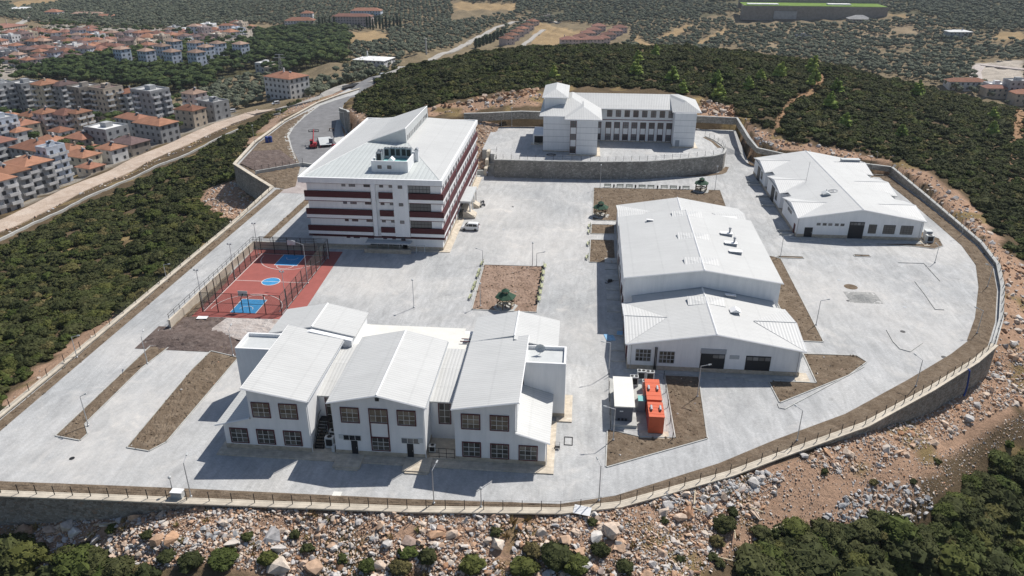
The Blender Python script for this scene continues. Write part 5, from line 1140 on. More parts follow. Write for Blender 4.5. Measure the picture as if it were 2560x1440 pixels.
def inview(P, m=60):
    x, y, d = to_px(P[:, 0], P[:, 1], P[:, 2]); return (x > -m*4) & (x < 2560+m*4) & (y > -m*2) & (y < 1440+m*3) & (d > 5)
def jgrid(polys, step, keep=1.0, jit=.5, rows=None):
    """jittered grid points inside polygons"""
    out = []
    for pl in polys:
        xs = [p[0] for p in pl]; ys = [p[1] for p in pl]
        X, Y = np.meshgrid(np.arange(min(xs), max(xs), step), np.arange(min(ys), max(ys), step))
        if rows is not None:
            c, s = math.cos(rows), math.sin(rows); mx, my = np.mean(xs), np.mean(ys); w = max(max(xs)-min(xs), max(ys)-min(ys))*.75
            U, V = np.meshgrid(np.arange(-w, w, step), np.arange(-w, w, step)); X = mx+U*c-V*s; Y = my+U*s+V*c
        X = X.ravel()+RNG.uniform(-jit, jit, X.size)*step; Y = Y.ravel()+RNG.uniform(-jit, jit, Y.size)*step
        k = inpoly(X, Y, pl) & (RNG.random(X.size) < keep); out.append(np.c_[X[k], Y[k]])
    return np.concatenate(out) if out else np.zeros((0, 2))
def on_land(Q, dz=0):
    return np.c_[Q, Tz(Q[:, 0], Q[:, 1])+dz]
def any_in(Q, names):
    k = np.zeros(len(Q), bool)
    for nm in names:
        for pl in ZN.get(nm, []): k |= inpoly(Q[:, 0], Q[:, 1], pl)
    return k
SOLO_N = {}
def populate(name, P, size, meshes_hi, meshes_lo, nsolo, labels, cat, group, massname, zs=(.8, 1.15), rot=False):
    """P: points, size: uniform scale per point; the nsolo largest in view become objects"""
    v = inview(P); P, size = P[v], size[v]
    x, y, d = to_px(P[:, 0], P[:, 1], P[:, 2]); app = size/d*((x > 0) & (x < 2560) & (y > 0) & (y < 1440))
    order = np.argsort(-app); solo, rest = order[:nsolo], order[nsolo:]
    for k in solo:
        me = meshes_hi[int(RNG.integers(len(meshes_hi)))]
        o = bpy.data.objects.new(name, me); COL.objects.link(o); o.location = P[k]; s = size[k]; o.scale = (s*RNG.uniform(.85, 1.15), s*RNG.uniform(.85, 1.15), s*RNG.uniform(*zs))
        o.rotation_euler = (RNG.uniform(-.6, .6), RNG.uniform(-.6, .6), RNG.uniform(0, 6.28)) if rot else (0, 0, RNG.uniform(0, 6.28))
        tag(o, labels(P[k], s, x[k], y[k]) if callable(labels) else labels, cat, group)
    n = len(rest); s = size[rest]
    if n: mass(massname, P[rest], np.c_[s*RNG.uniform(.85, 1.15, n), s*RNG.uniform(.85, 1.15, n), s*RNG.uniform(zs[0], zs[1], n)], meshes_lo, rotx=rot)

# evergreen scrub on the slopes round the campus
BZ = [region(p) for p in (
  [(-80,1120),(0,1040),(150,900),(310,790),(590,545),(500,492),(590,452),(588,412),(640,345),(700,292),(765,254),(745,255),(400,432),(150,545),(0,628),(-80,660)],
  [(876,300),(900,240),(945,208),(1020,185),(1110,170),(1280,142),(1400,137),(1520,136),(1650,138),(1780,144),(1900,162),(2040,178),(2150,205),(2280,237),(2400,268),(2560,318),(2680,350),(2680,760),(2560,660),(2500,590),(2430,500),(2330,430),(2220,398),(2100,370),(1970,352),(1945,330),(1860,296),(1760,246),(1600,222),(1430,215),(1350,222),(1290,228),(1200,238),(1060,280),(960,300)],
  [(2640,1080),(2560,1150),(2480,1150),(2440,1190),(2350,1290),(2270,1330),(2200,1310),(2050,1320),(1900,1330),(1880,1440),(1900,1560),(2640,1560)],
  [(-60,1372),(150,1385),(300,1408),(370,1440),(420,1520),(-60,1520)])]
BZ += [[(x*(1-32/math.hypot(x, y)), y*(1-32/math.hypot(x, y))) for x, y in RW] + [(x*(1+34/math.hypot(x, y)), y*(1+34/math.hypot(x, y))) for x, y in RW[::-1]]]
Q = np.concatenate([jgrid(BZ[:2]+BZ[4:], 1.6, .9), jgrid(BZ[2:4], 1.25, .95)]); gap = fbm(Q[:, 0], Q[:, 1], 20, 21); gap2 = fbm(Q[:, 0], Q[:, 1], 7, 22, 3)
thick = inpoly(Q[:, 0], Q[:, 1], BZ[2]) | inpoly(Q[:, 0], Q[:, 1], BZ[3])
hole = ((gap > .62) & (RNG.random(len(Q)) < .75)) | ((gap2 > .8) & (RNG.random(len(Q)) < .8))
Q = Q[(~hole | thick) & (thick | ~any_in(Q, ['rubble'])) & ~any_in(Q, ['track', 'cut'])]; Q = Q[~inpoly(Q[:, 0], Q[:, 1], POLY) & (polydist(Q[:, 0], Q[:, 1], POLY) > 1.6)]
big = fbm(Q[:, 0], Q[:, 1], 11, 33, 3)
thick = inpoly(Q[:, 0], Q[:, 1], BZ[2]) | inpoly(Q[:, 0], Q[:, 1], BZ[3]); sz = np.clip(RNG.lognormal(.26, .32, len(Q))*(1+.28*big), .5, 2.9)*np.where(thick, 1.25, 1.0)
extra = [(1390,1405,2.2),(1440,1420,1.6),(1500,1390,1.3),(1330,1380,1.3),(1480,1310,.9),(1240,1340,1.0),(1020,1385,1.2),(1070,1400,1.4),(1180,1420,1.5),(1310,1430,1.9),(740,1350,.9),(770,1375,.9),(370,1345,1.0),(620,1350,1.0),(560,1405,1.8),(480,1420,1.6),(1810,1320,1.5),(1790,1365,1.2),(1780,1395,.8),(1830,1290,1.0),(1950,1400,2.0),(1800,1420,.9),(1660,1310,.7),(1700,1400,.7),(1560,1430,1.2),(860,1400,1.0),(920,1420,1.1),(280,1330,.9),(240,1395,1.4),(670,1410,1.2),(2180,1215,.7),(2280,1210,.7),(2060,1185,.7),(2340,1160,.8),(2520,1120,1.2),(1000,1425,1.5),(420,1400,1.2)]
X = np.array([(*hit(a, b)[:2], s) for a, b, s in extra]); Q = np.r_[Q, X[:, :2]]; sz = np.r_[sz, X[:, 2]]
def bush_label(p, s, px, py):
    big_ = 'large' if s > 1.9 else 'small' if s < 1.25 else 'mid-sized'
    if p[0] < -75: wh = 'below the left boundary wall, ' + ('level with the front car park' if p[1] < 105 else 'level with the sports court' if p[1] < 150 else 'level with the school')
    elif py > 1250 and px < 560: wh = 'in the thicket at the bottom left corner'
    elif py > 1250 and px < 1880: wh = 'among the rubble below the front wall, ' + ('below the left wing' if px < 900 else 'below the right wing' if px < 1420 else 'below the generator yard')
    elif py > 1000: wh = 'in the bottom right thicket, ' + ('at its left end' if px < 2050 else 'below the pale stone heap' if px < 2330 else 'at the right edge')
    else: wh = 'on the hill behind the curved right wall'
    return f'{big_} dark evergreen bush {wh}'
populate('bush', on_land(Q, -.05), sz, BUSH_HI, BUSH_LO, 300, bush_label, 'bush', 'evergreen bushes on the slopes', 'scrub_vegetation')
# young light green pines standing out of the scrub
g = 'young pines among the scrub'
for k, (px, py, s, w) in enumerate([(1590,190,1.3,'highest on the hill above the dormitory'),(1640,140,1.0,'at the crest of the hill above the dormitory'),(1595,155,1.0,'just below the hill crest'),(1680,205,1.2,'above the middle of the dormitory roof'),(1790,215,1.2,'above the right end of the dormitory roof'),(1705,235,1.0,'directly behind the dormitory ridge'),(1870,225,1.0,'between the dormitory and the footpath'),(1900,205,1.0,'to the left of the footpath'),(1950,195,1.3,'close to the left side of the footpath'),(2030,185,1.5,'beside the top of the footpath'),(2035,215,1.3,'at the bend of the footpath'),(2090,235,1.2,'on the right of the footpath'),(1795,250,1.2,'near the cut bank behind the dormitory'),(2070,275,1.3,'on the slope right of the footpath'),(2290,240,1.3,'alone on the dark right-hand hillside'),(2480,300,1.0,'far right on the hillside'),(2480,340,1.1,'low on the far right hillside'),(1385,195,1.0,'left of the dormitory stair tower'),(2110,320,1.0,'low on the slope right of the footpath'),(2250,350,1.0,'mid slope above the long hall')]):
    x, y, z = hit(px, py); o = link('young_pine', YPINE[k % 3], None, (x, y, z), k*1.3, 'light green young pine '+w, 'pine tree', g); o.scale = (s, s, s)
# olive groves, stone pine wood, far slopes
far_all = [region([(-150,250),(-150,-20),(640,-28),(1280,-28),(1900,-28),(2700,-28),(2700,310)])[::1]]
FZ = [(x*1.0, y) for x, y in far_all[0]]
groves = [region(p) for p in ([(-100,14),(185,0),(460,-20),(900,-20),(1130,0),(1130,60),(960,60),(860,75),(640,60),(400,85),(250,82),(110,60),(-100,30)], )]
GA = jgrid(groves, 5.9, .95, .16, R(12))
GB = jgrid([region([(860,78),(1130,55),(1300,30),(1340,60),(1250,100),(1130,120),(1000,160),(930,200),(880,165),(870,110)]), region([(440,252),(540,212),(560,190),(690,200),(700,240),(640,265),(590,278),(545,272),(520,262)]), region([(760,225),(790,200),(880,168),(960,172),(930,203),(860,212),(790,245)]), region([(1470,55),(1900,20),(2400,60),(2700,110),(2700,290),(2400,240),(2150,182),(2000,150),(1800,118),(1560,118)])], 6.2, .86, .33, R(20))
GC = jgrid([region([(1130,0),(1290,-20),(2700,-40),(2700,100),(2400,62),(1900,22),(1470,58),(1330,55),(1290,30)])], 5.6, .9, .48)
GD = jgrid(ZN['terraces'], 7.5, .5, .2, R(8))
Q = np.r_[GA, GB, GC, GD]; bald = (fbm(Q[:, 0], Q[:, 1], 90, 51) > .72) & (np.arange(len(Q)) >= len(GA)); Q = Q[~bald]
Q = Q[~any_in(Q, ['dry', 'quarry', 'town', 'pines'])]
WX, WY, _wz = hit(2030, 47); Q = Q[~((np.abs(Q[:, 0]-WX) < 95) & (Q[:, 1] > WY-45) & (Q[:, 1] < WY+55))]
VILLAS = region([(1395,122),(1475,122),(1580,72),(1555,66),(1470,66),(1400,112)])
ROADF = [hit(*p)[:2] for p in ((930,207),(1010,177),(1080,150),(1140,126),(1190,100),(1240,70),(1290,56))]
Q = Q[~inpoly(Q[:, 0], Q[:, 1], VILLAS) & (polydist(Q[:, 0], Q[:, 1], ROADF, False) > 7)]
P = on_land(Q); x, y, d = to_px(P[:, 0], P[:, 1], P[:, 2])
hid = np.zeros(len(P), bool)   # behind the near ridge: nothing of them shows
for k in range(len(P)):
    if P[k, 1] < 520 and d[k] > 300:
        h = hit(min(max(x[k], -100), 2700), y[k]-10); hid[k] = math.hypot(h[0], h[1]) < math.hypot(P[k, 0], P[k, 1])-70
P = P[~hid]
def olive_label(p, s, px, py): return 'grey-green olive tree in the grove ' + ('beside the pale road left of the hill' if px < 1320 else 'beyond the hill, right of the red roofed villas')
populate('olive_tree', P, RNG.uniform(.75, 1.25, len(P)), OLIVE, OLIVE, 300, olive_label, 'olive tree', 'olive trees in the valley groves', 'olive_grove_vegetation', (.85, 1.2))
Q = jgrid(ZN['pines'], 5.4, .93, .38); Q = Q[~(fbm(Q[:, 0], Q[:, 1], 60, 61) > .75)]
VIL = [(442,133),(496,138),(551,140),(608,142),(415,148),(314,157),(375,161),(439,164),(499,166),(522,150)]
VP = [hit(a, b+18)[:2] for a, b in VIL]
for v in VP: Q = Q[np.hypot(Q[:, 0]-v[0], Q[:, 1]-v[1]) > 11]
for a, b in ((723,238), (668,180), (935,158)): v = hit(a, b)[:2]; Q = Q[np.hypot(Q[:, 0]-v[0], Q[:, 1]-v[1]) > 20]
populate('pine_tree', on_land(Q), RNG.uniform(.75, 1.2, len(Q)), PINE, PINE, 300, lambda p, s, px, py: 'round stone pine in the wood ' + ('behind the apartment blocks' if px < 540 else 'between the white houses and the low white hall'), 'pine tree', 'stone pines in the wood by the town', 'pine_wood_vegetation', (.85, 1.15))
Q = jgrid(ZN['town'], 8.5, .8, .5)
TOWN_TREES = Q
g = 'cypresses round the red roofed school in the valley'
for k, px in enumerate((815,826,838,918,926,933,941,950,958,966,975,985,994,1002,800,808)):
    x, y, z = hit(px, 72+(k % 3)*2); o = link('cypress_tree', CYP, None, (x, y, z), k, 'dark cypress in the row beside the red roofed valley school', 'cypress', g); s = 1.0+.25*((k*7) % 5)/5; o.scale = (s*1.3, s*1.3, s*1.15)
g = 'clipped cypress hedge trees by the villas'
for k in range(9):
    x, y, z = hit(1190+k*9, 122-k*3.6); o = link('cypress_tree', CYP, None, (x, y, z), k, 'dark cypress in the hedge beside the terraced villas', 'cypress', g); o.scale = (2.2, 2.2, .8)

# broken stone
def stones(polys, step, lo, hi, keep=1.0):
    Q = jgrid([region(p) for p in polys], step, keep, .5); return Q, RNG.uniform(0, 1, len(Q))**2.2*(hi-lo)+lo
BAND = [(-60,1320),(280,1290),(400,1262),(640,1262),(1020,1282),(1400,1286),(1560,1268),(1840,1195),(1900,1180),(1960,1200),(1900,1290),(1840,1320),(1760,1440),(1700,1500),(-60,1500)]
RIGHTB = [(1990,1150),(2170,1085),(2440,950),(2485,890),(2560,870),(2640,960),(2560,1010),(2440,1060),(2300,1130),(2200,1180),(2060,1190)]
sets = [stones([BAND], .25, .12, .5), stones([BAND], .58, .3, 1.0, .9), stones([BAND], 1.8, .8, 1.7, .5), stones([RIGHTB], .36, .14, .6), stones([RIGHTB], 1.0, .4, 1.5, .7),
        stones([[(1900,1190),(2000,1150),(2200,1190),(2560,1030),(2640,1060),(2480,1130),(2330,1260),(2150,1330),(1960,1340),(1780,1440),(1760,1440),(1850,1320)]], .34, .08, .42, .8),
        stones([[(2478,862),(2508,728),(2472,645),(2440,592),(2420,545),(2500,612),(2600,720),(2600,890)], [(2232,416),(2300,458),(2400,558),(2440,590),(2480,610),(2440,530),(2330,446),(2240,408)], [(1862,300),(1892,362),(1965,376),(2180,403),(2180,390),(2100,372),(1975,360),(1910,330)]], 1.1, .35, 1.5, .8),
        stones([[(590,454),(685,512),(625,555),(505,500),(520,475)]], .9, .3, 1.2, .85), stones([[(640,320),(700,296),(790,256),(870,220),(905,212),(860,213),(760,248)], [(878,264),(913,296),(905,325),(876,330)]], 1.6, .3, 1.1, .7),
        stones([[(1070,288),(1200,274),(1290,264),(1350,262),(1350,238),(1290,245),(1200,260)]], 1.1, .4, 1.6, .7), stones([[(1748,286),(1845,294),(1830,272),(1755,254)]], 1.1, .5, 1.8, .8),
        stones([[(150,945),(240,870),(330,800),(300,778),(150,890),(0,1010),(0,1050)]], 2.6, .3, 1.5, .5),
        stones([[(0,595),(150,515),(330,440),(520,345),(660,280),(640,272),(500,330),(380,392),(200,470),(0,560)]], 2.2, .4, 1.3, .7)]
Q = np.concatenate([s[0] for s in sets]); sz = np.concatenate([s[1] for s in sets]); cl = np.where(fbm(Q[:, 0], Q[:, 1], 6, 71, 3) > -.35, 1, .55); sz = sz*cl
gaps = (fbm(Q[:, 0], Q[:, 1], 9, 73, 3) > .85) & (Q[:, 1] < 85) & (sz < .8); Q, sz = Q[~gaps], sz[~gaps]
k = ~inpoly(Q[:, 0], Q[:, 1], POLY) & (polydist(Q[:, 0], Q[:, 1], POLY) > .55+sz*.3); Q, sz = Q[k], sz[k]
bigs = [(1525,1335,2.6),(1700,1295,1.9),(1720,1280,1.7),(1660,1290,1.5),(1775,1285,2.0),(1490,1350,1.8),(1415,1355,2.0),(1245,1365,2.0),(680,1350,2.3),(1020,1360,2.0),(1090,1340,2.0),(1130,1340,1.7),(130,1330,2.0),(170,1315,2.2),(60,1330,1.9),(245,1355,2.0),(340,1300,1.9),(430,1350,2.0),(395,1360,2.2),(585,1360,2.0),(700,1420,2.6),(790,1425,2.4),(1880,1215,1.8),(1850,1225,1.6),(2120,1140,1.9),(2330,1110,1.6),(2420,1050,1.9),(2530,900,1.8),(700,1375,1.9),(1150,1350,1.6),(1460,1420,2.0),(1620,1440,1.9),(1550,1370,1.7)]
X = np.array([(*hit(a, b)[:2], s) for a, b, s in bigs]); Q = np.r_[Q, X[:, :2]]; sz = np.r_[sz, X[:, 2]]
def rock_label(p, s, px, py):
    sec = 'left of the utility box' if px < 450 else 'below the left wing' if px < 800 else 'below the central gable' if px < 1100 else 'below the right wing' if px < 1420 else 'below the generator yard' if px < 1700 else 'left of the rubble track'
    wh = 'under the front wall, '+sec if py > 1180 and px < 1960 else 'below the tall right part of the wall' if py > 850 else 'outside the curved right wall' if px > 1860 else 'at the foot of the stone bastion wall' if 450 < px < 720 and py > 430 else 'outside the long left wall' if px < 460 else 'on the cut bank behind the dormitory'
    return ('large' if s > 1.45 else 'medium' if s > 1.1 else 'smaller') + ' broken limestone boulder ' + wh
populate('rock', on_land(Q, .08), sz, ROCKS, ROCKS, 300, rock_label, 'rock', 'limestone boulders in the rubble', 'rubble_stones', (.7, 1.1), True)
WP = [[(2050,1300),(2120,1240),(2200,1205),(2290,1215),(2340,1265),(2290,1310),(2150,1335)], [(1640,1240),(1800,1215),(1900,1185),(1960,1195),(1880,1240),(1780,1260),(1690,1270)], [(490,1340),(560,1300),(600,1350),(560,1370)], [(1880,350),(1900,345),(1960,378),(1900,372)]]
Q, sz = stones(WP, .5, .3, 1.4); sz *= .8; mass('pale_rubble_stones', on_land(Q, .12), np.c_[sz, sz, sz*.8], ROCKSW, rotx=True)
Q, sz = stones([[(1075,276),(1200,262),(1290,248),(1345,238),(1345,226),(1280,232),(1190,250)], [(1750,282),(1840,290),(1825,268),(1755,252)]], 1.5, .8, 2.6, .8); mass('cut_rock_face', on_land(Q, .3), np.c_[sz, sz, sz*1.1], ROCKSB, rotx=True)
def bank_z(x, y):
    u = np.clip((-27.0-x)/11, 0, 1); v = np.clip((y-213.5)/37, 0, 1); return 1.0+v*3.4+(1-u)*(.4+v)-u*u*2.2*(1-v)+3.6*np.maximum(0, v-.55)*u*2
q = np.c_[RNG.uniform(-37.5, -27.4, 260), RNG.uniform(214, 250, 260)]; s = RNG.uniform(.15, .9, 260)**1.3; mass('bank_stones', np.c_[q, bank_z(q[:, 0], q[:, 1])+.05], np.c_[s, s, s*.8], ROCKS, rotx=True)
Q = jgrid([region(BAND), region([(1850,1320),(2050,1330),(1900,1440),(1780,1440)]), region([(2440,520),(2560,640),(2640,800),(2560,700)]), ZN['track'][0], ZN['track'][1]], 1.5, .55); Q = Q[~inpoly(Q[:, 0], Q[:, 1], POLY) & (polydist(Q[:, 0], Q[:, 1], POLY) > 1.2) & (fbm(Q[:, 0], Q[:, 1], 9, 73, 3) > .05)]
CLOD = [rock_mesh(490+k, SOIL, .6, 10) for k in range(3)]
Qb = jgrid(BEDS+[[(-82.0, 72), (-80.3, 72), (-80.2, 193), (-82.2, 193)], [(-71, 107), (-50, 106), (-50, 118), (-71, 118)]], .6, .75, .5); sb = RNG.uniform(0, 1, len(Qb))**3*.42+.08; mass('soil_clods', np.c_[Qb, np.full(len(Qb), .1)], np.c_[sb, sb, sb*.8], CLOD, rotx=True)
Qb = jgrid(BEDS, 1.6, .35, .5); sb = RNG.uniform(0, 1, len(Qb))**3*.35+.1; mass('bed_pebbles', np.c_[Qb, np.full(len(Qb), .12)], np.c_[sb, sb, sb*.8], ROCKS, rotx=True)
s = RNG.uniform(.6, 1.3, len(Q)); mass('dry_grass', on_land(Q), np.c_[s, s, s*.8], TUFT)

# ------------------------------------------------------------------ roads outside, on the land
def land_road(name, path, w0, w1, mat, lift=.3, step=3.0, skirt=1.2):
    path = dense(path, step); A = off_path(path, w0); Bp = off_path(path, w1); Cn = off_path(path, (w0+w1)/2)
    za, zb, zc = (np.array([float(Tz(p[0], p[1])) for p in q]) for q in (A, Bp, Cn)); zz = np.maximum(np.maximum(za, zb), zc)
    ker = np.ones(5)/5; zz = np.convolve(np.pad(zz, 2, 'edge'), ker, 'valid')+lift
    mb = MB(); strip(mb, path, w0, w1, list(zz-skirt), list(zz), mat); return structure(name, mb)
dr = [hit(*p)[:2] for p in ((-90,612),(0,572),(85,535),(250,455),(425,375),(560,316),(640,287),(700,270))]
land_road('dirt_road', dr, -4.5, 4.5, DIRTROAD)
ce_ = [hit(*p)[:2] for p in ((-90,645),(0,604),(85,561),(295,463),(537,353),(640,308),(700,286))]
rw = thing('road_edge_wall', 'pale concrete kerb wall along the lower side of the pinkish dirt road', 'wall', (*ce_[1], 0))
pth = dense(ce_, 3.0); zz = [float(Tz(*p)) for p in pth]; mb = MB(); strip(mb, pth, -.25, .35, [z-1.4 for z in zz], [z+.75 for z in zz], CONC); mb.build('wall_face', rw)
rd_ = [hit(*p)[:2] for p in ((700,277),(760,258),(805,243),(862,219),(905,210),(932,206))] + ROADF[1:] + [hit(1345,50)[:2], hit(1400,59)[:2]]
land_road('old_road', rd_, -3.2, 3.2, OLDROAD, .35)
land_road('campus_access_road', [(-99, 334), (-97.5, 345), (-95, 357), hit(960,198)[:2]], -3.6, 3.6, ASPH, .2)
land_road('village_track', [hit(*p)[:2] for p in ((1294,122),(1318,108),(1340,90),(1360,76))], -2.5, 2.5, OLDROAD, .3)
land_road('quarry_road', [hit(*p)[:2] for p in ((2440,222),(2440,205),(2437,180),(2452,165),(2520,172),(2570,178))], -4, 4, DUSTY, .3)
land_road('town_street', [hit(*p)[:2] for p in ((-60,120),(0,92),(40,65),(86,40))], -4, 4, OLDROAD, .3)

# ------------------------------------------------------------------ the town in the valley
def hip_top(mb, w, d, z, rise, mat, ov=.5, axis=None):
    x, y = w/2+ov, d/2+ov
    if w >= d: a, b = (-(x-y) if x > y else 0, 0, z+rise), ((x-y) if x > y else 0, 0, z+rise)
    else: a, b = (0, -(y-x), z+rise), (0, (y-x), z+rise)
    v = [(-x, -y, z), (x, -y, z), (x, y, z), (-x, y, z), a, b, (-x, -y, z-.15), (x, -y, z-.15), (x, y, z-.15), (-x, y, z-.15)]
    f = [(0, 1, 5, 4), (1, 2, 5), (2, 3, 4, 5), (3, 0, 4)] if w >= d else [(0, 1, 4), (1, 2, 5, 4), (2, 3, 5), (3, 0, 4, 5)]
    mb.add(v, f+[(0, 6, 7, 1), (1, 7, 8, 2), (2, 8, 9, 3), (3, 9, 6, 0), (9, 8, 7, 6)], mat)
def house(px, py, w, d, st, roof, wall, label, rz=-22, cat='house', name='house', flat=False, balc=False, wins=True, group='houses of the town', loc=None, rise=None, win3d=False):
    x, y, z = loc or hit(px, py); dd = math.hypot(x, y); H = 3.0*st
    t = thing(name, label, cat, (x, y, z), R(rz), group); r = random.Random(int(px*7+py*13))
    mb = MB(); mb.box(-w/2, -d/2, -2.5, w/2, d/2, H, PLAST[wall]); link('wall', mb.mesh('wall'), t)
    mb = MB()
    if flat:
        for a in ((-w/2, -d/2, w/2, -d/2+.3), (-w/2, d/2-.3, w/2, d/2), (-w/2, -d/2+.3, -w/2+.3, d/2-.3), (w/2-.3, -d/2+.3, w/2, d/2-.3)): mb.box(a[0], a[1], H+.005, a[2], a[3], H+.9, PLAST[wall])
        mb.box(-w/2+.3, -d/2+.3, H+.005, w/2-.3, d/2-.3, H+.15, TILE[roof]); mb.box(-w*.15, -d*.1, H+.151, w*.12, d*.2, H+2.3, PLAST[wall])
    else: hip_top(mb, w, d, H+.02, rise or min(w, d)*.23, TILE[roof])
    rf_ = link('roof', mb.mesh('roof'), t)
    if not flat and r.random() < .7:
        mb = MB(); cx, cy = w*r.uniform(-.25, .25), d*r.uniform(-.1, .15); mb.box(cx-.35, cy-.35, H+.8, cx+.35, cy+.35, H+min(w, d)*.23+1.0, PLAST[wall]); link('chimney', mb.mesh('chimney'), rf_)
    if wins:
        if st*w > 40 or win3d:      # windows that can be told apart: each its own part
            nw = max(2, int(w/3.2)); nd = max(2, int(d/3.2))
            for s in range(st):
                for k in range(nw): link('window', box_mesh((1.3, .08, 1.4), TWIN), t, (-w/2+w*(k+.5)/nw, -d/2, s*3+1.6))
                for k in range(nd): link('window', box_mesh((1.3, .08, 1.4), TWIN), t, (w/2, -d/2+d*(k+.5)/nd, s*3+1.6), R(90))
        else:
            mb = MB(); nw = max(2, int(w/3.4)); nd = max(2, int(d/3.4))
            for s in range(st):
                for k in range(nw): cx = -w/2+w*(k+.5)/nw; mb.box(cx-.6, -d/2-.06, s*3+1, cx+.6, -d/2+.02, s*3+2.3, TWIN)
                for k in range(nd): cy = -d/2+d*(k+.5)/nd; mb.box(w/2-.02, cy-.6, s*3+1, w/2+.06, cy+.6, s*3+2.3, TWIN)
            o = link('window', mb.mesh('window'), t); o['kind'] = 'stuff'
    if balc:
        for s in range(1, st):
            for q in ((-.28, 0), (.28, 0)):
                k = ('balc', wall)
                if k not in WCACHE:
                    mb = MB(); mb.box(-1.9, -1.3, -.15, 1.9, 0, 0, PLAST[wall]); mb.box(-1.9, -1.3, 0, 1.9, -1.2, .95, PLAST['white']); mb.box(-1.9, -1.2, 0, -1.8, 0, .95, PLAST['white']); mb.box(1.8, -1.2, 0, 1.9, 0, .95, PLAST['white']); WCACHE[k] = mb.mesh('balcony')
                link('balcony', WCACHE[k], t, (w/2, d*q[0], s*3+.2), R(90))
            link('balcony', WCACHE[('balc', wall)], t, (-w*.2, -d/2, s*3+.2), 0)
    if r.random() < .5 and dd < 520:
        mb = MB(); mb.tube([(w*.2-.8, -.3, H+2.6), (w*.2+.8, -.3, H+2.6)], .28, PLAST['white'], 8); mb.add([(w*.2-.8, -1.6, H+1.5), (w*.2+.8, -1.6, H+1.5), (w*.2+.8, -.4, H+2.4), (w*.2-.8, -.4, H+2.4)], [(0, 1, 2, 3)], TWIN)
        for sx in (-.7, .7): mb.tube([(w*.2+sx, -.3, H+.1), (w*.2+sx, -.3, H+2.5)], .05, STEEL, 4)
        link('solar_water_heater', mb.mesh('solar_water_heater'), t)
    return t
AB = 'apartment blocks in the tall row'
for px, py, w, d, st, roof, wall, flat, lab in (
  (22,290,10,13,6,'grey_flat','grey',True,'dark grey apartment block at the left end of the tall row'),
  (82,287,15,13,6,'white_sheet','grey',True,'pale grey flat topped apartment block, second in the tall row'),
  (136,288,11,14,6,'orange','cream',False,'cream apartment block with orange roof in the tall row'),
  (180,290,10,13,6,'purple_brown','grey',False,'grey apartment block with purple brown roof in the tall row'),
  (228,299,12,14,6,'grey_flat','brown_grey',True,'brown grey apartment block left of the beige balcony block'),
  (282,302,15,13,6,'purple_brown','beige',True,'beige apartment block with stacked balconies in the tall row'),
  (336,297,9,12,5,'terracotta','grey',False,'narrow grey block with small red roof in the tall row'),
  (392,311,18,13,6,'grey_flat','grey',True,'wide striped grey apartment block at the right end of the tall row')):
    house(px, py, w*.87, d*.9, st, roof, wall, lab, -24, 'apartment block', 'apartment_block', flat, True, True, AB)
TH = [(38,318,16,10,2,'orange','white',0,'broad orange roofed house below the dark grey apartment block'),(88,330,11,9,3,'orange','cream',0,'cream three storey house with orange roof below the tall row'),(72,352,13,10,3,'terracotta','cream',0,'long terracotta roofed house with cream walls in the second row'),
 (130,338,10,10,4,'orange','pink',0,'pink walled house with orange roof in the second row'),(178,340,13,11,4,'dull_red','pink',0,'pink white house with patched red roof beside the tall block'),(212,338,8,10,4,'orange','beige',0,'narrow beige house with red balconies by the brown grey block'),
 (20,372,13,12,5,'white_sheet','blue_white',1,'blue white balcony block at the left edge of the town'),(60,372,8,9,3,'orange','white',0,'small white house right of the blue white balcony block'),
 (276,365,17,14,3,'white_sheet','grey',1,'grey building with bright white flat roof'),(345,338,20,10,3,'terracotta','grey',0,'grey L-shaped building with red tiled roof below the striped block'),(398,352,20,12,3,'orange','grey',0,'grey house with wide orange roof near the dirt road'),
 (455,308,13,11,2,'purple_brown','grey',0,'house with dark brown roof at the end of the apartment row'),(482,315,14,10,3,'terracotta','beige',0,'beige house with red roof above the rubble bank'),(494,285,11,10,4,'pink_tile','pink',0,'pink white house with projecting white stair tower'),(540,296,14,11,3,'grey_flat','grey',1,'small flat roofed white and grey house by the dirt road'),
 (136,382,16,12,2,'orange','white',0,'low wide orange roofed house in the middle of the town'),(212,372,14,11,2,'terracotta','beige',0,'red roofed house in the trees left of the white flat roof'),(330,385,16,11,2,'purple_brown','brown_grey',0,'low house with dark purple roof beside the rubble bank'),
 (104,415,19,14,3,'terracotta','grey',0,'large house with two white dormer windows in its red roof'),(182,405,16,12,2,'orange','beige',0,'orange roofed house right of the dormer house'),(212,420,14,10,2,'orange','cream',0,'lower orange roofed house by the dirt road bank'),(285,402,11,9,2,'orange','white',0,'white house with bright orange roof and grey stair block'),
 (10,418,13,12,4,'dull_red','grey',0,'dark grey block with red roof at the left edge below the balcony block'),(92,480,14,12,4,'orange','grey',0,'grey apartment house with orange hipped roof nearest the dirt road'),(30,505,15,13,4,'orange','grey',0,'grey apartment house with orange roof at the lower left edge'),(150,460,7,9,5,'grey_flat','blue_white',1,'narrow blue white block with a blank end wall'),(2,530,12,12,4,'orange','white',0,'white block with vertical stripes in the lower left corner'),
 (230,432,9,8,1,'terracotta','beige',0,'small red roofed outbuilding at the foot of the rubble bank'),(60,440,10,9,2,'grey_flat','beige',1,'small flat roofed beige house behind the nearest apartment houses'),(160,355,10,9,2,'terracotta','white',0,'small white house among trees below the tall row'),(240,385,8,8,1,'terracotta','cream',0,'small cream house among the trees near the white flat roof')]
for px, py, w, d, st, roof, wall, fl, lab in TH: house(px, py, w*.88, d*.9, st, roof, wall, lab, -22+((px*7) % 9)-4, flat=bool(fl), balc=(st >= 4))
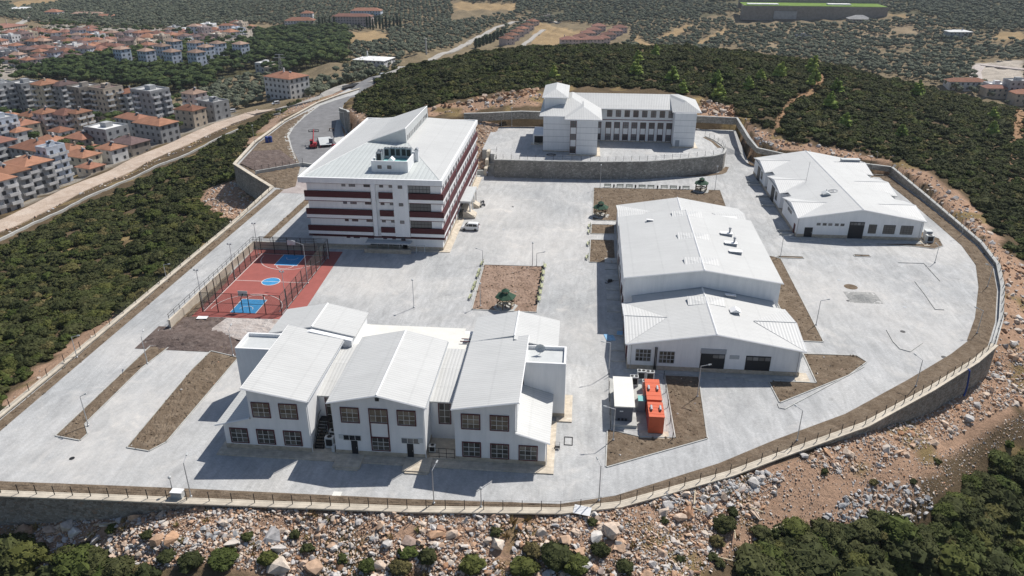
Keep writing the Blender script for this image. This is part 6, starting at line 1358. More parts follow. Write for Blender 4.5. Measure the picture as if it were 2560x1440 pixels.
# far suburb in rows
ORD = 'first second third fourth fifth sixth seventh eighth ninth tenth eleventh twelfth thirteenth fourteenth fifteenth sixteenth seventeenth eighteenth nineteenth twentieth'.split()
ROWS = [(70,[(560,640)]),(78,[(430,625)]),(87,[(95,235),(400,600)]),(95,[(45,590)]),(103,[(30,560)]),(111,[(10,470)]),(119,[(5,420)]),(128,[(0,380)]),(137,[(0,335)]),(147,[(0,265)]),(157,[(12,205)]),(168,[(45,190)])]
rr = random.Random(77); RN = {'terracotta': 'terracotta', 'orange': 'orange', 'dull_red': 'dull red', 'purple_brown': 'purple brown', 'pink_tile': 'pink tiled', 'white_sheet': 'white', 'grey_flat': 'grey'}
for j, (py, spans) in enumerate(ROWS):
    c = 0
    for a, b in spans:
        x = a+rr.uniform(0, 8)
        while x < b:
            roof = rr.choice(['terracotta', 'terracotta', 'orange', 'dull_red', 'dull_red', 'purple_brown', 'purple_brown', 'pink_tile', 'white_sheet']); wall = rr.choice(['white', 'white', 'cream', 'grey', 'beige', 'blue_white', 'pink']); st = rr.choice([1, 1, 2, 2, 2, 3]); w = rr.uniform(8.5, 15)
            house(x, py+rr.uniform(-3.5, 3.5), w, rr.uniform(8, 12), st, roof, wall, f'{RN[roof]} roofed house, {ORD[min(c, 19)]} from the left, {ORD[j]} row of the far suburb', rr.uniform(-35, 5), flat=(roof == 'white_sheet'), group='houses of the far suburb'); c += 1
            x += w*1.75+rr.uniform(2, 9)
for k, (a, b) in enumerate(VIL):
    house(a, b+15, 10, 9, 5, 'pink_tile', 'blue_white', 'white tall house in the pine wood, ' + ('left of the back row', 'second of the back row', 'third of the back row', 'right end of the back row', 'between the rows at the left', 'far left of the front row', 'second of the front row', 'third of the front row', 'fourth of the front row', 'between the rows at the right')[k], -25, wins=True, group='white houses in the pine wood')
for k, (a, b) in enumerate([(216,72),(204,81),(189,90),(172,99),(155,107),(139,115),(269,76),(257,85),(240,94),(225,103),(209,112),(194,120)]):
    house(1280+a, min(b+6, 113), 15, 12, 2, 'dull_red', 'pink', f'red roofed villa, {ORD[k % 6]} from the top in the {"left" if k < 6 else "right"} row beyond the hill', 10, 'villa', 'villa', group='red roofed villas beyond the hill')
for k in range(6):
    house(1332-k*13, 66+k*9, 10, 13, 2, 'terracotta', 'pink', f'terraced villa with terracotta roof, {ORD[k]} from the top of its row', 40, 'villa', 'villa', group='terraced villas in a row')
house(884, 68, 46, 13, 4, 'dull_red', 'pink', 'long red roofed school building behind cypresses in the valley', 2, 'school', 'school', group=None, win3d=True)
house(918, 45, 38, 14, 3, 'terracotta', 'blue_white', 'pale blue building with orange roof behind the valley school', 2, 'building', 'building', group=None)
house(752, 64, 34, 15, 2, 'terracotta', 'white', 'white L-shaped building with red roof left of the cypresses', 10, 'building', 'building', group=None); house(770, 52, 14, 12, 3, 'terracotta', 'white', 'white house with red roof behind the L-shaped building', 10, 'building', 'building', group=None)
house(722, 243, 20, 15, 4, 'terracotta', 'white', 'white four storey hall with red hipped roof beside the dirt road', -26, 'building', 'building', group=None, win3d=True, rise=2.6)
t = house(936, 156, 27, 20, 1, 'white_sheet', 'white', 'low white hall with shallow white roof in the olive grove', -12, 'hall', 'hall', group=None, rise=1.8, win3d=True)
house(668, 180, 13, 10, 2, 'white_sheet', 'white', 'small white building at the edge of the pine wood', -15, 'building', 'building', flat=True, group=None); house(690, 192, 12, 9, 2, 'grey_flat', 'beige', 'small beige building below the pine wood', -15, 'building', 'building', flat=True, group=None)
house(2408, 226, 25, 9, 2, 'terracotta', 'white', 'long red roofed building at the far right behind the hill', 2, 'building', 'building', group=None, wins=True)
house(2486, 233, 13, 10, 2, 'white_sheet', 'white', 'white roofed house at the far right behind the hill', 2, flat=True, group=None); house(2480, 243, 14, 9, 2, 'dull_red', 'beige', 'dull red roofed house below the white roofed one at the far right', 2, group=None); house(2535, 238, 14, 10, 3, 'grey_flat', 'grey', 'grey flat roofed house at the far right edge', 2, flat=True, group=None); house(2560, 256, 18, 10, 2, 'terracotta', 'beige', 'red roofed house cut off by the right edge', 2, group=None)
house(2392, 96, 22, 12, 2, 'white_sheet', 'grey', 'white roofed farmhouse alone in the groves at upper right', 4, group=None, rise=1.5); house(2007, 97, 16, 8, 1, 'grey_flat', 'grey', 'low grey shed in the terraced groves', 4, 'shed', 'shed', flat=True, group=None); house(1372, 47, 14, 10, 1, 'grey_flat', 'beige', 'small flat roofed hut beside the pale road beyond the villas', 4, 'hut', 'hut', flat=True, group=None)
house(60, 27, 34, 14, 1, 'white_sheet', 'white', 'white roofed barn at the top left corner', 4, 'barn', 'barn', group=None, rise=2); house(8, 74, 30, 40, 1, 'dull_red', 'beige', 'long shed with red roof at the left edge', -8, 'shed', 'shed', group=None, rise=3); house(138, 42, 18, 14, 2, 'terracotta', 'white', 'white house with red roof beside the top left barn', 0, group=None); house(268, 46, 24, 10, 1, 'terracotta', 'white', 'low terracotta roofed farm building under the dark olive grove', 4, 'farm building', 'farm_building', group=None); house(222, 40, 40, 9, 1, 'pink_tile', 'beige', 'long low farm shed left of the terracotta farm building', 2, 'shed', 'shed', group=None)
# terraced farm complex with planted roofs
GREENRF = soilmat('planted_green_roof', (.10, .17, .04), (.17, .26, .06), (.24, .34, .10), .1)
x, y, z = hit(2030, 47); z = max(float(Tz(x+q, y+w)) for q in (-75, -40, 0, 40, 75) for w in (-7, 20))+.5; t = thing('winery_building', 'long dark stone building with planted green roof on the mountain foot', 'building', (x, y, z), R(-3))
mb = MB(); mb.box(-82, -7, -6, 82, 12, 10, PLAST['brown_grey']); link('wall', mb.mesh('wall'), t)
mb = MB(); mb.box(-81, -6, 10.005, 81, 40, 10.6, GREENRF); mb.box(-82, 40.01, 3, 82, 43, 15, PLAST['brown_grey']); link('roof', mb.mesh('roof'), t)
mb = MB(); mb.box(-76, 2, 10.61, -40, 14, 11.6, TILE['white_sheet']); mb.box(18, 8, 10.61, 44, 20, 11.9, TILE['white_sheet']); link('skylight', mb.mesh('skylight'), t)
mb = MB(); mb.box(-46, -9, -4, -20, -7.01, 4.5, PLAST['grey']); link('loading_bay', mb.mesh('loading_bay'), t)
house(2146, 54, 24, 16, 1, 'grey_flat', 'brown_grey', 'grey gabled porch house in front of the planted roof building', -3, 'building', 'building', group=None, rise=4)
x, y, z = hit(1066, 137); t = thing('tall_post', 'slender concrete chimney post in the olive grove beside the road', 'chimney', (x, y, z)); mb = MB(); mb.lathe(0, 0, [(.75, -.5), (.7, 8), (.6, 12.8)], CONC, 10); link('shaft', mb.mesh('shaft'), t); mb = MB(); mb.box(-.9, -.9, 12.8, .9, .9, 13.4, CONC); link('cap', mb.mesh('cap'), t)
x, y, z = hit(706, 205); t = thing('power_pylon', 'grey lattice power pylon in front of the pine wood', 'pylon', (x, y, z)); mb = MB()
for k in range(6):
    a, b = 1.8*(1-k/7), 1.8*(1-(k+1)/7); z0, z1 = k*3.0, k*3.0+3
    for sx, sy in ((-1, -1), (1, -1), (1, 1), (-1, 1)): mb.tube([(sx*a, sy*a, z0), (sx*b, sy*b, z1)], .09, STEEL, 4)
    mb.tube([(-a, -a, z0), (b, -b, z1)], .06, STEEL, 4); mb.tube([(a, -a, z0), (-b, -b, z1)], .06, STEEL, 4)
link('lattice_mast', mb.mesh('lattice_mast'), t); mb = MB(); mb.box(-4, -.15, 15.5, 4, .15, 15.8, STEEL); mb.box(-3, -.15, 17.6, 3, .15, 17.9, STEEL); link('cross_arm', mb.mesh('cross_arm'), t)
# trees among the houses
Q = TOWN_TREES; P = on_land(Q); occ = np.array([tuple(o.location)[:2] for o in bpy.data.objects if o.name.startswith(('house', 'apartment', 'villa', 'building'))])
k = np.array([np.min(np.hypot(occ[:, 0]-p[0], occ[:, 1]-p[1])) > 9 for p in P]); P = P[k]; P = P[(fbm(P[:, 0], P[:, 1], 60, 91) > -.45)]
populate('broadleaf_tree', P, RNG.uniform(.45, .9, len(P)), PINE, PINE, 200, lambda p, s, px, py: 'small round green tree between the houses of the ' + ('far suburb' if py < 200 else 'town by the dirt road'), 'tree', 'trees between the town houses', 'town_trees')

# ------------------------------------------------------------------ street lamps and poles
def lamp(px, py, h, arm, label, kind='arm', z=0):
    x, y = G(px, py, z); t = thing('street_lamp', label, 'street lamp', (x, y, z), 0, 'street lamps of the campus')
    mb = MB(); mb.lathe(0, 0, [(.16, 0), (.16, .25), (.075, .3), (.05, h)], STEEL, 8); link('pole', mb.mesh('pole'), t)
    if kind == 'globe':
        mb = MB(); mb.lathe(0, 0, [(.1, h), (.2, h+.12), (.2, h+.28), (.08, h+.4)], LGREY, 10); link('lamp_head', mb.mesh('lamp_head'), t)
    elif arm:
        v = Vector((arm[0], arm[1], .45)); mb = MB(); mb.tube([(0, 0, h-.02), tuple(Vector((0, 0, h))+v*.85)], .045, STEEL, 6); link('arm', mb.mesh('arm'), t)
        a = Vector((0, 0, h))+v*.8; b = Vector((0, 0, h))+v*1.12; mb = MB(); mb.tube([tuple(a), tuple((a+b)/2), tuple(b)], .12, LGREY, 6, .08); link('lamp_head', mb.mesh('lamp_head'), t)
    else:
        mb = MB(); mb.box(-.35, -.06, h-.05, .35, .06, h+.05, STEEL)
        for s in (-1, 1): mb.box(s*.3-.14, -.2, h+.05, s*.3+.14, .02, h+.3, GREYP)
        link('lamp_head', mb.mesh('lamp_head'), t)
    return t
for a in [(221,1065,5.0,(.9,.1),'lamp on the small paved island in the front left car park'),(478,1243,5.3,(-.1,1.3),'lamp at the front wall near the front left corner'),(193,895,4.0,(1.5,-.2),'lamp on the long left wall nearest the front'),(369,910,5.1,(-.3,1.4),'lamp on the narrow soil strip beside the left road'),(583,890,4.9,(0,1.2),'lamp at the rear end of the wide soil strip'),(417,701,3.5,(1.6,-.6),'lamp on the long left wall level with the sports court'),
 (1207,661,3.2,(-1.4,0),'lamp at the left rear corner of the reddish soil square'),(1341.5,666,3.0,(1.6,-.2),'lamp at the right rear corner of the reddish soil square'),(1951,642,4.9,(1.2,-.7),'lamp beside the short kerb behind the tall workshop'),(2040,813,4.9,(1.3,-.2),'lamp at the soil strip right of the workshop'),(2289,967,4.8,(-.9,1.0),'lamp at the tall right part of the boundary wall'),(1992,1103,5.1,(-1,.6),'lamp at the right front boundary wall'),
 (1522,935,5.7,(-1.4,-.5),'lamp behind the transformer kiosk at the workshop corner'),(1743,993,5.5,(1.3,-.2),'lamp in the soil right of the orange generators'),(1533,1101,5.2,(-1.5,-.1),'lamp in front of the transformer kiosk'),(1497,1253,5.5,(-.5,.9),'lamp at the middle of the front boundary wall'),(1085,1260,5.2,(.4,1.2),'lamp at the front wall before the white classroom building'),(864,336,7.6,(-1.3,-1.2),'tall lamp beside the dark wall at the entrance'),(770,709,8.4,(-2.4,.7),'floodlight lamp arching over the middle of the sports court'),(821,647,3.8,(-1,.4),'lamp at the rear right corner of the sports court'),
 (2403,590,4.5,(-1.3,-.4),'lamp on the upper right curve of the boundary'),(2468,718,4.5,(-1.4,0),'lamp on the middle of the right boundary curve'),(2442,834,4.5,(-1.3,.4),'lamp on the lower right curve of the boundary'),(2337,657,3.8,(-.5,.6),'leaning lamp on the paved turning area'),(2187,422,5.0,(-.8,-.8),'lamp behind the six-gabled hall'),(2230,418,3.2,(-.8,-.6),'lamp at the rear right corner of the campus')]:
    lamp(a[0], a[1], a[2], a[3], a[4])
for a in [(509,773,7.9,'front flood pole on the left side of the sports court'),(588,697,7.5,'middle flood pole on the left side of the sports court'),(646,636,7.1,'rear flood pole on the left side of the sports court'),(717,769,7.3,'front flood pole on the right side of the sports court')]: lamp(a[0], a[1], a[2], None, a[3])
for a in [(433,1233,2.3,'short globe lamp beside the grey box at the front wall',0),(1203,1269,2.8,'short globe lamp at the front wall before the classroom building',0),(1035,769,5.5,'slim pole lamp alone on the paving behind the classroom building',0),(1331,667,5.2,'slim pole lamp at the rear edge of the reddish soil square',0),(1201,766,4.6,'slim pole lamp at the left front of the reddish soil square',0),(1500,471,6.4,'slim pole lamp at the left end of the bench row',0),(1787,476,6.5,'slim pole lamp right of the rear pavilion',0),(1279.5,316,6,'slim pole lamp before the retaining wall, nearer the dormitory',5),(1253.5,315,3.5,'short pole lamp before the retaining wall, left of the slim pole',5),(705,312,5,'pole lamp on the entrance road wall near the bend',0),(637,360,6,'pole lamp on the entrance road wall above the blue barrels',0)]: lamp(a[0], a[1], a[2], None, a[3], 'globe', a[4])

# ------------------------------------------------------------------ fences
PM = MB(); PM.box(-.04, -.04, 0, .04, .04, 1.4, BLACK); POSTM = PM.mesh('fence_post')
def fence(label, path, step, z, mat=BLACK, h=1.4, wires=3, name='wire_fence'):
    """path: (x, y, z)"""
    t = thing(name, label, 'fence', (path[0][0], path[0][1], path[0][2])); pts = dense(path, step)
    for p in pts: link('fence_post', POSTM, t, (p[0]-path[0][0], p[1]-path[0][1], p[2]-path[0][2]))
    mb = MB()
    for k in range(wires): mb.tube([(p[0], p[1], p[2]+.25+k*(h-.3)/(wires-1)) for p in pts], .011, mat, 3, cap=False)
    mb.build('wire', t)
    mb = MB()
    for a, b in zip(pts[:-1], pts[1:]): mb.add([(a[0], a[1], a[2]+.05), (b[0], b[1], b[2]+.05), (b[0], b[1], b[2]+h-.05), (a[0], a[1], a[2]+h-.05)], [(0, 1, 2, 3)], MESHW)
    mb.build('wire_mesh', t); return t
def light_mesh():
    m, nt, b = newmat('thin_wire_mesh'); tr = nt.nodes.new('ShaderNodeBsdfTransparent'); mx = nt.nodes.new('ShaderNodeMixShader')
    b.inputs['Base Color'].default_value = (.16, .17, .16, 1); mx.inputs[0].default_value = .055
    L(nt, tr.outputs[0], mx.inputs[1]); L(nt, b.outputs[0], mx.inputs[2]); L(nt, mx.outputs[0], nt.nodes['Material Output'].inputs[0]); return m
MESHW = light_mesh()
fo = off_path([e[:2] for e in E_[0:22]], .35)
fence('black post wire fence along the front boundary wall', [(*fo[k], E_[k][3]) for k in range(0, 14)], 2.25, 0)
fence('black post wire fence round the curved right boundary wall', [(*fo[k], E_[k][3]) for k in range(13, 22)], 3.2, 0)
fence('thin wire fence along the long left boundary wall', [(-82.5, 193, .4), (-82.6, 165, .4), (-82.5, 135, .4), (-82.5, 100, .4), (-82.7, 70, .2)], 4.2, 0)
fence('thin post fence along the dormitory terrace wall', [(p[0], p[1]+.25, 5.25) for p in tw[1:]], 2.25, 0, STEEL)
fence('thin fence between the soil terraces below the telehandler', [(-93.4, 205.9, 1.1), (-82.7, 215.7, 1.1)], 2.0, 0)
X0, X1, Y0, Y1 = COURT; XM = (X0+X1)/2; YM = (Y0+Y1)/2
cf = thing('court_fence', 'tall dark mesh fence enclosing the terracotta sports court', 'fence', (X0, Y0, 0))
mb = MB(); mb.box(-.06, -.06, 0, .06, .06, 4.0, BLACK); CPM = mb.mesh('fence_post')
ring_ = [(X0-.1, Y0-.1), (X1+.1, Y0-.1), (X1+.1, Y1+.1), (X0-.1, Y1+.1), (X0-.1, Y0-.1)]
for p in dense(ring_, 2.75)[:-1]: link('fence_post', CPM, cf, (p[0]-X0, p[1]-Y0, 0))
for k in range(4):
    a, b = ring_[k], ring_[k+1]; mb = MB()
    for z in (.1, 2.0, 3.98): mb.tube([(*a, z), (*b, z)], .045, BLACK, 4)
    mb.build('fence_rail', cf); mb = MB(); mb.add([(*a, .1), (*b, .1), (*b, 3.95), (*a, 3.95)], [(0, 1, 2, 3)], MESHF); mb.build('mesh_panel', cf)
for yk, s, lab in ((Y0+.3, 1, 'basketball hoop at the front end of the sports court'), (Y1-.3, -1, 'basketball hoop at the shaded rear end of the sports court')):
    t = thing('basketball_hoop', lab, 'basketball hoop', (XM, yk, 0), 0, 'basketball hoops'); mb = MB(); mb.tube([(0, 0, 0), (0, 0, 2.9), (0, s*1.0, 3.35)], .09, BLACK, 6); link('post', mb.mesh('post'), t)
    mb = MB(); mb.box(-.9, s*1.0-.03, 2.85, .9, s*1.0+.03, 3.95, PVC); link('backboard', mb.mesh('backboard'), t)
    mb = MB(); mb.tube([(.23*math.cos(k*.5236), s*1.28+.23*math.sin(k*.5236), 3.05) for k in range(13)], .02, ORANGE, 4); link('rim', mb.mesh('rim'), t)
gx, gy = G(1052, 634); t = thing('goal_frame', 'small white goal frame standing by the corner of the school', 'goal', (gx, gy, 0), R(5)); mb = MB()
for q in ((-.9, 0), (.9, 0)): mb.box(q[0]-.05, -.05, 0, q[0]+.05, .05, 2.0, LGREY)
mb.box(-.85, -.05, 1.9, .85, .05, 2.0, LGREY); link('frame', mb.mesh('frame'), t); mb = MB(); mb.tube([(-.9, 0, 1.9), (-.9, .9, .05), (.9, .9, .05), (.9, 0, 1.9)], .03, LGREY, 4); link('back_stay', mb.mesh('back_stay'), t)

# ------------------------------------------------------------------ pavilions, benches, bins
def pavilion(label, px, py, rz):
    x, y = G(px, py); t = thing('garden_pavilion', label, 'pavilion', (x, y, 0), rz, 'green roofed garden pavilions')
    H6 = [(math.cos(k*math.pi/3), math.sin(k*math.pi/3)) for k in range(6)]
    mb = MB(); mb.prism([(2.35*a, 2.35*b) for a, b in H6], 0, .16, CONC); link('floor_slab', mb.mesh('floor_slab'), t)
    for a, b in H6: mb = MB(); mb.box(1.62*a-.06, 1.62*b-.06, .16, 1.62*a+.06, 1.62*b+.06, 2.45, WOODD); link('post', mb.mesh('post'), t)
    mb = MB()
    for k in range(6):
        (a, b), (c, d) = H6[k], H6[(k+1) % 6]; mb.slab([(2.05*a, 2.05*b, 2.3), (2.05*c, 2.05*d, 2.3), (.6*c, .6*d, 3.15), (.6*a, .6*b, 3.15)], .08, GREENR)
    link('roof', mb.mesh('roof'), t); mb = MB()
    for k in range(6):
        (a, b), (c, d) = H6[k], H6[(k+1) % 6]; mb.slab([(.85*a, .85*b, 3.45), (.85*c, .85*d, 3.45), (0, 0, 3.95)], .07, GREENR)
    link('roof_lantern', mb.mesh('roof_lantern'), t); mb = MB(); mb.lathe(0, 0, [(.5, 3.1), (.5, 3.44)], WOODL, 6); link('lantern_collar', mb.mesh('lantern_collar'), t)
    for k in range(5):
        (a, b), (c, d) = H6[(k+5) % 6], H6[(k+6) % 6]; mb = MB()
        mb.slab([(1.55*a, 1.55*b, .65), (1.55*c, 1.55*d, .65), (1.1*c, 1.1*d, .65), (1.1*a, 1.1*b, .65)], .07, WOODL); mb.slab([(1.66*a, 1.66*b, 1.1), (1.66*c, 1.66*d, 1.1), (1.6*c, 1.6*d, 1.1), (1.6*a, 1.6*b, 1.1)], .35, WOODD if k % 2 else WOODL); link('bench_side', mb.mesh('bench_side'), t)
    mb = MB(); mb.box(-.5, -.5, .8, .5, .5, .86, WOODL); mb.box(-.08, -.08, .16, .08, .08, .8, WOODD); link('table', mb.mesh('table'), t); return t
pavilion('green roofed hexagonal pavilion on the reddish soil square', 1264, 768, R(15)); pavilion('green roofed pavilion at the left edge of the bed behind the workshop', 1501, 540, R(15)); pavilion('green roofed pavilion near the bench row and dormitory wall', 1752, 478, R(15))
def bench(label, x, y, rz, mat):
    t = thing('park_bench', label, 'bench', (x, y, 0), rz, 'park benches in the yard')
    for k in range(3): mb = MB(); mb.box(-.95, -.25+k*.17, .42, .95, -.12+k*.17, .46, mat); link('seat_slat', mb.mesh('seat_slat'), t)
    for k in range(2): mb = MB(); mb.box(-.95, .26+k*.04, .58+k*.18, .95, .3+k*.04, .71+k*.18, mat); link('backrest_slat', mb.mesh('backrest_slat'), t)
    for s in (-1, 1): mb = MB(); mb.box(s*.8-.04, -.25, 0, s*.8+.04, -.19, .42, BLACK); mb.box(s*.8-.04, .22, 0, s*.8+.04, .3, .9, BLACK); mb.box(s*.8-.04, -.19, .36, s*.8+.04, .22, .415, BLACK); link('leg', mb.mesh('leg'), t)
    return t
P9 = lambda a, b: G(1160+a/9.6, 650+b/9.6)
for k, (a, b) in enumerate(((430,112),(365,290),(330,400),(262,598),(222,715),(150,915))): bench(f'pale green bench, {ORD[k]} from the back along the left side of the reddish square', *P9(a, b), R(-90), BENCHG)
for k, (a, b) in enumerate(((1945,175),(1908,335),(1888,490),(1868,655),(1835,805),(1805,965))): bench(f'pale green bench, {ORD[k]} from the back along the right side of the reddish square', *P9(a, b), R(90), BENCHG)
for k, u in enumerate((8.0, 11.4, 13.9, 17.4, 19.8, 23.4, 25.9, 29.3)): bench(f'slatted dark green bench, {ORD[k]} from the left in the row under the terrace wall', u, 203.1, 0, GREENR)
for k, (px, py) in enumerate(((1473,568),(1472,582),(1470,612),(1467,646))): bench('pale green bench, ' + ORD[k] + ' from the back beside the small soil beds by the workshop', *G(px, py), R(-90), BENCHG)
def binn(label, x, y):
    t = thing('litter_bin', label, 'litter bin', (x, y, 0), 0, 'litter bins by the benches'); mb = MB(); mb.lathe(0, 0, [(.2, .08), (.24, .85)], BLACK, 10); link('bucket', mb.mesh('bucket'), t); mb = MB(); mb.box(-.03, .24, 0, .03, .3, 1.0, BLACK); link('post', mb.mesh('post'), t)
for k, u in enumerate((9.7, 15.6, 21.6, 27.6)): binn(f'dark litter bin, {ORD[k]} from the left in the bench row', u, 203.0)
for k, (a, b) in enumerate(((1880,235),(1850,405),(1825,560),(1795,725),(1775,875),(1742,1065))): binn(f'dark litter bin, {ORD[k]} from the back beside the right-hand benches', *P9(a, b))

# ------------------------------------------------------------------ generators, kiosk and their yard
part_box(None, 'concrete_base', 5.9, 90.2, -.02, 14.2, 104, .05, CONC, kind='structure'); part_box(None, 'concrete_base', 9.9, 88.5, -.02, 14.0, 90.19, .05, APRON, kind='structure')
def generator(label, y0, y1, z0):
    t = thing('generator_container', label, 'generator', (12.15, y0, 0), 0, 'orange generator containers'); mb = MB(); mb.box(11.1, y0, .12, 13.2, y1, 2.75, ORANGE); mb.box(11.15, y0+.05, .05, 13.15, y1-.05, .12, BLACK); mb.build('container_body', t)
    n = 5; d = (y1-y0)/n
    for k in range(n): part_box(t, 'roof_panel', 11.06, y0+k*d+.03, 2.751, 13.24, y0+(k+1)*d-.03, 2.83, ORANGE)
    for x in (11.5, 12.75):
        yy = (y0+y1)/2; mb = MB(); mb.tube([(x, yy-.45, 3.05), (x, yy+.55, 3.05)], .17, STEEL, 10); mb.box(x-.06, yy-.1, 2.83, x+.06, yy+.1, 2.95, STEEL); mb.tube([(x, yy-.6, 3.02), (x, yy-.44, 3.05)], .07, BLACK, 8); mb.build('exhaust_silencer', t)
    mb = MB()
    for k in range(4): mb.box(11.05, y0+.4+k*(y1-y0-1)/4, .5, 11.095, y0+.9+k*(y1-y0-1)/4, 2.3, REDM)
    mb.build('side_louvre', t)
generator('orange generator container with silver silencers, nearest the front wall', 89.6, 93.4, 0); generator('orange generator container behind the nearer one, beside the workshop', 93.9, 99.6, 0)
t = thing('transformer_kiosk', 'blue grey transformer kiosk with cream flat roof beside the generators', 'kiosk', (7.7, 95, 0))
mb = MB(); mb.box(6.0, 90.6, .05, 9.6, 99.6, .5, CONC); mb.build('plinth', t); mb = MB(); mb.box(6.5, 91.6, .5, 8.95, 99.2, 2.95, KIOSK); mb.build('wall', t); mb = MB(); mb.box(6.3, 91.35, 2.951, 9.2, 99.4, 3.12, CREAM); mb.build('roof', t)
for k in range(3): part_box(t, 'cable_port', 6.9+k*.5, 91.5, .6, 7.2+k*.5, 91.595, .95, DARK)
part_box(t, 'sign_plate', 7.1, 91.53, 2.1, 7.6, 91.59, 2.25, TRIM)
t = thing('switch_cabinet', 'grey cabinet with turquoise top beside the orange generators', 'cabinet', (10.5, 95.3, 0)); part_box(t, 'body', 9.95, 94.8, .05, 10.95, 96.2, 1.9, GREYP); part_box(t, 'top_panel', 9.93, 94.78, 1.901, 10.97, 96.22, 1.97, TEAL)
g = 'condensing units by the generators'
for k, (px, py, w) in enumerate(((1604,926,'at the back left of the generator yard'),(1586,940,'nearest the kiosk in the generator yard'),(1626,928,'at the back right of the generator yard'),(1617,951,'just behind the far orange generator'))): condenser('air_conditioner', 'tall grey condensing unit with two top fans '+w, *G(px, py, 1.7), 1.3, .8, 1.7, 2, True, 0, g)
fence('thin black fence round the generator yard', [(14.4, 88.4, 0), (14.6, 104.4, 0)], 4, 0); fence('thin black fence left of the transformer kiosk', [(5.85, 90.2, 0), (5.95, 104.2, 0)], 3.5, 0)

# ------------------------------------------------------------------ vehicles
def wheel(t, x, y, r, w, name='wheel', axis='y'):
    mb = MB(); mb.lathe(0, 0, [(r*.55, -w/2), (r*.97, -w/2), (r, -w*.3), (r, w*.3), (r*.97, w/2), (r*.55, w/2)], RUBBER, 16); o = link(name, mb.mesh(name), t, (x, y, r)); o.rotation_euler = (R(90), 0, 0) if axis == 'y' else (0, R(90), 0)
    mb = MB(); mb.lathe(0, 0, [(r*.55, -w*.45), (r*.5, w*.46), (r*.1, w*.52)], STEEL, 10); link('rim', mb.mesh('rim'), o); mb = MB(); mb.lathe(0, 0, [(r*.1, -w*.53), (r*.54, -w*.47)], STEEL, 10); link('rim', mb.mesh('rim'), o)
def make_car(label, x, y, z, rz, group=None):
    """nose towards -x"""
    t = thing('parked_car', label, 'car', (x, y, z), rz, group)
    def sect(prof, half, mat, mb, taper=None):
        n = len(prof); v = []
        for s in (-1, 1): v += [(px, s*(half if taper is None else half*taper(pz)), pz) for px, pz in prof]
        mb.add(v, [list(range(n)), list(range(2*n-1, n-1, -1))]+[(i, n+i, n+(i+1) % n, (i+1) % n) for i in range(n)], mat)
    mb = MB(); tp = lambda z: 1.0 if z < .95 else 1.0-.17*(z-.95)/.85
    sect([(-2.1, .32), (2.1, .32), (2.15, .55), (2.13, .98), (2.02, 1.35), (1.85, 1.75), (1.6, 1.83), (-.35, 1.83), (-.62, 1.72), (-1.35, 1.08), (-2.0, .86), (-2.16, .6)], .87, CARW, mb, tp); me = mb.mesh('body'); o = link('body', me, t)
    bv = o.modifiers.new('soft', 'BEVEL'); bv.width = .06; bv.segments = 2; bv.limit_method = 'ANGLE'
    for s in (-1, 1):
        mb = MB(); w0, w1 = .885, .745
        for a, b, c, d in (((-1.1, 1.1), (-.4, 1.1), (-.35, 1.66), (-.5, 1.62)), ((-.32, 1.1), (.65, 1.1), (.65, 1.68), (-.27, 1.68)), ((.73, 1.1), (1.72, 1.1), (1.62, 1.6), (.73, 1.68))):
            mb.add([(p[0], s*(.87*tp(p[1])+.012), p[1]) for p in (a, b, c, d)], [(0, 1, 2, 3)], CARG)
        link('side_window', mb.mesh('side_window'), t)
    mb = MB(); mb.add([(-1.30, -.76, 1.13), (-1.30, .76, 1.13), (-.66, .68, 1.71), (-.66, -.68, 1.71)], [(0, 1, 2, 3)], CARG); o = link('windscreen', mb.mesh('windscreen'), t, (-.025, 0, .03)); mb = MB(); mb.add([(2.06, -.7, 1.15), (2.06, .7, 1.15), (1.9, .64, 1.62), (1.9, -.64, 1.62)], [(0, 1, 2, 3)], CARG); link('rear_window', mb.mesh('rear_window'), t, (.03, 0, .02))
    for s in (-1, 1):
        mb = MB(); mb.box(-2.15, s*.62-.16, .68, -2.02, s*.62+.16, .84, LGREY); link('headlight', mb.mesh('headlight'), t); mb = MB(); mb.box(2.06, s*.74-.08, .85, 2.155, s*.74+.08, 1.2, REDM); link('tail_light', mb.mesh('tail_light'), t)
        mb = MB(); mb.box(-.95, s*.93-.08, 1.08, -.8, s*.93+.08, 1.24, CARW); link('wing_mirror', mb.mesh('wing_mirror'), t)
        for xx in (-1.35, 1.3): wheel(t, xx, s*.8, .33, .22)
    mb = MB(); mb.box(-2.19, -.5, .4, -2.1, .5, .58, BLACK); link('bumper_grille', mb.mesh('bumper_grille'), t); return t
CAR = make_car('white family van parked beside the school porch', -25.1, 167.1, 0, R(-2))
g = 'small cars parked in the town'
for k, (px, py, rz, lab) in enumerate(((47,422,20,'white car parked in the pale yard beside the dormer house'),(448,285,15,'pale car parked by the end of the apartment row'),(456,279,15,'second pale car parked by the end of the apartment row'),(470,292,-10,'car parked in front of the dark roofed house'),(690,262,40,'car parked left of the red roofed white hall'),(580,282,30,'car parked beside the small flat roofed house'),(955,193,30,'white car parked on the road above the entrance'))):
    x, y, z = hit(px, py); copy_tree(CAR, (x, y, z+.1), R(rz), lab, g)
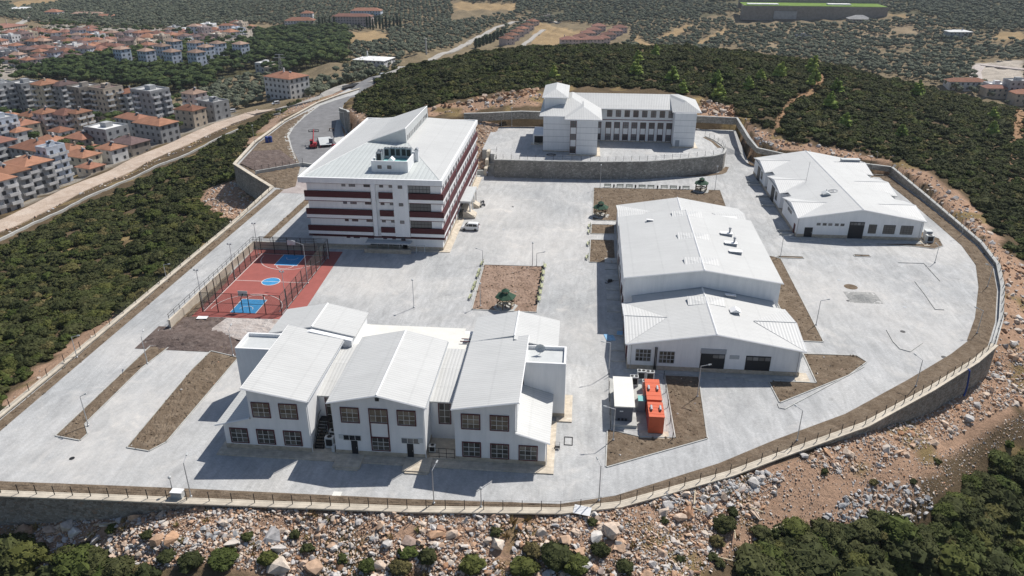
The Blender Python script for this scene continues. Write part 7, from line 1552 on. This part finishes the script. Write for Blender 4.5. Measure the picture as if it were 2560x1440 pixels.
def motorbike(label, x, y, rz):
    t = thing('motorcycle', label, 'motorcycle', (x, y, 0), rz, 'motorcycles by the porch'); wheel(t, -.65, 0, .3, .12); wheel(t, .65, 0, .3, .12)
    mb = MB(); mb.tube([(-.65, 0, .3), (-.2, 0, .55), (.35, 0, .6), (.65, 0, .3)], .06, BLACK, 6); mb.box(-.2, -.14, .3, .25, .14, .58, GREYP); mb.lathe(-.12, 0, [(.05, .6), (.17, .66), (.16, .8), (.05, .86)], BLACK, 8); link('frame', mb.mesh('frame'), t)
    mb = MB(); mb.box(.05, -.13, .68, .7, .13, .78, BLACK); link('seat', mb.mesh('seat'), t); mb = MB(); mb.tube([(-.65, 0, .3), (-.42, 0, .95)], .04, STEEL, 6); mb.tube([(-.4, -.35, 1.0), (-.42, 0, .96), (-.4, .35, 1.0)], .025, BLACK, 6); link('handlebar', mb.mesh('handlebar'), t)
    mb = MB(); mb.box(-.62, -.16, .75, -.5, .16, 1.1, LGREY); link('fairing', mb.mesh('fairing'), t)
motorbike('dark motorcycle parked in the shade beside the nearer porch ramp', -25.9, 175.0, R(10)); motorbike('silver motorcycle parked at the end of the farther porch ramp', -24.3, 183.6, R(50)); motorbike('motorcycle with pale fairing behind the silver one by the porch', -24.7, 186.0, R(60))
# telehandler
t = thing('telehandler', 'red telehandler with raised boom on the asphalt entrance road', 'telehandler', (-86.6, 237.4, 0), R(14))
mb = MB(); mb.box(-1.0, -2.2, .55, 1.0, 1.9, 1.15, REDM); mb.box(.25, -1.9, 1.15, 1.0, .2, 1.75, REDM); mb.box(-1.05, -2.3, .7, 1.05, -2.0, 1.3, REDM); link('chassis', mb.mesh('chassis'), t)
mb = MB(); mb.box(-1.0, -.9, 1.15, -.25, .7, 2.35, CARG); mb.box(-1.05, -1.0, 2.35, -.2, .8, 2.45, REDM); link('cab', mb.mesh('cab'), t)
for sx in (-1, 1):
    for yy in (-1.45, 1.3): wheel(t, sx*1.05, yy, .62, .4, 'wheel', 'x')
mb = MB(); mb.tube([(0.05, -1.9, 1.7), (0.05, 1.2, 3.4), (.05, 3.9, 4.9)], .24, REDM, 4, .17); mb.tube([(0.05, 3.9, 4.9), (.05, 4.3, 4.2)], .18, REDM, 4); link('boom', mb.mesh('boom'), t)
mb = MB(); mb.box(-1.7, 4.2, 4.0, 1.7, 4.32, 4.2, BLACK); mb.box(-1.7, 4.2, 4.6, 1.7, 4.32, 4.75, BLACK)
for x in (-1.6, -.5, .5, 1.6): mb.box(x-.06, 4.21, 4.2, x+.06, 4.31, 4.6, BLACK)
for x in (-1.5, -.4, .5, 1.5): mb.box(x-.07, 4.32, 3.98, x+.07, 5.4, 4.06, BLACK)
link('fork_carriage', mb.mesh('fork_carriage'), t)
pp = [G(*p, .9) for p in ((795,344),(826,341.5),(829,361),(800,363))]
t = thing('flat_trailer', 'pale flat deck trailer standing right of the red telehandler', 'trailer', (*pp[0], 0)); mb = MB(); mb.slab([(*p, .95) for p in pp], .16, LGREY); mb.build('deck', t); mb = MB()
for p in pp: mb.box(p[0]-.1, p[1]-.1+(.4 if p[1] < 245 else -.4), 0, p[0]+.1, p[1]+.1+(.4 if p[1] < 245 else -.4), .79, REDM)
mb.build('leg', t)
x, y = G(829, 364); t = thing('mixer_cabinet', 'blue grey upright machine cabinet on red wheels by the trailer', 'machine', (x, y, 0)); mb = MB(); mb.box(-.6, -.5, .4, .6, .5, 2.4, KIOSK); mb.box(-.62, -.52, 2.4, .62, .52, 2.5, LGREY); link('housing', mb.mesh('housing'), t); mb = MB(); mb.box(-.8, -.6, .25, 1.3, .6, .4, REDM); link('chassis', mb.mesh('chassis'), t); wheel(t, -.5, -.6, .26, .14); wheel(t, 1.0, -.6, .26, .14)
x, y = G(829, 327); t = thing('work_trestle', 'small dark trestle table on the asphalt behind the trailer', 'trestle', (x, y, 0)); mb = MB(); mb.box(-.8, -.35, .8, .8, .35, .88, WOODD); link('top', mb.mesh('top'), t)
for sx in (-.7, .7): mb = MB(); mb.box(sx-.05, -.3, 0, sx+.05, .3, .8, WOODD); link('leg', mb.mesh('leg'), t)
for k, (px, py, w) in enumerate(((668,357,'left'), (677,356,'right'))):
    x, y = G(px, py); t = thing('plastic_barrel', f'tall blue plastic barrel, the {w} one of the pair on the soil terrace', 'barrel', (x, y, 0), 0, 'blue barrels'); mb = MB(); mb.lathe(0, 0, [(.5, 0), (.58, .1), (.55, .9), (.58, 1.0), (.58, 1.9), (.5, 2.0)], BLUEB, 14); link('drum', mb.mesh('drum'), t); mb = MB(); mb.lathe(0, 0, [(.5, 2.0), (.48, 2.08), (.1, 2.1)], BLUEB, 12); link('lid', mb.mesh('lid'), t)
# the person on the stair foot
def person(label, x, y, z, rz):
    bm = bmesh.new(); me = bpy.data.meshes.new('person'); V = [(0, 0, .92, .13, .10), (0, 0, 1.15, .14, .10), (0, 0, 1.38, .16, .10), (0, 0, 1.5, .055, .055), (0, -.02, 1.62, .095, .11), (0, -.01, 1.72, .08, .09),
        (-.19, 0, 1.40, .055, .055), (-.25, .03, 1.13, .045, .045), (-.22, -.12, .92, .035, .035), (.19, 0, 1.40, .055, .055), (.25, .02, 1.13, .045, .045), (.24, -.08, .90, .035, .035),
        (-.1, 0, .86, .085, .085), (-.11, -.06, .48, .06, .06), (-.11, .02, .08, .045, .05), (-.11, -.12, .04, .04, .03), (.1, 0, .86, .085, .085), (.11, .05, .48, .06, .06), (.11, .1, .08, .045, .05), (.11, -.03, .04, .04, .03)]
    Ed = [(0, 1), (1, 2), (2, 3), (3, 4), (4, 5), (2, 6), (6, 7), (7, 8), (2, 9), (9, 10), (10, 11), (0, 12), (12, 13), (13, 14), (14, 15), (0, 16), (16, 17), (17, 18), (18, 19)]
    me.from_pydata([v[:3] for v in V], Ed, []); o = bpy.data.objects.new('person', me); COL.objects.link(o); m = o.modifiers.new('s', 'SKIN'); o.modifiers.new('d', 'SUBSURF').levels = 1
    for k, v in enumerate(V): me.skin_vertices[0].data[k].radius = (v[3], v[4]); me.skin_vertices[0].data[k].use_root = (k == 0)
    dg = bpy.context.evaluated_depsgraph_get(); ev = bpy.data.meshes.new_from_object(o.evaluated_get(dg)); bpy.data.objects.remove(o)
    for mt in (CLOTHW, CLOTHD, SKIN, BLACK): ev.materials.append(mt)
    for p in ev.polygons:
        c = p.center; p.material_index = 3 if (c.z > 1.68 or (c.z > 1.58 and c.y > .02)) else 2 if c.z > 1.47 or (abs(c.x) > .2 and c.z < 1.1) else 0 if c.z > .93 else 1
    ev.polygons.foreach_set('use_smooth', [True]*len(ev.polygons)); return link('person', ev, None, (x, y, z), rz, label, 'person')
x, y = G(1218, 441); person('person in a pale shirt and dark trousers at the foot of the terrace stair', x, y, 0, R(160))

# ------------------------------------------------------------------ loose things about the site
def small(name, label, cat, fn, group=None):
    mb = MB(); fn(mb); o = mb.build(name, None); return tag(o, label, cat, group)
x, y = G(446, 1244); small('utility_box', 'pale grey utility box standing on the front boundary wall', 'box', lambda m: [m.box(x-.7, y-.4, .1, x+.7, y+.4, 1.0, LGREY), m.box(x-.75, y-.45, 1.0, x+.75, y+.45, 1.1, TRIM)])
x1, y1 = G(1421, 1103); small('steel_frame', 'dark rectangular steel frame lying flat on the paving', 'frame', lambda m: [m.box(x1-.6, y1-.95, .005, x1+.6, y1-.85, .08, BLACK), m.box(x1-.6, y1+.85, .005, x1+.6, y1+.95, .08, BLACK), m.box(x1-.6, y1-.85, .005, x1-.5, y1+.85, .08, BLACK), m.box(x1+.5, y1-.85, .005, x1+.6, y1+.85, .08, BLACK)])
x2, y2 = G(1393, 1122); small('hand_cart', 'small dark wire cart standing on the apron beside the right wing', 'cart', lambda m: [m.box(x2-.35, y2-.25, .3, x2+.35, y2+.25, .36, BLACK)] + [m.tube([(x2+a, y2+b, 0), (x2+a, y2+b, .95)], .025, BLACK, 4) for a in (-.33, .33) for b in (-.23, .23)] + [m.tube([(x2-.33, y2+b, .95), (x2+.33, y2+b, .95)], .025, BLACK, 4) for b in (-.23, .23)])
x3, y3 = G(1367, 444); t = thing('site_cart', 'white builder\'s cart standing against the dormitory terrace wall', 'cart', (x3, y3, 0)); part_box(t, 'body', x3-.9, y3-.5, .4, x3+.9, y3+.5, .8, TRIM)
for s in (-.75, .75): part_box(t, 'upright', x3+s-.15, y3+.2, .8, x3+s+.15, y3+.5, 1.9, TRIM)
part_box(t, 'foot_board', x3-.5, y3-.75, .05, x3+.5, y3-.5, .3, WOODL)
def lying(name, label, cat, px, py, w, d, th, mat, rz=0, tilt=0, z=None, group=None):
    q = hit(px, py); mb = MB(); mb.box(-w/2, -d/2, 0, w/2, d/2, th, mat); o = link(name, mb.mesh(name), None, (q[0], q[1], q[2]+.03 if z is None else z), R(rz), label, cat, group)
    o.rotation_euler = (R(tilt), 0, R(rz)); return o
lying('white_board', 'white board lying on the rubble below the front wall', 'board', 1455, 1290, 2.1, 1.2, .05, TRIM, -12, 18, hit(1455, 1290)[2]+.5)
lying('sheet_panel', 'pale grey sheet lying on the dirt in front of the sports court', 'panel', 507, 799, 1.9, 1.1, .03, TRIM, 5, 0, .3)
lying('tarpaulin', 'blue tarpaulin lying beside the workshop wall', 'tarpaulin', 1524, 846, 1.6, 2.4, .06, TARP, 12, 0, .02); lying('tarpaulin', 'smaller blue sheet close to the workshop wall', 'tarpaulin', 1549, 838, 1.0, 1.4, .05, TARP, -8, 0, .18)
lying('white_slab', 'square white slab lying near the front fence', 'slab', 843, 1238, 1.1, .8, .05, CREAM, 0, 0, .01)
g = 'loose timber in the rubble'
for px, py, l, rz, lab in ((1736,1245,3.4,80,'upright leaning timber pole against the rubble'),(1745,1282,2.2,-20,'short timber plank near the white boulder'),(1880,1285,2.6,-25,'pale timber plank at the edge of the rubble track'),(1936,1335,3.2,30,'long pale pole lying before the thicket'),(1835,1335,2.6,85,'upright pale stick in the dry grass'),(1820,1410,2.4,-14,'timber plank near the bottom edge right of centre'),(270,1318,3.2,14,'long timber plank on the rubble at the left'),(290,1312,2.6,24,'shorter timber plank crossing the long one at the left'),(228,1345,1.9,80,'pale stick standing in the bushes at the left')):
    lying('timber_plank', lab, 'plank', px, py, l, .14, .1, WOODL, rz, 6, hit(px, py)[2]+.35, g)
a = G(2408, 955, .5); small('drain_pipe', 'blue plastic pipe hanging down the tall boundary wall', 'pipe', lambda m: m.tube([(63.4, 111.2, .45), (63.7, 110.9, .2), (63.9, 110.7, -2.5), (63.6, 110.3, -4.2)], .14, BLUEB, 8))
for pts in (((2245,657),(2310,659),(2350,703)), ((2287,704),(2311,735),(2338,774),(2360,775)), ((2216,825),(2233,855),(2250,873),(2275,880),(2306,858)), ((1944,1010),(1948,1020),(1962,1023),(2160,918))):
    mb = MB(); strip(mb, [G(*p) for p in pts], -.07, .07, -.05, .12, CONC); structure('kerb', mb)
for k, (px, py, r) in enumerate(((2257,829,.45),(2262,768,.35),(2360,893,.45),(2097,700,.35),(2120,752,.3),(1259,573,.3),(1282,517,.3),(1167,447,.25),(180,1146,.35))):
    x, y = G(px, py); mb = MB(); mb.lathe(x, y, [(r, 0.004), (r, .03), (r*.3, .035)], FLASH if k % 2 else BLACK, 12); structure('manhole_cover', mb)
rough_grid('sand_heap', lambda u, v: (G(2157, 744)[0]+(u-.5)*6, G(2157, 744)[1]+(v-.5)*5, .004+.75*max(0, 1-math.hypot((u-.5)*2, (v-.5)*2))**1.2), 12, 12, soilmat('grey_sand', (.30, .30, .29), (.36, .36, .35), (.42, .42, .40), 1.5), .03, kind='stuff')
x, y = G(2127, 717); mb = MB(); mb.lathe(x, y, [(1.3, .004), (1.2, .03), (.2, .05)], SOIL, 16); structure('sand_patch', mb)
x, y = G(1378, 388, 5); small('cable_coil', 'black cable coil lying on the dormitory yard', 'cable', lambda m: m.tube([(x+1.3*math.cos(k*.35), y+.9*math.sin(k*.35), 5.12) for k in range(19)], .12, BLACK, 5))
x, y = G(1524, 708); t = thing('office_chair_frame', 'dark tangled chair frames lying on the paving beside the workshop', 'chair frame', (x, y, 0)); mb = MB()
for k in range(3): mb.tube([(x-.6+k*.5+.35*math.cos(q*.63), y-.5+k*.35+.35*math.sin(q*.63), .3+.1*k) for q in range(11)], .05, BLACK, 5)
mb.build('base', t); part_box(t, 'seat', x-.3, y+.5, .05, x+.5, y+1.0, .5, BLACK)

# ------------------------------------------------------------------ the air over the valley
hz = bpy.data.materials.new('haze'); hz.use_nodes = True; nt = hz.node_tree
nt.nodes.remove(nt.nodes['Principled BSDF']); pv = nt.nodes.new('ShaderNodeVolumePrincipled'); pv.inputs['Color'].default_value = (.80, .88, 1.0, 1); pv.inputs['Density'].default_value = .00007; pv.inputs['Anisotropy'].default_value = .2
L(nt, pv.outputs[0], nt.nodes['Material Output'].inputs['Volume'])
_zt = float(TZ.max())+6; mb = MB(); mb.box(float(_xs[0])-20, float(_ys[0])-60, float(TZ.min())-1.5, float(_xs[-1])+20, float(_ys[-1])+20, max(_zt, 90), hz); mb.build('haze', kind='stuff')
